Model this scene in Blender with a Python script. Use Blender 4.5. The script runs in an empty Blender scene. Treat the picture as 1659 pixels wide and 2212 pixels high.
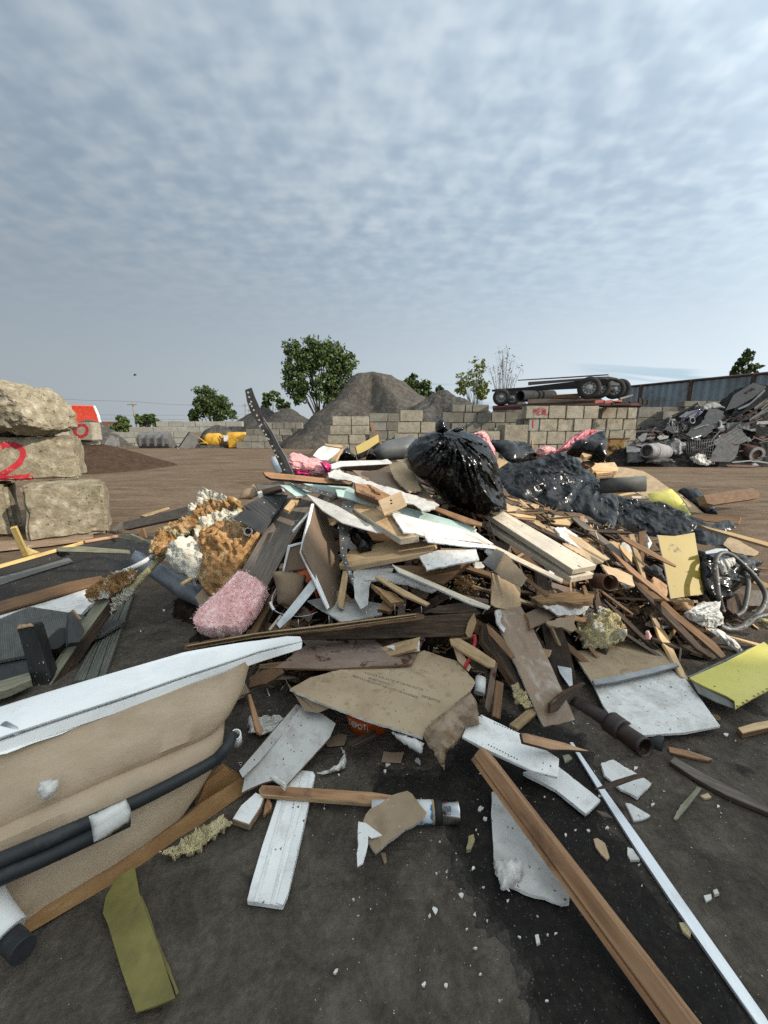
import bpy, bmesh, math, random
from mathutils import Vector, Matrix, noise as MN
from mathutils.geometry import delaunay_2d_cdt
import numpy as np
random.seed(7)
R = math.radians
COL = bpy.context.scene.collection
SC = bpy.context.scene
CH = 1.55
TH = R(11.79)
FPX, CX, CY = 831.0, 829.5, 1106.0
CAM = Vector((0, 0, CH))
FW = Vector((0, math.cos(TH), -math.sin(TH)))
UP = Vector((0, math.sin(TH), math.cos(TH)))
RT = Vector((1, 0, 0))
cd = bpy.data.cameras.new("camera")
cam = bpy.data.objects.new("camera", cd)
COL.objects.link(cam)
cam.location = CAM
cam.rotation_euler = (R(90) - TH, 0, 0)
cd.sensor_fit = 'HORIZONTAL'
cd.sensor_width = 36
cd.lens = 36 * FPX / 1659
cd.clip_start = 0.02
cd.clip_end = 3000
SC.camera = cam
VW = dict(P=(0, 0, 1), A1=(0, 713.2, .3307), A2=(493.7, 702.2, .3307), A3=(822.9, 713.2, .26455), A4=(1110.4, 713.2, .3307),
          B1=(0, 1042.4, .26455), B2=(384, 1014.9, .26455), B3=(713.2, 960.1, .26455), B4=(1042.4, 960.1, .1984), B5=(1329.8, 960.1, .1984),
          C1=(0, 1316.7, .3307), C2=(548.6, 1261.8, .3307), C3=(1042.4, 1206.9, .2315), C4=(1329.8, 1234.4, .1984), C5=(0, 1755.5, .3638),
          C6=(493.7, 1591, .3638), C7=(1042.4, 1536.1, .3717), D2=(1329.8, 822.9, .1984), D3=(1042.4, 850.3, .1984), D4=(548.6, 905.2, .1984))
def pv(view, x, y):
 a, b, s = VW[view]
 return a + x * s, b + y * s
def ray(view, x, y):
 px, py = pv(view, x, y)
 return (FW + RT * ((px - CX) / FPX) - UP * ((py - CY) / FPX))
def atY(view, x, y, Y):          # the point seen there, at distance Y ahead of the camera
 d = ray(view, x, y)
 return CAM + d * (Y / d.y)
def atZ(view, x, y, z=0.0):      # the point seen there, at height z
 d = ray(view, x, y)
 return CAM + d * ((z - CH) / d.z)
HP = np.array([(-.5, 1.75, 0), (0, 1.72, 0), (.4, 1.72, 0), (.9, 1.9, 0), (1.6, 2.15, 0), (2.6, 2.4, 0), (3.4, 2.9, 0), (-1.5, 2.1, 0), (-1.9, 2.7, 0),
               (-.9, 2.05, .05), (-1.0, 2.5, .2), (-1.0, 3, .35), (-1.6, 3.3, .3), (-2.3, 3.2, 0), (-2.6, 4, 0), (-1.3, 4.1, .45), (-1.9, 4.3, .1),
               (-.4, 2.2, .25), (0, 2.2, .28), (.5, 2.2, .25), (-.4, 2.75, .55), (0, 2.7, .52), (.5, 2.7, .55), (1, 2.7, .45), (1.5, 2.75, .33), (2, 2.9, .28), (2.6, 3.2, .2),
               (-.7, 3.5, .85), (0, 3.4, 1.0), (.6, 3.4, 1.02), (1.2, 3.4, .86), (1.9, 3.5, .66), (2.6, 3.7, .42), (3.4, 4.0, .15), (4.2, 4.2, 0), (-.3, 4.0, 1.05), (.6, 4.1, 1.0), (1.5, 4.2, .85), (2.4, 4.5, .6),
               (0, 4.8, .8), (1, 4.9, .8), (2, 4.9, .6), (3, 5.2, .15), (-.8, 4.6, .6), (0, 5.6, .2), (1, 5.8, .25), (2, 5.8, .1), (0, 6.5, 0), (-1, 5.4, .1), (-1.6, 5.0, 0),
               (3.6, 5.6, 0), (1, 7, 0), (2.5, 6.6, 0), (-3.2, 3, 0), (5, 4, 0), (4.5, 3, 0), (-.8, 6.3, 0), (2, 1.8, 0), (0, 1.3, 0), (-1, 1.3, 0), (1, 1.4, 0)])
def H(x, y):
 d2 = (HP[:, 0] - x) ** 2 + (HP[:, 1] - y) ** 2 + 1e-4
 w = np.exp(-d2 / .11) + 1e-3 / d2 ** 2
 return max(0.0, float((w * HP[:, 2]).sum() / w.sum()))
HCUR = [H, .8, .04, 14]
def atH(view, x, y, lift=0.0):   # the point seen there, on the heap
 d = ray(view, x, y)
 d = d / d.length
 HF, t, dt, tm = HCUR
 while t < tm:
  q = CAM + d * t
  if q.z <= HF(q.x, q.y):
   break
  t += dt
 lo, hi = t - dt, t
 for _ in range(8):
  m = (lo + hi) / 2
  q = CAM + d * m
  if q.z <= HF(q.x, q.y):
   hi = m
  else:
   lo = m
 return CAM + d * (hi - lift)
MATS = {}
class NT:
 def __init__(s, name):
  s.m = bpy.data.materials.new(name)
  s.m.use_nodes = True
  s.t = s.m.node_tree
  s.b = s.t.nodes['Principled BSDF']
 def n(s, typ, **kw):
  nd = s.t.nodes.new(typ)
  for k, v in kw.items():
   if k.startswith('i_'):
    nd.inputs[k[2:].replace('_', ' ')].default_value = v
   else:
    setattr(nd, k, v)
  return nd
 def l(s, a, b):
  s.t.links.new(a, b)
 def ramp(s, fac, stops, interp='LINEAR'):
  r = s.n('ShaderNodeValToRGB')
  r.color_ramp.interpolation = interp
  e = r.color_ramp.elements
  while len(e) < len(stops):
   e.new(.5)
  for k, (p, c) in enumerate(stops):
   e[k].position = p
   e[k].color = (*c, 1) if len(c) == 3 else c
  s.l(fac, r.inputs[0])
  return r.outputs[0]
 def mix(s, fac, a, b, mode='MIX'):
  m = s.n('ShaderNodeMix', data_type='RGBA', blend_type=mode)
  for sock, v in ((m.inputs[0], fac), (m.inputs[6], a), (m.inputs[7], b)):
   if hasattr(v, 'is_output'):
    s.l(v, sock)
   elif isinstance(v, (int, float)):
    sock.default_value = v
   else:
    sock.default_value = (*v, 1)
  return m.outputs[2]
 def noise(s, vec, scale, detail=5, rough=.6, dist=0):
  nz = s.n('ShaderNodeTexNoise')
  nz.inputs['Scale'].default_value = scale
  nz.inputs['Detail'].default_value = detail
  nz.inputs['Roughness'].default_value = rough
  nz.inputs['Distortion'].default_value = dist
  s.l(vec, nz.inputs['Vector'])
  return nz.outputs['Fac']
 def mapped(s, vec, sc):
  mp = s.n('ShaderNodeMapping')
  mp.inputs['Scale'].default_value = sc
  s.l(vec, mp.inputs['Vector'])
  return mp.outputs[0]
def mat(name, cols, sc=(1, 1, 1), scale=6, detail=6, dist=0, rough=.8, spec=.3, dirt=None, specks=None, bump=.3, bscale=60, bdist=.004, bsc=None, var=.15, metal=0,
  dirt2=None, coat=0, trans=0, sheen=0):
 """cols: ramp stops of the main noise; dirt = (colour, scale, lo, hi, amount); specks = (colour, scale, threshold)"""
 t = NT(name)
 tc = t.n('ShaderNodeTexCoord')
 oi = t.n('ShaderNodeObjectInfo')
 mul = t.n('ShaderNodeMath', operation='MULTIPLY')
 t.l(oi.outputs['Random'], mul.inputs[0])
 mul.inputs[1].default_value = 37.0
 add = t.n('ShaderNodeVectorMath', operation='ADD')
 t.l(tc.outputs['Object'], add.inputs[0])
 t.l(mul.outputs[0], add.inputs[1])
 co = add.outputs[0]
 f = t.noise(t.mapped(co, sc), scale, detail, .62, dist)
 if len(cols) > 1:
  c = t.ramp(f, cols)
 else:
  c = t.ramp(f, [(0, cols[0][1]), (1, cols[0][1])])
 if var:
  mr = t.n('ShaderNodeMapRange')
  t.l(oi.outputs['Random'], mr.inputs[0])
  mr.inputs[3].default_value = 1 - var
  mr.inputs[4].default_value = 1 + var
  hsv = t.n('ShaderNodeHueSaturation')
  t.l(c, hsv.inputs['Color'])
  t.l(mr.outputs[0], hsv.inputs['Value'])
  c = hsv.outputs[0]
 for dd in (dirt, dirt2):
  if dd:
   g = t.noise(co, dd[1], 6, .65, .4)
   mr = t.n('ShaderNodeMapRange')
   t.l(g, mr.inputs[0])
   mr.inputs[1].default_value = dd[2]
   mr.inputs[2].default_value = dd[3]
   mr.inputs[4].default_value = dd[4]
   c = t.mix(mr.outputs[0], c, dd[0])
 if specks:
  g = t.noise(co, specks[1], 2, .5)
  mr = t.n('ShaderNodeMapRange')
  t.l(g, mr.inputs[0])
  mr.inputs[1].default_value = specks[2]
  mr.inputs[2].default_value = specks[2] + .03
  c = t.mix(mr.outputs[0], c, specks[0])
 t.l(c, t.b.inputs['Base Color'])
 t.b.inputs['Roughness'].default_value = rough
 t.b.inputs['Specular IOR Level'].default_value = spec
 t.b.inputs['Metallic'].default_value = metal
 if coat:
  t.b.inputs['Coat Weight'].default_value = coat
 if trans:
  t.b.inputs['Subsurface Weight'].default_value = trans
  t.b.inputs['Subsurface Radius'].default_value = (.05, .03, .03)
  t.b.inputs['Subsurface Scale'].default_value = .4
 if sheen:
  t.b.inputs['Sheen Weight'].default_value = sheen
 if bump:
  bn = t.n('ShaderNodeBump')
  bn.inputs['Strength'].default_value = bump
  bn.inputs['Distance'].default_value = bdist
  g = t.noise(t.mapped(co, bsc or sc), bscale, 5, .65)
  t.l(g, bn.inputs['Height'])
  t.l(bn.outputs[0], t.b.inputs['Normal'])
 MATS[name] = t.m
 return t.m
def film(name, col, rough, scale, dist, trans=0, var=.0, col2=None):
 """creased plastic film: facets between sharp creases, plus fine crinkle"""
 t = NT(name)
 tc = t.n('ShaderNodeTexCoord')
 co = tc.outputs['Object']
 h = None
 for rot, sc_, wt in ((.35, scale, 1.0), (-.75, scale * 1.2, .8), (1.5, scale * .8, .7), (.9, scale * 4.5, .12)):
  mp = t.n('ShaderNodeMapping')
  mp.inputs['Rotation'].default_value = (0, 0, rot)
  mp.inputs['Scale'].default_value = (.4, 1.3, 1)
  t.l(co, mp.inputs['Vector'])
  f = t.noise(mp.outputs[0], sc_, 2.5, .5, .5)
  sb = t.n('ShaderNodeMath', operation='SUBTRACT')
  t.l(f, sb.inputs[0])
  sb.inputs[1].default_value = .5
  ab = t.n('ShaderNodeMath', operation='ABSOLUTE')
  t.l(sb.outputs[0], ab.inputs[0])
  m = t.n('ShaderNodeMath', operation='MULTIPLY_ADD')
  t.l(ab.outputs[0], m.inputs[0])
  m.inputs[1].default_value = -wt
  if h is None:
   m.inputs[2].default_value = 0
  else:
   t.l(h, m.inputs[2])
  h = m.outputs[0]
 bn = t.n('ShaderNodeBump')
 bn.inputs['Strength'].default_value = .9
 bn.inputs['Distance'].default_value = dist
 t.l(h, bn.inputs['Height'])
 t.l(bn.outputs[0], t.b.inputs['Normal'])
 du = t.noise(co, 5, 6, .7)
 c = t.ramp(du, [(.35, col), (.6, col), (.82, col2 or tuple(min(1, q * 1.3 + .03) for q in col))])
 t.l(c, t.b.inputs['Base Color'])
 t.l(t.ramp(du, [(.4, (rough,) * 3), (.75, (rough + .25,) * 3)]), t.b.inputs['Roughness'])
 t.b.inputs['Specular IOR Level'].default_value = .36
 if trans:
  t.b.inputs['Subsurface Weight'].default_value = trans
  t.b.inputs['Subsurface Radius'].default_value = (.05, .03, .03)
  t.b.inputs['Subsurface Scale'].default_value = .3
 MATS[name] = t.m
GR = (1.2, 14, 14)
DK = (.035, .028, .022)
mat('fresh_wood', [(.25, (.36, .22, .11)), (.5, (.50, .34, .18)), (.75, (.60, .44, .26))], GR, 5, rough=.75, dirt=(DK, 5, .52, .85, .5), bscale=8, bump=.3)
mat('tan_wood', [(.25, (.25, .16, .085)), (.5, (.38, .26, .14)), (.75, (.47, .34, .20))], GR, 5, rough=.8, dirt=(DK, 5, .45, .8, .6), bscale=8, bump=.4)
mat('orange_wood', [(.25, (.15, .068, .032)), (.45, (.27, .14, .068)), (.75, (.40, .245, .13))], (.7, 9, 9), 4, dist=.4, rough=.55, spec=.35, dirt=(DK, 4, .5, .8, .5), dirt2=((.10, .05, .028), 9, .56, .66, .55), specks=((.04, .02, .01), 16, .73), bscale=8, bump=.35)
mat('brown_wood', [(.25, (.085, .045, .022)), (.5, (.16, .09, .045)), (.75, (.24, .14, .075))], GR, 5, rough=.8, dirt=(DK, 6, .45, .8, .6), bscale=8, bump=.5)
mat('dark_wood', [(.25, (.022, .015, .011)), (.5, (.055, .036, .024)), (.8, (.13, .09, .06))], GR, 5, rough=.85, dirt=((.012, .01, .009), 6, .45, .7, .7), bscale=8, bump=.7)
mat('grey_wood', [(.25, (.075, .062, .052)), (.5, (.13, .108, .09)), (.8, (.20, .17, .145))], GR, 5, rough=.85, dirt=(DK, 5, .5, .85, .6), bscale=8, bump=.5)
mat('pale_wood', [(.25, (.42, .35, .26)), (.5, (.55, .47, .36)), (.8, (.66, .58, .46))], GR, 4, rough=.75, dirt=((.16, .14, .12), 5, .5, .85, .7), specks=((.09, .07, .05), 34, .70), bscale=8, bump=.25)
mat('lumber', [(.25, (.50, .42, .31)), (.5, (.60, .53, .42)), (.8, (.68, .62, .52))], GR, 3, rough=.7, dirt=((.30, .27, .24), 4, .45, .8, .8), specks=((.12, .09, .07), 30, .70), bscale=8, bump=.2, var=.05)
mat('treated_wood', [(.25, (.11, .11, .075)), (.5, (.19, .185, .13)), (.8, (.28, .265, .195))], GR, 5, rough=.85, dirt=((.05, .045, .035), 5, .45, .8, .7), bscale=8, bump=.4)
mat('yellow_wood', [(.25, (.38, .25, .08)), (.5, (.56, .41, .15)), (.8, (.66, .52, .25))], GR, 4, rough=.7, dirt=((.16, .07, .025), 4, .45, .75, .8), bscale=8, bump=.3)
mat('plywood', [(.3, (.36, .25, .145)), (.7, (.47, .35, .22))], (2, 8, 8), 3, rough=.8, dirt=((.16, .12, .085), 4, .45, .8, .7), bscale=20, bump=.2)
mat('stained_ply', [(.3, (.15, .105, .08)), (.7, (.23, .165, .13))], (1.5, 5, 5), 4, rough=.7, dirt=((.06, .012, .005), 9, .57, .62, .9), dirt2=((.30, .26, .23), 3, .5, .8, .5), bscale=20, bump=.2)
mat('splinter', [(.25, (.12, .065, .03)), (.5, (.26, .155, .075)), (.8, (.42, .28, .15))], GR, 5, rough=.85, dirt=(DK, 7, .45, .8, .7), bscale=8, bump=.6, var=.35)
mat('white_paint', [(.3, (.65, .645, .63)), (.7, (.75, .745, .73))], (1, 1, 1), 5, rough=.5, spec=.35, dirt=((.26, .23, .19), 6, .5, .78, .7), dirt2=((.45, .42, .38), 18, .55, .7, .5), specks=((.10, .09, .08), 46, .70), bump=.1, bscale=60, var=.06)
mat('board_white', [(.3, (.56, .55, .535)), (.7, (.67, .66, .64))], (1, 1, 1), 5, rough=.75, dirt=((.20, .165, .13), 5, .47, .78, .75), dirt2=((.35, .31, .27), 16, .52, .7, .5), specks=((.08, .07, .06), 60, .68), bump=.12, bscale=80, var=.06)
mat('board_grey', [(.3, (.36, .35, .335)), (.7, (.47, .46, .44))], (1, 1, 1), 4, rough=.8, dirt=((.15, .125, .10), 5, .46, .78, .8), dirt2=((.25, .22, .19), 14, .52, .7, .5), specks=((.08, .07, .06), 60, .69), bump=.12, bscale=80, var=.1)
mat('gypsum', [(.3, (.46, .44, .41)), (.7, (.66, .64, .61))], (1, 1, 1), 22, rough=.95, dirt=((.20, .17, .14), 9, .48, .8, .7), bump=.8, bscale=70, var=.08)
mat('kraft', [(.3, (.21, .15, .095)), (.7, (.30, .222, .148))], (1, 1, 1), 9, rough=.85, dirt2=((.10, .07, .045), 11, .54, .7, .5), dirt=((.13, .09, .055), 4, .5, .8, .6), specks=((.45, .42, .38), 40, .71), bump=.12, bscale=60, var=.08)
mat('kraft_light', [(.3, (.30, .225, .145)), (.7, (.375, .29, .192))], (1, 1, 1), 5, rough=.85, dirt=((.22, .155, .095), 4.5, .48, .75, .7), dirt2=((.16, .11, .07), 15, .56, .68, .6), specks=((.20, .14, .09), 55, .67), bump=.1, bscale=70, var=.03)
mat('wet_kraft', [(.3, (.12, .078, .045)), (.7, (.27, .19, .12))], (1, 1, 1), 8, rough=.35, spec=.5, bump=.5, bscale=20)
mat('brown_board', [(.3, (.20, .135, .088)), (.7, (.26, .18, .12))], (.6, 4, 4), 4, rough=.5, spec=.4, dirt=((.46, .42, .37), 7, .55, .72, .7), dirt2=((.12, .08, .05), 10, .52, .7, .6), bump=.1, bscale=60, var=.05)
mat('brown_panel', [(.3, (.15, .105, .072)), (.7, (.215, .155, .11))], (1, 1, 1), 4, rough=.8, dirt=(DK, 3, .5, .9, .5), bump=.1, bscale=60)
mat('teal_edge', [(.3, (.36, .50, .46)), (.7, (.50, .63, .58))], (1, 6, 6), 4, rough=.55, dirt=((.22, .22, .19), 5, .5, .8, .7), bump=.2, bscale=50)
mat('yellow_paint', [(.3, (.50, .44, .085)), (.7, (.60, .54, .14))], (1, 1, 1), 3, rough=.5, spec=.4, dirt=((.33, .28, .09), 3, .45, .8, .7), specks=((.04, .035, .015), 22, .69), bump=.1, bscale=50, var=.05)
mat('ochre_paint', [(.3, (.25, .178, .026)), (.7, (.31, .225, .04))], (1, 1, 1), 3, rough=.5, dirt=((.05, .035, .01), 7, .62, .66, .95), bump=.1, bscale=50, var=.05)  # base darkened to carry the black sheet's shade on the mustard board
mat('olive_paint', [(.3, (.115, .096, .022)), (.7, (.185, .157, .045))], (1, 1, 1), 7, rough=.45, spec=.4, dirt=((.07, .055, .02), 6, .5, .75, .7), bump=.1, bscale=50, var=.05)
mat('black_paint', [(.3, (.010, .010, .010)), (.7, (.025, .025, .024))], (1, 3, 3), 5, rough=.55, dirt=((.09, .085, .08), 9, .6, .8, .4), specks=((.4, .38, .35), 50, .72), bump=.3, bscale=50)
mat('dark_sheet', [(.3, (.028, .029, .030)), (.7, (.052, .053, .054))], (1, 3, 3), 4, rough=.6, dirt=((.12, .105, .09), 4, .5, .85, .6), specks=((.5, .5, .48), 40, .74), bump=.2, bscale=40)
mat('deck_grey', [(.3, (.085, .088, .082)), (.7, (.14, .142, .132))], (1, 8, 8), 3, rough=.75, dirt=((.05, .045, .04), 4, .45, .8, .7), specks=((.5, .5, .48), 40, .74), bump=.25, bscale=40)
mat('deck_green', [(.3, (.10, .105, .085)), (.7, (.165, .165, .135))], (1, 8, 8), 3, rough=.75, dirt=((.045, .042, .035), 4, .45, .8, .7), bump=.25, bscale=40)
mat('galv', [(.3, (.30, .32, .33)), (.7, (.50, .52, .53))], (1, 1, 1), 12, rough=.45, metal=.6, dirt=((.20, .18, .16), 7, .5, .8, .5), bump=.15, bscale=40)
mat('old_steel', [(.3, (.055, .053, .050)), (.6, (.12, .115, .11)), (.8, (.25, .24, .23))], (1, 1, 1), 10, rough=.55, metal=.45, dirt=((.45, .44, .42), 30, .60, .66, .8), bump=.4, bscale=40)
mat('alu', [(.3, (.60, .62, .64)), (.7, (.74, .75, .77))], (1, 6, 6), 5, rough=.35, metal=.6, dirt=((.25, .24, .23), 7, .55, .8, .5), bump=.1, bscale=40, var=.03)
mat('rust', [(.3, (.045, .022, .014)), (.6, (.10, .045, .026)), (.8, (.17, .08, .045))], (1, 1, 1), 10, rough=.7, dirt=((.30, .27, .24), 8, .6, .72, .7), bump=.6, bscale=30)
mat('cast_iron', [(.3, (.020, .012, .010)), (.6, (.042, .024, .019)), (.8, (.085, .045, .032))], (1, 1, 1), 9, rough=.45, spec=.5, dirt=((.30, .28, .26), 8, .63, .70, .6), bump=.5, bscale=30)
mat('orange_plastic', [(.3, (.50, .095, .018)), (.7, (.60, .13, .028))], (1, 1, 1), 4, rough=.45, dirt=((.18, .06, .03), 5, .5, .8, .6), bump=.05, var=.05)
mat('foam_white', [(.3, (.56, .53, .44)), (.7, (.74, .71, .62))], (1, 1, 1), 8, rough=.95, dirt=((.42, .27, .11), 7, .52, .70, .8), bump=1, bscale=34, bdist=.03)
mat('foam_brown', [(.25, (.19, .095, .035)), (.5, (.37, .205, .082)), (.75, (.58, .41, .23))], (1, 1, 1), 9, rough=.9, dirt=((.62, .55, .42), 6, .6, .75, .8), dirt2=((.10, .045, .018), 11, .54, .68, .7), bump=1, bscale=30, bdist=.035)
mat('foam_yellow', [(.3, (.44, .36, .18)), (.7, (.60, .53, .33))], (1, 1, 1), 9, rough=.95, dirt=((.20, .15, .08), 7, .48, .7, .8), bump=1, bscale=34, bdist=.03)
mat('pink_wool', [(.3, (.56, .28, .27)), (.5, (.75, .45, .435)), (.68, (.86, .65, .62))], (1, 2.2, 1), 7, rough=1, spec=.1, dirt=((.22, .14, .13), 5, .58, .8, .5), bump=.7, bscale=22, bdist=.02, sheen=.3)
mat('white_plastic', [(.3, (.62, .62, .60)), (.7, (.70, .70, .68))], (1, 1, 1), 5, rough=.4, dirt=((.35, .33, .3), 5, .5, .85, .5), bump=.05)
mat('grey_plastic', [(.3, (.16, .175, .195)), (.7, (.21, .225, .25))], (1, 1, 1), 4, rough=.45, spec=.4, dirt=((.12, .11, .10), 4, .5, .85, .6), bump=.05)
mat('dark_grey_plastic', [(.3, (.075, .080, .082)), (.7, (.105, .110, .112))], (1, 1, 1), 4, rough=.45, spec=.4, dirt=((.16, .15, .13), 4, .5, .85, .6), bump=.05)
mat('tub_gloss', [(.3, (.82, .815, .80)), (.7, (.86, .855, .84))], (1, 1, 1), 4, rough=.25, spec=.5, dirt=((.55, .54, .52), 5, .5, .85, .5), specks=((.25, .23, .2), 60, .75), bump=.03, var=0)
mat('tub_shell', [(.25, (.31, .225, .145)), (.5, (.385, .29, .195)), (.75, (.45, .35, .245))], (1, 1, 3), 4, rough=.6, spec=.35, dirt=((.20, .15, .10), 3, .5, .85, .6), dirt2=((.28, .21, .14), 14, .55, .75, .3), bump=.35, bscale=40, bdist=.005, var=0)
mat('resin', [(.3, (.17, .085, .032)), (.6, (.27, .15, .06)), (.8, (.42, .29, .16))], (1, 3, 3), 7, rough=.5, dirt=((.5, .42, .28), 7, .62, .68, .6), bump=.4, bscale=30)
mat('rubber', [(.3, (.014, .016, .018)), (.7, (.026, .028, .030))], (1, 1, 1), 8, rough=.55, dirt=((.12, .12, .12), 12, .55, .8, .3), bump=.15, bscale=50)
mat('concrete', [(.25, (.20, .175, .132)), (.5, (.305, .272, .21)), (.75, (.40, .365, .295))], (1, 1, 1), 3.5, rough=.95, spec=.2, dirt=((.16, .13, .09), 2.2, .5, .78, .75), dirt2=((.50, .46, .38), 9, .58, .7, .5), specks=((.07, .055, .04), 24, .67), bump=.8, bscale=22, bdist=.02, var=.12)
mat('concrete_near', [(.28, (.135, .112, .074)), (.5, (.245, .21, .147)), (.72, (.37, .33, .245))], (1, 1, 1), 9, rough=.95, spec=.2, dirt=((.16, .13, .09), 2.2, .5, .78, .75), dirt2=((.50, .46, .38), 9, .58, .7, .5), specks=((.07, .055, .04), 24, .67), bump=1, bscale=26, bdist=.02, var=.12)
mat('concrete_grey', [(.25, (.14, .13, .107)), (.5, (.20, .187, .155)), (.75, (.26, .245, .205))], (1, 1, 1), 2.2, rough=.95, spec=.2, dirt=((.13, .11, .085), 1.6, .48, .78, .75), bump=.6, bscale=9, bdist=.02, var=.2)
mat('concrete_pale', [(.3, (.27, .255, .215)), (.7, (.37, .35, .30))], (1, 1, 1), 2.5, rough=.95, spec=.2, dirt=((.2, .17, .13), 1.6, .5, .8, .6), bump=.6, bscale=9, bdist=.02, var=.12)
mat('red_spray', [(.3, (.33, .012, .022)), (.7, (.42, .03, .04))], (1, 1, 1), 9, rough=.8, dirt=((.35, .28, .2), 14, .58, .68, .7), bump=.3, bscale=40, var=0)
mat('gravel', [(.25, (.040, .036, .031)), (.5, (.076, .069, .060)), (.75, (.13, .12, .106))], (1, 1, 1), 2.2, rough=1, spec=.1, dirt=((.15, .115, .085), .25, .45, .7, .5), bump=1, bscale=2.6, bdist=.25, var=0)
mat('dark_gravel', [(.25, (.032, .030, .028)), (.5, (.062, .058, .053)), (.75, (.115, .108, .10))], (1, 1, 1), 2.6, rough=1, spec=.1, bump=1, bscale=3, bdist=.25, var=.1)
mat('dirt', [(.3, (.035, .022, .015)), (.7, (.075, .048, .032))], (1, 1, 1), 5, rough=1, spec=.1, bump=1, bscale=6, bdist=.08, var=.1)
mat('rubble', [(.3, (.006, .005, .004)), (.52, (.020, .014, .010)), (.68, (.06, .038, .022)), (.85, (.15, .11, .08))], (1, 1, 1), 14, rough=1, spec=.1, bump=1, bscale=20, bdist=.04, var=0)  # near-black tones put the shade of the heap's hollows into the colour
mat('grit', [(.3, (.015, .013, .012)), (.6, (.045, .038, .03)), (.8, (.2, .18, .16))], (1, 1, 1), 40, rough=1, bump=.5, var=.2)
mat('crumb', [(.3, (.50, .48, .44)), (.7, (.68, .66, .62))], (1, 1, 1), 20, rough=.95, dirt=((.32, .26, .19), 10, .5, .75, .7), bump=.4, var=.15)
mat('bark', [(.3, (.05, .04, .03)), (.7, (.11, .09, .07))], (1, 1, .3), 8, rough=1, bump=.5)
mat('bark_grey', [(.3, (.09, .083, .075)), (.7, (.17, .16, .145))], (1, 1, .3), 8, rough=1, bump=.3)
mat('leaf', [(.3, (.026, .048, .012)), (.7, (.078, .112, .028))], (1, 1, 1), .9, detail=3, rough=.6, spec=.3, bump=0, var=.15)
mat('leaf_light', [(.3, (.085, .11, .025)), (.7, (.20, .22, .055))], (1, 1, 1), .9, detail=3, rough=.6, spec=.3, bump=0, var=.1)
mat('red_roof', [(.3, (.50, .045, .018)), (.7, (.56, .06, .025))], (1, 1, 1), 2, rough=.6, bump=0, var=0)
mat('brown_roof', [(.3, (.17, .09, .055)), (.7, (.22, .12, .075))], (1, 1, 1), 2, rough=.8, bump=.2, var=0)
mat('blue_cladding', [(.3, (.17, .21, .24)), (.7, (.235, .275, .305))], (1, 1, .15), 2, rough=.5, spec=.4, dirt=((.10, .075, .055), .8, .5, .8, .7), bump=.1, var=0)
mat('rust_frame', [(.3, (.055, .030, .022)), (.7, (.10, .062, .048))], (1, 1, 1), 4, rough=.9, bump=.3)
mat('red_deck', [(.3, (.05, .014, .012)), (.7, (.09, .026, .021))], (1, 1, 1), 4, rough=.7, dirt=((.03, .025, .02), 2, .45, .7, .9), bump=.2)
mat('red_rail', [(.3, (.36, .085, .07)), (.7, (.42, .13, .11))], (1, 1, 1), 4, rough=.7, dirt=((.1, .06, .05), 3, .5, .8, .6), bump=.2)
mat('yellow_steel', [(.3, (.50, .26, .018)), (.7, (.58, .33, .04))], (1, 1, 1), 2, rough=.5, dirt=((.13, .06, .02), 1.8, .5, .72, .9), bump=.1, var=.05)
mat('bucket_steel', [(.3, (.10, .10, .10)), (.7, (.19, .185, .18))], (1, 1, 1), 2, rough=.6, metal=.3, dirt=((.13, .09, .06), 2, .5, .75, .7), bump=.2)
mat('rust_box', [(.3, (.20, .115, .035)), (.7, (.28, .165, .055))], (1, 1, 1), 3, rough=.85, dirt=((.04, .022, .012), 3.4, .53, .58, .95), bump=.3, var=0)
mat('scrap_dark', [(.25, (.008, .008, .008)), (.55, (.022, .021, .020)), (.8, (.06, .057, .054))], (1, 1, 1), 6, rough=.8, spec=.1, dirt=((.09, .04, .02), 3, .55, .75, .7), bump=.8, bscale=7, bdist=.1, var=.3)
mat('scrap_mid', [(.3, (.045, .045, .046)), (.7, (.12, .12, .12))], (1, 1, 1), 4, rough=.75, spec=.15, dirt=((.08, .06, .05), 3, .5, .75, .7), bump=.3, bscale=8, bdist=.05, var=.3)
mat('scrap_light', [(.3, (.15, .15, .15)), (.7, (.27, .27, .27))], (1, 1, 1), 4, rough=.75, spec=.15, dirt=((.2, .17, .15), 3, .5, .75, .7), bump=.3, bscale=8, bdist=.05, var=.15)
mat('tyre', [(.3, (.014, .014, .014)), (.7, (.035, .034, .033))], (1, 1, 1), 6, rough=.85, bump=.3)
mat('wheel_steel', [(.3, (.26, .26, .25)), (.7, (.36, .36, .35))], (1, 1, 1), 6, rough=.5, metal=.4, dirt=((.1, .08, .06), 6, .5, .75, .6), bump=.1)
mat('chassis', [(.3, (.010, .010, .011)), (.7, (.022, .022, .023))], (1, 1, 1), 4, rough=.6, dirt=((.08, .05, .035), 3, .55, .8, .5), bump=.2)
mat('pole_wood', [(.3, (.15, .12, .10)), (.7, (.22, .18, .15))], (4, 4, .5), 3, rough=.9, bump=.2)
mat('wire', [(0, (.10, .10, .10)), (1, (.10, .10, .10))], rough=.6, bump=0)
mat('cardboard', [(.3, (.20, .14, .09)), (.7, (.27, .195, .13))], (1, 1, 1), 5, rough=.85, dirt=(DK, 4, .55, .85, .5), bump=.15)
mat('print', [(0, (.09, .085, .07)), (1, (.15, .14, .12))], scale=30, rough=.8, bump=0, var=0)
mat('dark_print', [(0, (.015, .015, .015)), (1, (.015, .015, .015))], rough=.7, bump=0, var=0)
mat('white_print', [(0, (.6, .6, .58)), (1, (.6, .6, .58))], rough=.7, bump=0, var=0)
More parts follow.
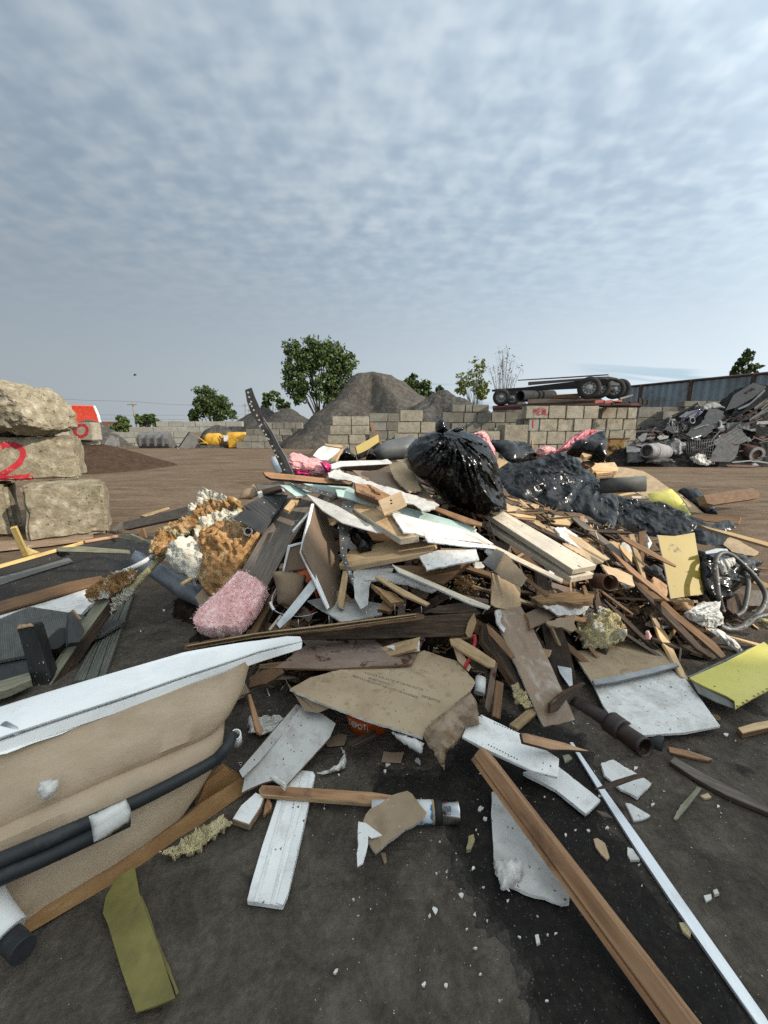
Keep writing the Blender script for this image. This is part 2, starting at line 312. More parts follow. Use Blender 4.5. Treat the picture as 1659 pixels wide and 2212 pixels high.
mat('chrome', [(.3, (.60, .60, .58)), (.7, (.72, .72, .70))], (1, 1, 1), 4, rough=.2, metal=1, dirt=((.2, .18, .16), 6, .55, .8, .5), bump=.05)
mat('label_blue', [(.44, (.015, .16, .36)), (.46, (.55, .56, .56))], (1, 1, 1), 14, rough=.4, bump=0, var=0)
mat('tape', [(.3, (.46, .45, .42)), (.7, (.58, .57, .54))], (1, 8, 1), 6, rough=.4, spec=.4, dirt=((.3, .28, .25), 6, .5, .8, .5), bump=.3, bscale=12)
mat('red_rope', [(.3, (.30, .012, .02)), (.7, (.40, .03, .04))], (1, 1, 1), 30, rough=.8, bump=.5)
film('black_plastic', (.0035, .0035, .0038), .15, 3.0, .07)
film('pink_plastic', (.68, .32, .32), .3, 8, .10, .2)
film('rose_plastic', (.50, .15, .18), .3, 8, .10, .2)
film('magenta', (.45, .01, .13), .3, 8, .1)
film('white_film', (.52, .50, .46), .35, 8, .1, 0, 0, (.25, .21, .16))
def tag(o, label, cat, group=None, kind=None):
 if label:
  o['label'] = label
 if cat:
  o['category'] = cat
 if group:
  o['group'] = group
 if kind:
  o['kind'] = kind
 return o
def link(name, me, mats, mw=None, parent=None):
 for m in ([mats] if isinstance(mats, str) else mats):
  me.materials.append(MATS[m])
 o = bpy.data.objects.new(name, me)
 COL.objects.link(o)
 if mw is not None:
  o.matrix_world = mw
 if parent is not None:
  o.parent = parent
  o.matrix_parent_inverse = parent.matrix_world.inverted()
 return o
def frm(bm, name, mats, mw=None, parent=None, smooth=False):
 me = bpy.data.meshes.new(name)
 bm.normal_update()
 bm.to_mesh(me)
 bm.free()
 if smooth:
  for p in me.polygons:
   p.use_smooth = True
  if smooth is not True:
   me.set_sharp_from_angle(angle=R(smooth))
 return link(name, me, mats, mw, parent)
def empty(name, loc, label, cat, group=None, rz=0):
 o = bpy.data.objects.new(name, None)
 COL.objects.link(o)
 o.location = loc
 o.rotation_euler = (0, 0, rz)
 o.empty_display_size = .1
 bpy.context.view_layer.update()
 tag(o, label, cat, group)
 return o
def fit_plane(pts):
 c = sum(pts, Vector()) / len(pts)
 A = np.array([(p - c)[:] for p in pts])
 if len(pts) == 3:
  n = (pts[1] - pts[0]).cross(pts[2] - pts[0]).normalized()
 else:
  n = Vector(np.linalg.svd(A)[2][2])
 if n.dot(CAM - c) < 0:
  n = -n
 return c, n
def plane_of(view, pts, dep, z, lift):
 """a plane for a traced outline: lying at height z, at given distances, or resting on the heap"""
 if z is not None:
  return Vector((0, 0, z)), Vector((0, 0, 1))
 if dep is not None:
  w = []
  for (x, y), d in zip(pts, dep):
   if d is not None:
    w.append(atY(view, x, y, d))
  if len(w) == 2:            # two given points: the plane leans back gently
   a, b = w
   e = (b - a)
   side = Vector((-e.y, e.x, 0))
   w.append((a + b) / 2 + Vector((0, .7, .7)) * .3)
  if len(w) == 1:
   return w[0], (CAM - w[0]).normalized()
  return fit_plane(w)
 w = [atH(view, x, y, lift) for x, y in pts]
 ds = [(p - CAM).length for p in w]
 good = [p for p, d in zip(w, ds) if d < HCUR[3] - 1]
 if len(good) < 3:
  c = sum(good or w, Vector()) / len(good or w)
  return c, (CAM - c).normalized()
 c, n = fit_plane(good)
 vd = (CAM - c).normalized()
 if n.dot(vd) < .25:                      # never edge-on: lean it back towards the viewer's side
  n = (n + vd * .45).normalized()
 ts = [(c - CAM).dot(n) / ray(view, x, y).dot(n) * ray(view, x, y).length for x, y in pts]
 dm = (c - CAM).length
 if min(ts) < dm * .6 or max(ts) > dm * 1.5:
  n = (n * .3 + vd).normalized()
 return c, n
def onplane(view, x, y, c, n):
 d = ray(view, x, y)
 return CAM + d * ((c - CAM).dot(n) / d.dot(n))
def pairs(f):
 return [(f[i], f[i + 1]) for i in range(0, len(f), 2)]
def jagged(P2, amp, step, rnd, which=None):
 out = []
 n = len(P2)
 for i in range(n):
  a, b = Vector(P2[i]), Vector(P2[(i + 1) % n])
  out.append(a)
  if which is not None and i not in which:
   continue
  L = (b - a).length
  k = min(40, int(L / step))
  nn = Vector((-(b - a).y, (b - a).x)).normalized() if L > 0 else Vector((0, 1))
  s = rnd.random() * 100
  for j in range(1, k):
   q = a.lerp(b, j / k)
   f = MN.fractal(Vector((q.x * 14 + s, q.y * 14, s)), .7, 2.1, 3)
   out.append(q + nn * amp * (f + rnd.uniform(-.5, .5)))
 return out
def S(name, label, cat, m, view, f, th=.012, lift=0.0, dep=None, z=None, jag=0, which=None, edge=None, back=None, group=None, parent=None, warp=0, bev=None, step=.022):
 """a board, sheet or panel: a traced outline on its own plane in the place, with thickness behind it"""
 pts = pairs(f)
 rnd = random.Random(int(f[0] * 7 + f[1] * 13 + len(f)))
 c, n = plane_of(view, pts, dep, z, lift)
 W = [onplane(view, x, y, c, n) for x, y in pts]
 cen = sum(W, Vector()) / len(W)
 k = max(range(len(W)), key=lambda i: (W[(i + 1) % len(W)] - W[i]).length)
 X = (W[(k + 1) % len(W)] - W[k])
 X = (X - n * X.dot(n)).normalized()
 Y = n.cross(X)
 P2 = [Vector(((w - cen).dot(X), (w - cen).dot(Y))) for w in W]
 area = sum(P2[i].x * P2[(i + 1) % len(P2)].y - P2[(i + 1) % len(P2)].x * P2[i].y for i in range(len(P2)))
 if area < 0:
  P2.reverse()
  if which is not None:
   N = len(P2)
   which = [(N - 2 - i) % N for i in which]
 Q = jagged(P2, jag, step, rnd, which) if jag else P2
 bm = bmesh.new()
 ang = rnd.random() * 6.28
 size = max(q.length for q in Q) + 1e-6
 def wz(q):
  return warp * (((q.x * math.cos(ang) + q.y * math.sin(ang)) / size) ** 2 - .3) if warp else 0
 if warp:
  g = size / 5
  res = [Vector((q.x, q.y)) for q in Q]
  nb = len(res)
  x0, x1 = min(q.x for q in Q), max(q.x for q in Q)
  y0, y1 = min(q.y for q in Q), max(q.y for q in Q)
  gx = x0 + g / 2
  while gx < x1:
   gy = y0 + g / 2
   while gy < y1:
    if inside(gx, gy, Q):
     res.append(Vector((gx, gy)))
    gy += g
   gx += g
  vs, es, fs, *_ = delaunay_2d_cdt(res, [(i, (i + 1) % nb) for i in range(nb)], [], 1, 1e-6)
  t = [bm.verts.new((v.x, v.y, wz(v))) for v in vs]
  b = [bm.verts.new((v.x, v.y, wz(v) - th)) for v in vs]
  cnt = {}
  for ff in fs:
   try:
    fc = bm.faces.new([t[i] for i in ff])
    fc.material_index = 0
    fb = bm.faces.new([b[i] for i in reversed(ff)])
    fb.material_index = 2
   except ValueError:
    continue
   for q in range(len(ff)):
    e = (ff[q], ff[(q + 1) % len(ff)])
    cnt[e] = 1
  for (i, j) in list(cnt):
   if (j, i) not in cnt:
    fc = bm.faces.new((t[j], t[i], b[i], b[j]))
    fc.material_index = 1
 else:
  t = [bm.verts.new((q.x, q.y, 0)) for q in Q]
  j2 = jag * .5
  b = [bm.verts.new((q.x + rnd.uniform(-j2, j2), q.y + rnd.uniform(-j2, j2), -th)) for q in Q]
  fc = bm.faces.new(t)
  fc.material_index = 0
  fb = bm.faces.new(list(reversed(b)))
  fb.material_index = 2
  N = len(Q)
  for i in range(N):
   s_ = bm.faces.new((t[(i + 1) % N], t[i], b[i], b[(i + 1) % N]))
   s_.material_index = 1
  bv = bev if bev is not None else (min(.003, th * .18) if not jag else 0)
  if bv:
   bmesh.ops.bevel(bm, geom=list(bm.edges), offset=bv, segments=1, affect='EDGES', clamp_overlap=True, material=-1)
 M4 = Matrix((X, Y, n)).transposed().to_4x4()
 M4.translation = cen
 o = frm(bm, name, [m, edge or m, back or m], M4, parent)
 if label:
  tag(o, label, cat, group)
 return o
def inside(x, y, Q):
 r = False
 j = len(Q) - 1
 for i in range(len(Q)):
  a, b = Q[i], Q[j]
  if (a[1] > y) != (b[1] > y) and x < (b[0] - a[0]) * (y - a[1]) / (b[1] - a[1]) + a[0]:
   r = not r
  j = i
 return r
def PIL(name, label, cat, m, view, f, bulge=.1, back=.5, lift=0.0, dep=None, z=None, n=16, amp=.02, sc=6, ridge=0, rsc=5, dirv=None, jag=.01, group=None, parent=None, smooth=True, curve=.5, m2=None, m2t=.15, gather=None):
 """a soft or lumpy body (bag, foam, wool, film): traced outline, swollen front and back, folds from noise"""
 pts = pairs(f)
 rnd = random.Random(int(f[0] * 7 + f[1] * 13 + len(f)))
 c, nn = plane_of(view, pts, dep, z, lift)
 W = [onplane(view, x, y, c, nn) for x, y in pts]
 cen = sum(W, Vector()) / len(W)
 k = max(range(len(W)), key=lambda i: (W[(i + 1) % len(W)] - W[i]).length)
 X = (W[(k + 1) % len(W)] - W[k])
 X = (X - nn * X.dot(nn)).normalized()
 Y = nn.cross(X)
 P2 = [Vector(((w - cen).dot(X), (w - cen).dot(Y))) for w in W]
 if sum(P2[i].x * P2[(i + 1) % len(P2)].y - P2[(i + 1) % len(P2)].x * P2[i].y for i in range(len(P2))) < 0:
  P2.reverse()
 rug = .05 if m.startswith('foam') else (.004 if m == 'pink_wool' else 0)
 if rug:
  n = int(n * 1.7)
 size = max(q.length for q in P2)
 g = 2 * size / n
 Q = jagged(P2, jag, g * .8, rnd)
 res = list(Q)
 nb = len(res)
 x0, x1 = min(q.x for q in Q), max(q.x for q in Q)
 y0, y1 = min(q.y for q in Q), max(q.y for q in Q)
 seg = [(Q[i], Q[(i + 1) % nb]) for i in range(nb)]
 A = np.array([s[0][:] for s in seg])
 B = np.array([s[1][:] for s in seg])
 D = B - A
 DD = (D ** 2).sum(1) + 1e-12
 def dist(p):
  t = np.clip((((p - A) * D).sum(1)) / DD, 0, 1)
  q = A + D * t[:, None]
  return math.sqrt(((p - q) ** 2).sum(1).min())
 row = 0
 gy = y0 + g * .4
 while gy < y1:
  gx = x0 + (g * .5 if row % 2 else 0) + g * .3
  while gx < x1:
   jx, jy = gx + rnd.uniform(-.2, .2) * g, gy + rnd.uniform(-.2, .2) * g
   if inside(jx, jy, Q) and dist(np.array((jx, jy))) > g * .35:
    res.append(Vector((jx, jy)))
   gx += g
  gy += g * .87
  row += 1
 vs, es, fs, *_ = delaunay_2d_cdt(res, [(i, (i + 1) % nb) for i in range(nb)], [], 1, 1e-6)
 dmax = max(dist(np.array(v[:])) for v in vs) + 1e-6
 s0 = rnd.random() * 50
 gp = None
 if gather:
  gw = onplane(view, gather[0], gather[1], c, nn) - cen
  gp = Vector((gw.dot(X), gw.dot(Y)))
 bm = bmesh.new()
 T, Bk = [], []
 for v in vs:
  d = dist(np.array(v[:]))
  e = (1 - (1 - min(1, d / dmax)) ** 2) ** curve
  q = Vector((v.x, v.y, 0))
  if dirv:
   ca, sa = math.cos(dirv), math.sin(dirv)
   qn = Vector(((v.x * ca + v.y * sa) * .35, -v.x * sa + v.y * ca, 0))
  else:
   qn = q
  w = MN.fractal(qn * sc + Vector((s0, s0, s0)), .8, 2.0, 4) * amp
  if ridge:
   w += (MN.ridged_multi_fractal(qn * rsc + Vector((s0, 0, s0)), .9, 2.1, 4, 1.0, 2.0) - 1.0) * ridge
  if gp:
   r_ = Vector((v.x, v.y)) - gp
   dg = r_.length
   if dg > 1e-4:
    r_ /= dg
    k_ = gather[2]
    f_ = 0
    for oc, am in ((1, 1), (2.3, .45)):
     f_ += am * (.42 - 1.5 * abs(MN.noise(Vector((r_.x * k_ * oc + s0, r_.y * k_ * oc, dg * 2.2 * oc)))))
    w += gather[3] * f_ * min(1, dg / (size * .25)) * (1.25 - .6 * min(1, dg / (size * 1.6)))
  if rug:
   w += rug * (MN.turbulence(q * sc * 2.6 + Vector((s0, 1, s0)), 4, False, noise_basis='PERLIN_ORIGINAL', amplitude_scale=.65, frequency_scale=2.1) - .55)
   w -= rug * 1.6 * max(0, .28 - abs(MN.noise(q * sc * .9 + Vector((1, s0, 3)))))
  z_ = bulge * e + w * min(1, d / (dmax * .18))
  T.append(bm.verts.new((v.x, v.y, z_)))
  if d < 1e-5:
   Bk.append(T[-1])
  else:
   Bk.append(bm.verts.new((v.x, v.y, -back * bulge * e - .002)))
 for ff in fs:
  try:
   a = bm.faces.new([T[i] for i in ff])
   if m2:
    pc = sum((T[i].co for i in ff), Vector()) / len(ff)
    a.material_index = 1 if MN.fractal(pc * 7 + Vector((s0, 3, 1)), .8, 2, 3) > m2t else 0
   bm.faces.new([Bk[i] for i in reversed(ff)])
  except ValueError:
   pass
 M4 = Matrix((X, Y, nn)).transposed().to_4x4()
 M4.translation = cen
 o = frm(bm, name, [m, m2 or m], M4, parent, smooth)
 if label:
  tag(o, label, cat, group)
 return o
def spline(pts, k):
 out = []
 n = len(pts)
 if n == 2 or k <= 1:
  return list(pts)
 for i in range(n - 1):
  p0, p1, p2, p3 = pts[max(i - 1, 0)], pts[i], pts[i + 1], pts[min(i + 2, n - 1)]
  for j in range(k):
   t = j / k
   out.append(.5 * ((2 * p1) + (p2 - p0) * t + (2 * p0 - 5 * p1 + 4 * p2 - p3) * t * t + (3 * p1 - p0 - 3 * p2 + p3) * t ** 3))
 out.append(pts[-1])
 return out
def sweep(bm, pts, rad, sides=10, cap=True, hollow=0, lump=0, seed=0, mi=0):
 """a tube along world points; rad is one radius or one per point; hollow leaves open ends with a wall"""
 n = len(pts)
 rads = rad if isinstance(rad, (list, tuple)) else [rad] * n
 prev = None
 rings = []
 u = None
 for i, p in enumerate(pts):
  t = (pts[min(i + 1, n - 1)] - pts[max(i - 1, 0)]).normalized()
  if u is None:
   u = t.orthogonal().normalized()
  else:
   u = (u - t * u.dot(t)).normalized()
  w = t.cross(u)
  ring = []
  for j in range(sides):
   a = 2 * math.pi * j / sides
   rr = rads[i]
   if lump:
    rr += lump * MN.fractal(p * 22 + Vector((math.cos(a) * 1.3 + seed, math.sin(a) * 1.3, seed)), .8, 2, 3)
   ring.append(p + (u * math.cos(a) + w * math.sin(a)) * rr)
  rings.append(ring)
 V = [[bm.verts.new(q) for q in r] for r in rings]
 for i in range(n - 1):
  for j in range(sides):
   f = bm.faces.new((V[i][j], V[i][(j + 1) % sides], V[i + 1][(j + 1) % sides], V[i + 1][j]))
   f.smooth = True
   f.material_index = mi
 if hollow:
  ins = []
  for i in (range(n)):
   ins.append([bm.verts.new(pts[i] + (q - pts[i]) * (1 - hollow)) for q in rings[i]])
  for i in range(n - 1):
   for j in range(sides):
    f = bm.faces.new((ins[i][j], ins[i + 1][j], ins[i + 1][(j + 1) % sides], ins[i][(j + 1) % sides]))
    f.smooth = True
    f.material_index = mi
  for i, rev in ((0, False), (n - 1, True)):
   for j in range(sides):
    q = (V[i][j], ins[i][j], ins[i][(j + 1) % sides], V[i][(j + 1) % sides])
    bm.faces.new(q if not rev else tuple(reversed(q))).material_index = mi
 elif cap:
  bm.faces.new(list(reversed(V[0]))).material_index = mi
  bm.faces.new(V[-1]).material_index = mi
def TUBE(name, label, cat, m, view, f, rad, dep=None, lift=.0, z=None, k=5, sides=10, hollow=0, lump=0, group=None, parent=None, cap=True):
 """f: x,y pairs in the view; dep: distances per point (or None: on the heap, or at height z)"""
 pts = pairs(f)
 W = []
 for i, (x, y) in enumerate(pts):
  if dep is not None:
   W.append(atY(view, x, y, dep[i]))
  elif z is not None:
   W.append(atZ(view, x, y, z))
  else:
   W.append(atH(view, x, y, lift))
 if lump and len(W) == 2:
  W = [W[0].lerp(W[1], i / 6) for i in range(7)]
 rads = rad
 W2 = spline(W, k)
 if isinstance(rad, (list, tuple)):
  rads = []
  for i in range(len(W2)):
   t = i / (len(W2) - 1) * (len(rad) - 1)
   a = min(int(t), len(rad) - 2)
   rads.append(rad[a] + (rad[a + 1] - rad[a]) * (t - a))
 cen = sum(W2, Vector()) / len(W2)
 bm = bmesh.new()
 sweep(bm, [p - cen for p in W2], rads, sides, cap, hollow, lump, len(f) + f[0])
 o = frm(bm, name, m, Matrix.Translation(cen), parent)
 if label:
  tag(o, label, cat, group)
 return o
def boxbm(bm, x0, x1, y0, y1, z0, z1, mi=0):
 v = [bm.verts.new(p) for p in ((x0, y0, z0), (x1, y0, z0), (x1, y1, z0), (x0, y1, z0), (x0, y0, z1), (x1, y0, z1), (x1, y1, z1), (x0, y1, z1))]
 for q in ((3, 2, 1, 0), (4, 5, 6, 7), (0, 1, 5, 4), (1, 2, 6, 5), (2, 3, 7, 6), (3, 0, 4, 7)):
  bm.faces.new([v[i] for i in q]).material_index = mi
 return v
def rockbox(sx, sy, sz, bev, amp, cuts, sc, seed, chip=0):
 """a worn cast block: rounded edges, noise all over, chipped corners; centred on x,y, bottom at z=0"""
 bm = bmesh.new()
 boxbm(bm, -sx / 2, sx / 2, -sy / 2, sy / 2, 0, sz)
 bmesh.ops.bevel(bm, geom=list(bm.edges), offset=bev, segments=2, affect='EDGES', clamp_overlap=True)
 if cuts:
  bmesh.ops.triangulate(bm, faces=[f for f in bm.faces if len(f.verts) > 4])
  big = [e for e in bm.edges if e.calc_length() > min(sx, sy, sz) * .35]
  bmesh.ops.subdivide_edges(bm, edges=big, cuts=cuts, use_grid_fill=True)
 c = Vector((0, 0, sz / 2))
 for v in bm.verts:
  p = v.co * sc + Vector((seed * 3.1, seed * 1.7, seed))
  n = MN.fractal(p, .8, 2.1, 4) * amp
  if chip:
   e = sorted((sx / 2 - abs(v.co.x), sy / 2 - abs(v.co.y), min(v.co.z, sz - v.co.z)))
   if e[1] < .12 * min(sx, sz) + .02:
    n -= chip * max(0, MN.noise(v.co * 5 + Vector((seed, 7, seed))) + .15)
  v.co += (v.co - c).normalized() * n
 return bm
SUN = Vector((1.0, -.46, .70)).normalized()
EXPOSURE = 0.0
w = bpy.data.worlds.new("World")
SC.world = w
w.use_nodes = True
wt = w.node_tree
bg = wt.nodes['Background']
def wn(t, **k):
 n = wt.nodes.new(t)
 for a, b in k.items():
  setattr(n, a, b)
 return n
def wl(a, b):
 wt.links.new(a, b)
def wmath(op, a, b=None, c=None):
 n = wn('ShaderNodeMath', operation=op)
 for i, v in enumerate((a, b, c)):
  if v is None:
   continue
  if isinstance(v, (int, float)):
   n.inputs[i].default_value = v
  else:
   wl(v, n.inputs[i])
 return n.outputs[0]
def wrange(v, a, b, c, d, smooth=True):
 n = wn('ShaderNodeMapRange', interpolation_type='SMOOTHSTEP' if smooth else 'LINEAR')
 wl(v, n.inputs[0])
 for i, q in enumerate((a, b, c, d)):
  n.inputs[i + 1].default_value = q
 return n.outputs[0]
def wmix(f, a, b, mode='MIX'):
 n = wn('ShaderNodeMix', data_type='RGBA', blend_type=mode)
 for sck, v in ((n.inputs[0], f), (n.inputs[6], a), (n.inputs[7], b)):
  if isinstance(v, (int, float)):
   sck.default_value = v
  elif isinstance(v, tuple):
   sck.default_value = (*v, 1)
  else:
   wl(v, sck)
 return n.outputs[2]
sky = wn('ShaderNodeTexSky', sky_type='NISHITA')
sky.sun_disc = False
sky.sun_elevation = math.asin(SUN.z)
sky.sun_rotation = math.atan2(SUN.x, SUN.y)
sky.air_density = 1.0
sky.dust_density = 2.0
tc = wn('ShaderNodeTexCoord')
sx = wn('ShaderNodeSeparateXYZ')
wl(tc.outputs['Generated'], sx.inputs[0])
X_, Y_, Z_ = sx.outputs
zz = wmath('ADD', wmath('MAXIMUM', Z_, 0.0), .16)
cx_ = wn('ShaderNodeCombineXYZ')
wl(wmath('DIVIDE', X_, zz), cx_.inputs[0])
wl(wmath('DIVIDE', Y_, zz), cx_.inputs[1])
def wnoise(sc, scale, det, rough, dist, rot=0):
 mp = wn('ShaderNodeMapping')
 mp.inputs['Scale'].default_value = sc
 mp.inputs['Rotation'].default_value = (0, 0, rot)
 wl(cx_.outputs[0], mp.inputs[0])
 n = wn('ShaderNodeTexNoise')
 n.inputs['Scale'].default_value = scale
 n.inputs['Detail'].default_value = det
 n.inputs['Roughness'].default_value = rough
 n.inputs['Distortion'].default_value = dist
 wl(mp.outputs[0], n.inputs[0])
 return n.outputs[0]
puff = wnoise((1.1, 1.0, 1), 12, 2.2, .45, .12, R(20))
big = wnoise((1, 1, 1), 1.3, 3, .5, .3)
rip = wnoise((.6, 1.5, 1), 15, 1.5, .4, .1, R(-10))
both = wmath('ADD', wmath('MULTIPLY', puff, .55), wmath('ADD', wmath('MULTIPLY', rip, .30), wmath('MULTIPLY', big, .40)))
cl = wrange(both, .42, .88, 0, 1)
band = wrange(Z_, .14, .48, 0.0, 1)
cl = wmath('MULTIPLY', cl, wmath('ADD', wmath('MULTIPLY', band, .9), .10))
veil = wrange(Z_, .0, .42, 1.0, 0.0)            # the milky layer towards the horizon
dv = wn('ShaderNodeVectorMath', operation='DOT_PRODUCT')
wl(tc.outputs['Generated'], dv.inputs[0])
dv.inputs[1].default_value = SUN
sd = dv.outputs['Value']
strk = wnoise((.16, 1.0, 1), 2.3, 4, .55, .4, R(10))
lowb = wmath('MULTIPLY', wrange(Z_, .03, .06, 0, 1), wrange(Z_, .11, .17, 1, 0))
gap = wmath('MULTIPLY', wmath('MULTIPLY', wrange(strk, .54, .64, 0, 1), lowb), wrange(X_, -.12, .02, 0, 1))
K = 10.0
base = wmix(.88, sky.outputs[0], (.315 * K, .395 * K, .475 * K))
cloudc = wmix(cl, base, (.46 * K, .53 * K, .588 * K))
allc = wmix(wmath('MULTIPLY', veil, .9), cloudc, (.56 * K, .625 * K, .665 * K))
allc = wmix(wmath('MULTIPLY', gap, .65), allc, (.27 * K, .39 * K, .47 * K))
b1 = wrange(sd, -.75, .25, .70, 1.5, False)
b2 = wrange(sd, .25, .95, 0, 2.2)
gl = wmath('ADD', b1, b2)
cg = wn('ShaderNodeCombineColor')
for i in range(3):
 wl(wmath('ADD', b1, wmath('MULTIPLY', b2, (1.05, .96, .82)[i])), cg.inputs[i])
fin = wmix(1.0, allc, cg.outputs[0], 'MULTIPLY')
hi = wrange(Z_, .70, .98, 1.0, 1.5)
ch_ = wn('ShaderNodeCombineColor')
for i in range(3):
 wl(wmath('ADD', hi, wmath('MULTIPLY', wrange(Z_, .6, .95, 0, 1), (.06, 0, -.10)[i])), ch_.inputs[i])
fin = wmix(1.0, fin, ch_.outputs[0], 'MULTIPLY')
wl(fin, bg.inputs['Color'])
bg.inputs['Strength'].default_value = .1
sl = bpy.data.lights.new("sun", 'SUN')
sl.energy = 5.0
sl.angle = R(.9)
sl.color = (1.0, .90, .76)
so = bpy.data.objects.new("sun", sl)
COL.objects.link(so)
so.rotation_euler = SUN.to_track_quat('Z', 'Y').to_euler()
so.location = (20, -15, 30)
SC.view_settings.view_transform = 'Standard'
SC.view_settings.look = 'None'
SC.view_settings.exposure = EXPOSURE
SC.view_settings.gamma = 1
SC.view_settings.use_curve_mapping = False
SC.cycles.max_bounces = 6
SC.cycles.use_denoising = False
def ground_mat():
 t = NT('ground')
 tc = t.n('ShaderNodeTexCoord')
 co = tc.outputs['Object']
 sep = t.n('ShaderNodeSeparateXYZ')
 t.l(co, sep.inputs[0])
 trk = t.noise(t.mapped(co, (.45, 1.5, 1)), 1.5, 9, .72, .9)
 bigp = t.noise(co, .35, 5, .6, .4)
 mid = t.noise(co, 5.5, 8, .7, .6)
 fine = t.noise(co, 60, 4, .7)
 dirt_ = t.ramp(trk, [(.3, (.055, .036, .023)), (.5, (.12, .082, .053)), (.70, (.19, .138, .096))])
 dirt_ = t.mix(t.ramp(bigp, [(.42, (0, 0, 0)), (.62, (.6, .6, .6))]), dirt_, (.165, .12, .083))
 near = t.ramp(mid, [(.3, (.042, .034, .026)), (.48, (.074, .062, .049)), (.68, (.125, .107, .086))])
 near = t.mix(t.ramp(fine, [(.45, (0, 0, 0)), (.75, (.5, .5, .5))]), near, (.105, .089, .074))
 rg = t.noise(co, 26, 10, .82, .3)
 near = t.mix(1.0, near, t.ramp(rg, [(.3, (.62, .62, .62)), (.5, (.97, .97, .97)), (.72, (1.5, 1.48, 1.45))]), 'MULTIPLY')
 spot = t.noise(co, 3.4, 3, .5, .3)
 near = t.mix(t.ramp(spot, [(.655, (0, 0, 0)), (.685, (.75, .75, .75))]), near, (.022, .019, .017))
 grit = t.noise(co, 170, 2, .6)
 near = t.mix(t.ramp(grit, [(.72, (0, 0, 0)), (.75, (.7, .7, .7))]), near, (.36, .34, .31))
 rg2 = t.noise(co, 7, 10, .85, .3)
 dirt_ = t.mix(1.0, dirt_, t.ramp(rg2, [(.3, (.6, .6, .6)), (.5, (1, 1, 1)), (.7, (1.45, 1.42, 1.4))]), 'MULTIPLY')
 d1 = t.n('ShaderNodeMath', operation='MULTIPLY_ADD')
 t.l(sep.outputs[0], d1.inputs[0])
 d1.inputs[1].default_value = .12
 t.l(sep.outputs[1], d1.inputs[2])
 d2 = t.n('ShaderNodeMath', operation='MULTIPLY_ADD')
 t.l(bigp, d2.inputs[0])
 d2.inputs[1].default_value = 2.2
 t.l(d1.outputs[0], d2.inputs[2])
 mr = t.n('ShaderNodeMapRange', interpolation_type='SMOOTHSTEP')
 t.l(d2.outputs[0], mr.inputs[0])
 mr.inputs[1].default_value = 3.9
 mr.inputs[2].default_value = 5.6
 c = t.mix(mr.outputs[0], near, dirt_)
 t.l(c, t.b.inputs['Base Color'])
 t.b.inputs['Roughness'].default_value = .8
 t.b.inputs['Specular IOR Level'].default_value = .12
 bn = t.n('ShaderNodeBump')
 bn.inputs['Strength'].default_value = .8
 bn.inputs['Distance'].default_value = .012
 ad = t.n('ShaderNodeMath', operation='MULTIPLY_ADD')
 t.l(mid, ad.inputs[0])
 ad.inputs[1].default_value = 1.6
 t.l(fine, ad.inputs[2])
 ad2 = t.n('ShaderNodeMath', operation='MULTIPLY_ADD')
 t.l(trk, ad2.inputs[0])
 ad2.inputs[1].default_value = 6
 t.l(ad.outputs[0], ad2.inputs[2])
 t.l(ad2.outputs[0], bn.inputs['Height'])
 t.l(bn.outputs[0], t.b.inputs['Normal'])
 MATS['ground'] = t.m
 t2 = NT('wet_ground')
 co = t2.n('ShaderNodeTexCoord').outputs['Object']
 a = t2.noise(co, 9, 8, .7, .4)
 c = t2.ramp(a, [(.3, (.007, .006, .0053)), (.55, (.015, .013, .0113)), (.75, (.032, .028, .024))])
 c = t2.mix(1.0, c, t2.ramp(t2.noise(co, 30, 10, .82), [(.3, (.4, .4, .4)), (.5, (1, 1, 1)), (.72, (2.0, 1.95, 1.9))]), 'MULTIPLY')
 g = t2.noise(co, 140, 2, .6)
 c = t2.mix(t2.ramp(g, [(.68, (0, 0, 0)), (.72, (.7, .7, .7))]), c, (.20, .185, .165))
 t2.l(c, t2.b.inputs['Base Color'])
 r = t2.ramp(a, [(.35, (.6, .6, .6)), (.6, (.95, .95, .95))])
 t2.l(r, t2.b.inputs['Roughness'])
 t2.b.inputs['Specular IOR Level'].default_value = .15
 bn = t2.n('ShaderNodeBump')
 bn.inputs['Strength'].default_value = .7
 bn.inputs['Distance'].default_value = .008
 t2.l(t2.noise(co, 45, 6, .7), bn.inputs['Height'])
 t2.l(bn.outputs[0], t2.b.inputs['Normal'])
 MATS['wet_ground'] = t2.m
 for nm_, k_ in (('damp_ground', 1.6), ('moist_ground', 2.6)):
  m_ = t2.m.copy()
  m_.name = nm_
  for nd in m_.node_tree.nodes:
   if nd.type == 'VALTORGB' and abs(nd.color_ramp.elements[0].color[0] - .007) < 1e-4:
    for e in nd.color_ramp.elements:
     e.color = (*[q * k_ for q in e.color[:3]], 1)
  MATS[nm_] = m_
ground_mat()
bm = bmesh.new()
boxv = [bm.verts.new(p) for p in ((-700, -120, 0), (700, -120, 0), (700, 1300, 0), (-700, 1300, 0))]
bm.faces.new(boxv)
tag(frm(bm, 'ground', 'ground'), 'brown packed dirt yard turning to dark damp concrete near the waste heap', 'ground', kind='structure')
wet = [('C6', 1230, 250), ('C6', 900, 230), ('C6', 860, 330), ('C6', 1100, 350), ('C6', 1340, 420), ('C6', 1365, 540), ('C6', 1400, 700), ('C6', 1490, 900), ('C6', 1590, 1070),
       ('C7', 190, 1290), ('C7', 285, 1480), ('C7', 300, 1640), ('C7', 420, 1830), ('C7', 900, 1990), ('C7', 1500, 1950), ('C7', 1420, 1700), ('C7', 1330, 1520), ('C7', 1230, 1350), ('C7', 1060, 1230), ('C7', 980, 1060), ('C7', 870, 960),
       ('C7', 830, 830), ('C7', 720, 740), ('C7', 660, 640), ('C7', 640, 420), ('C7', 560, 150), ('C7', 100, 20)]
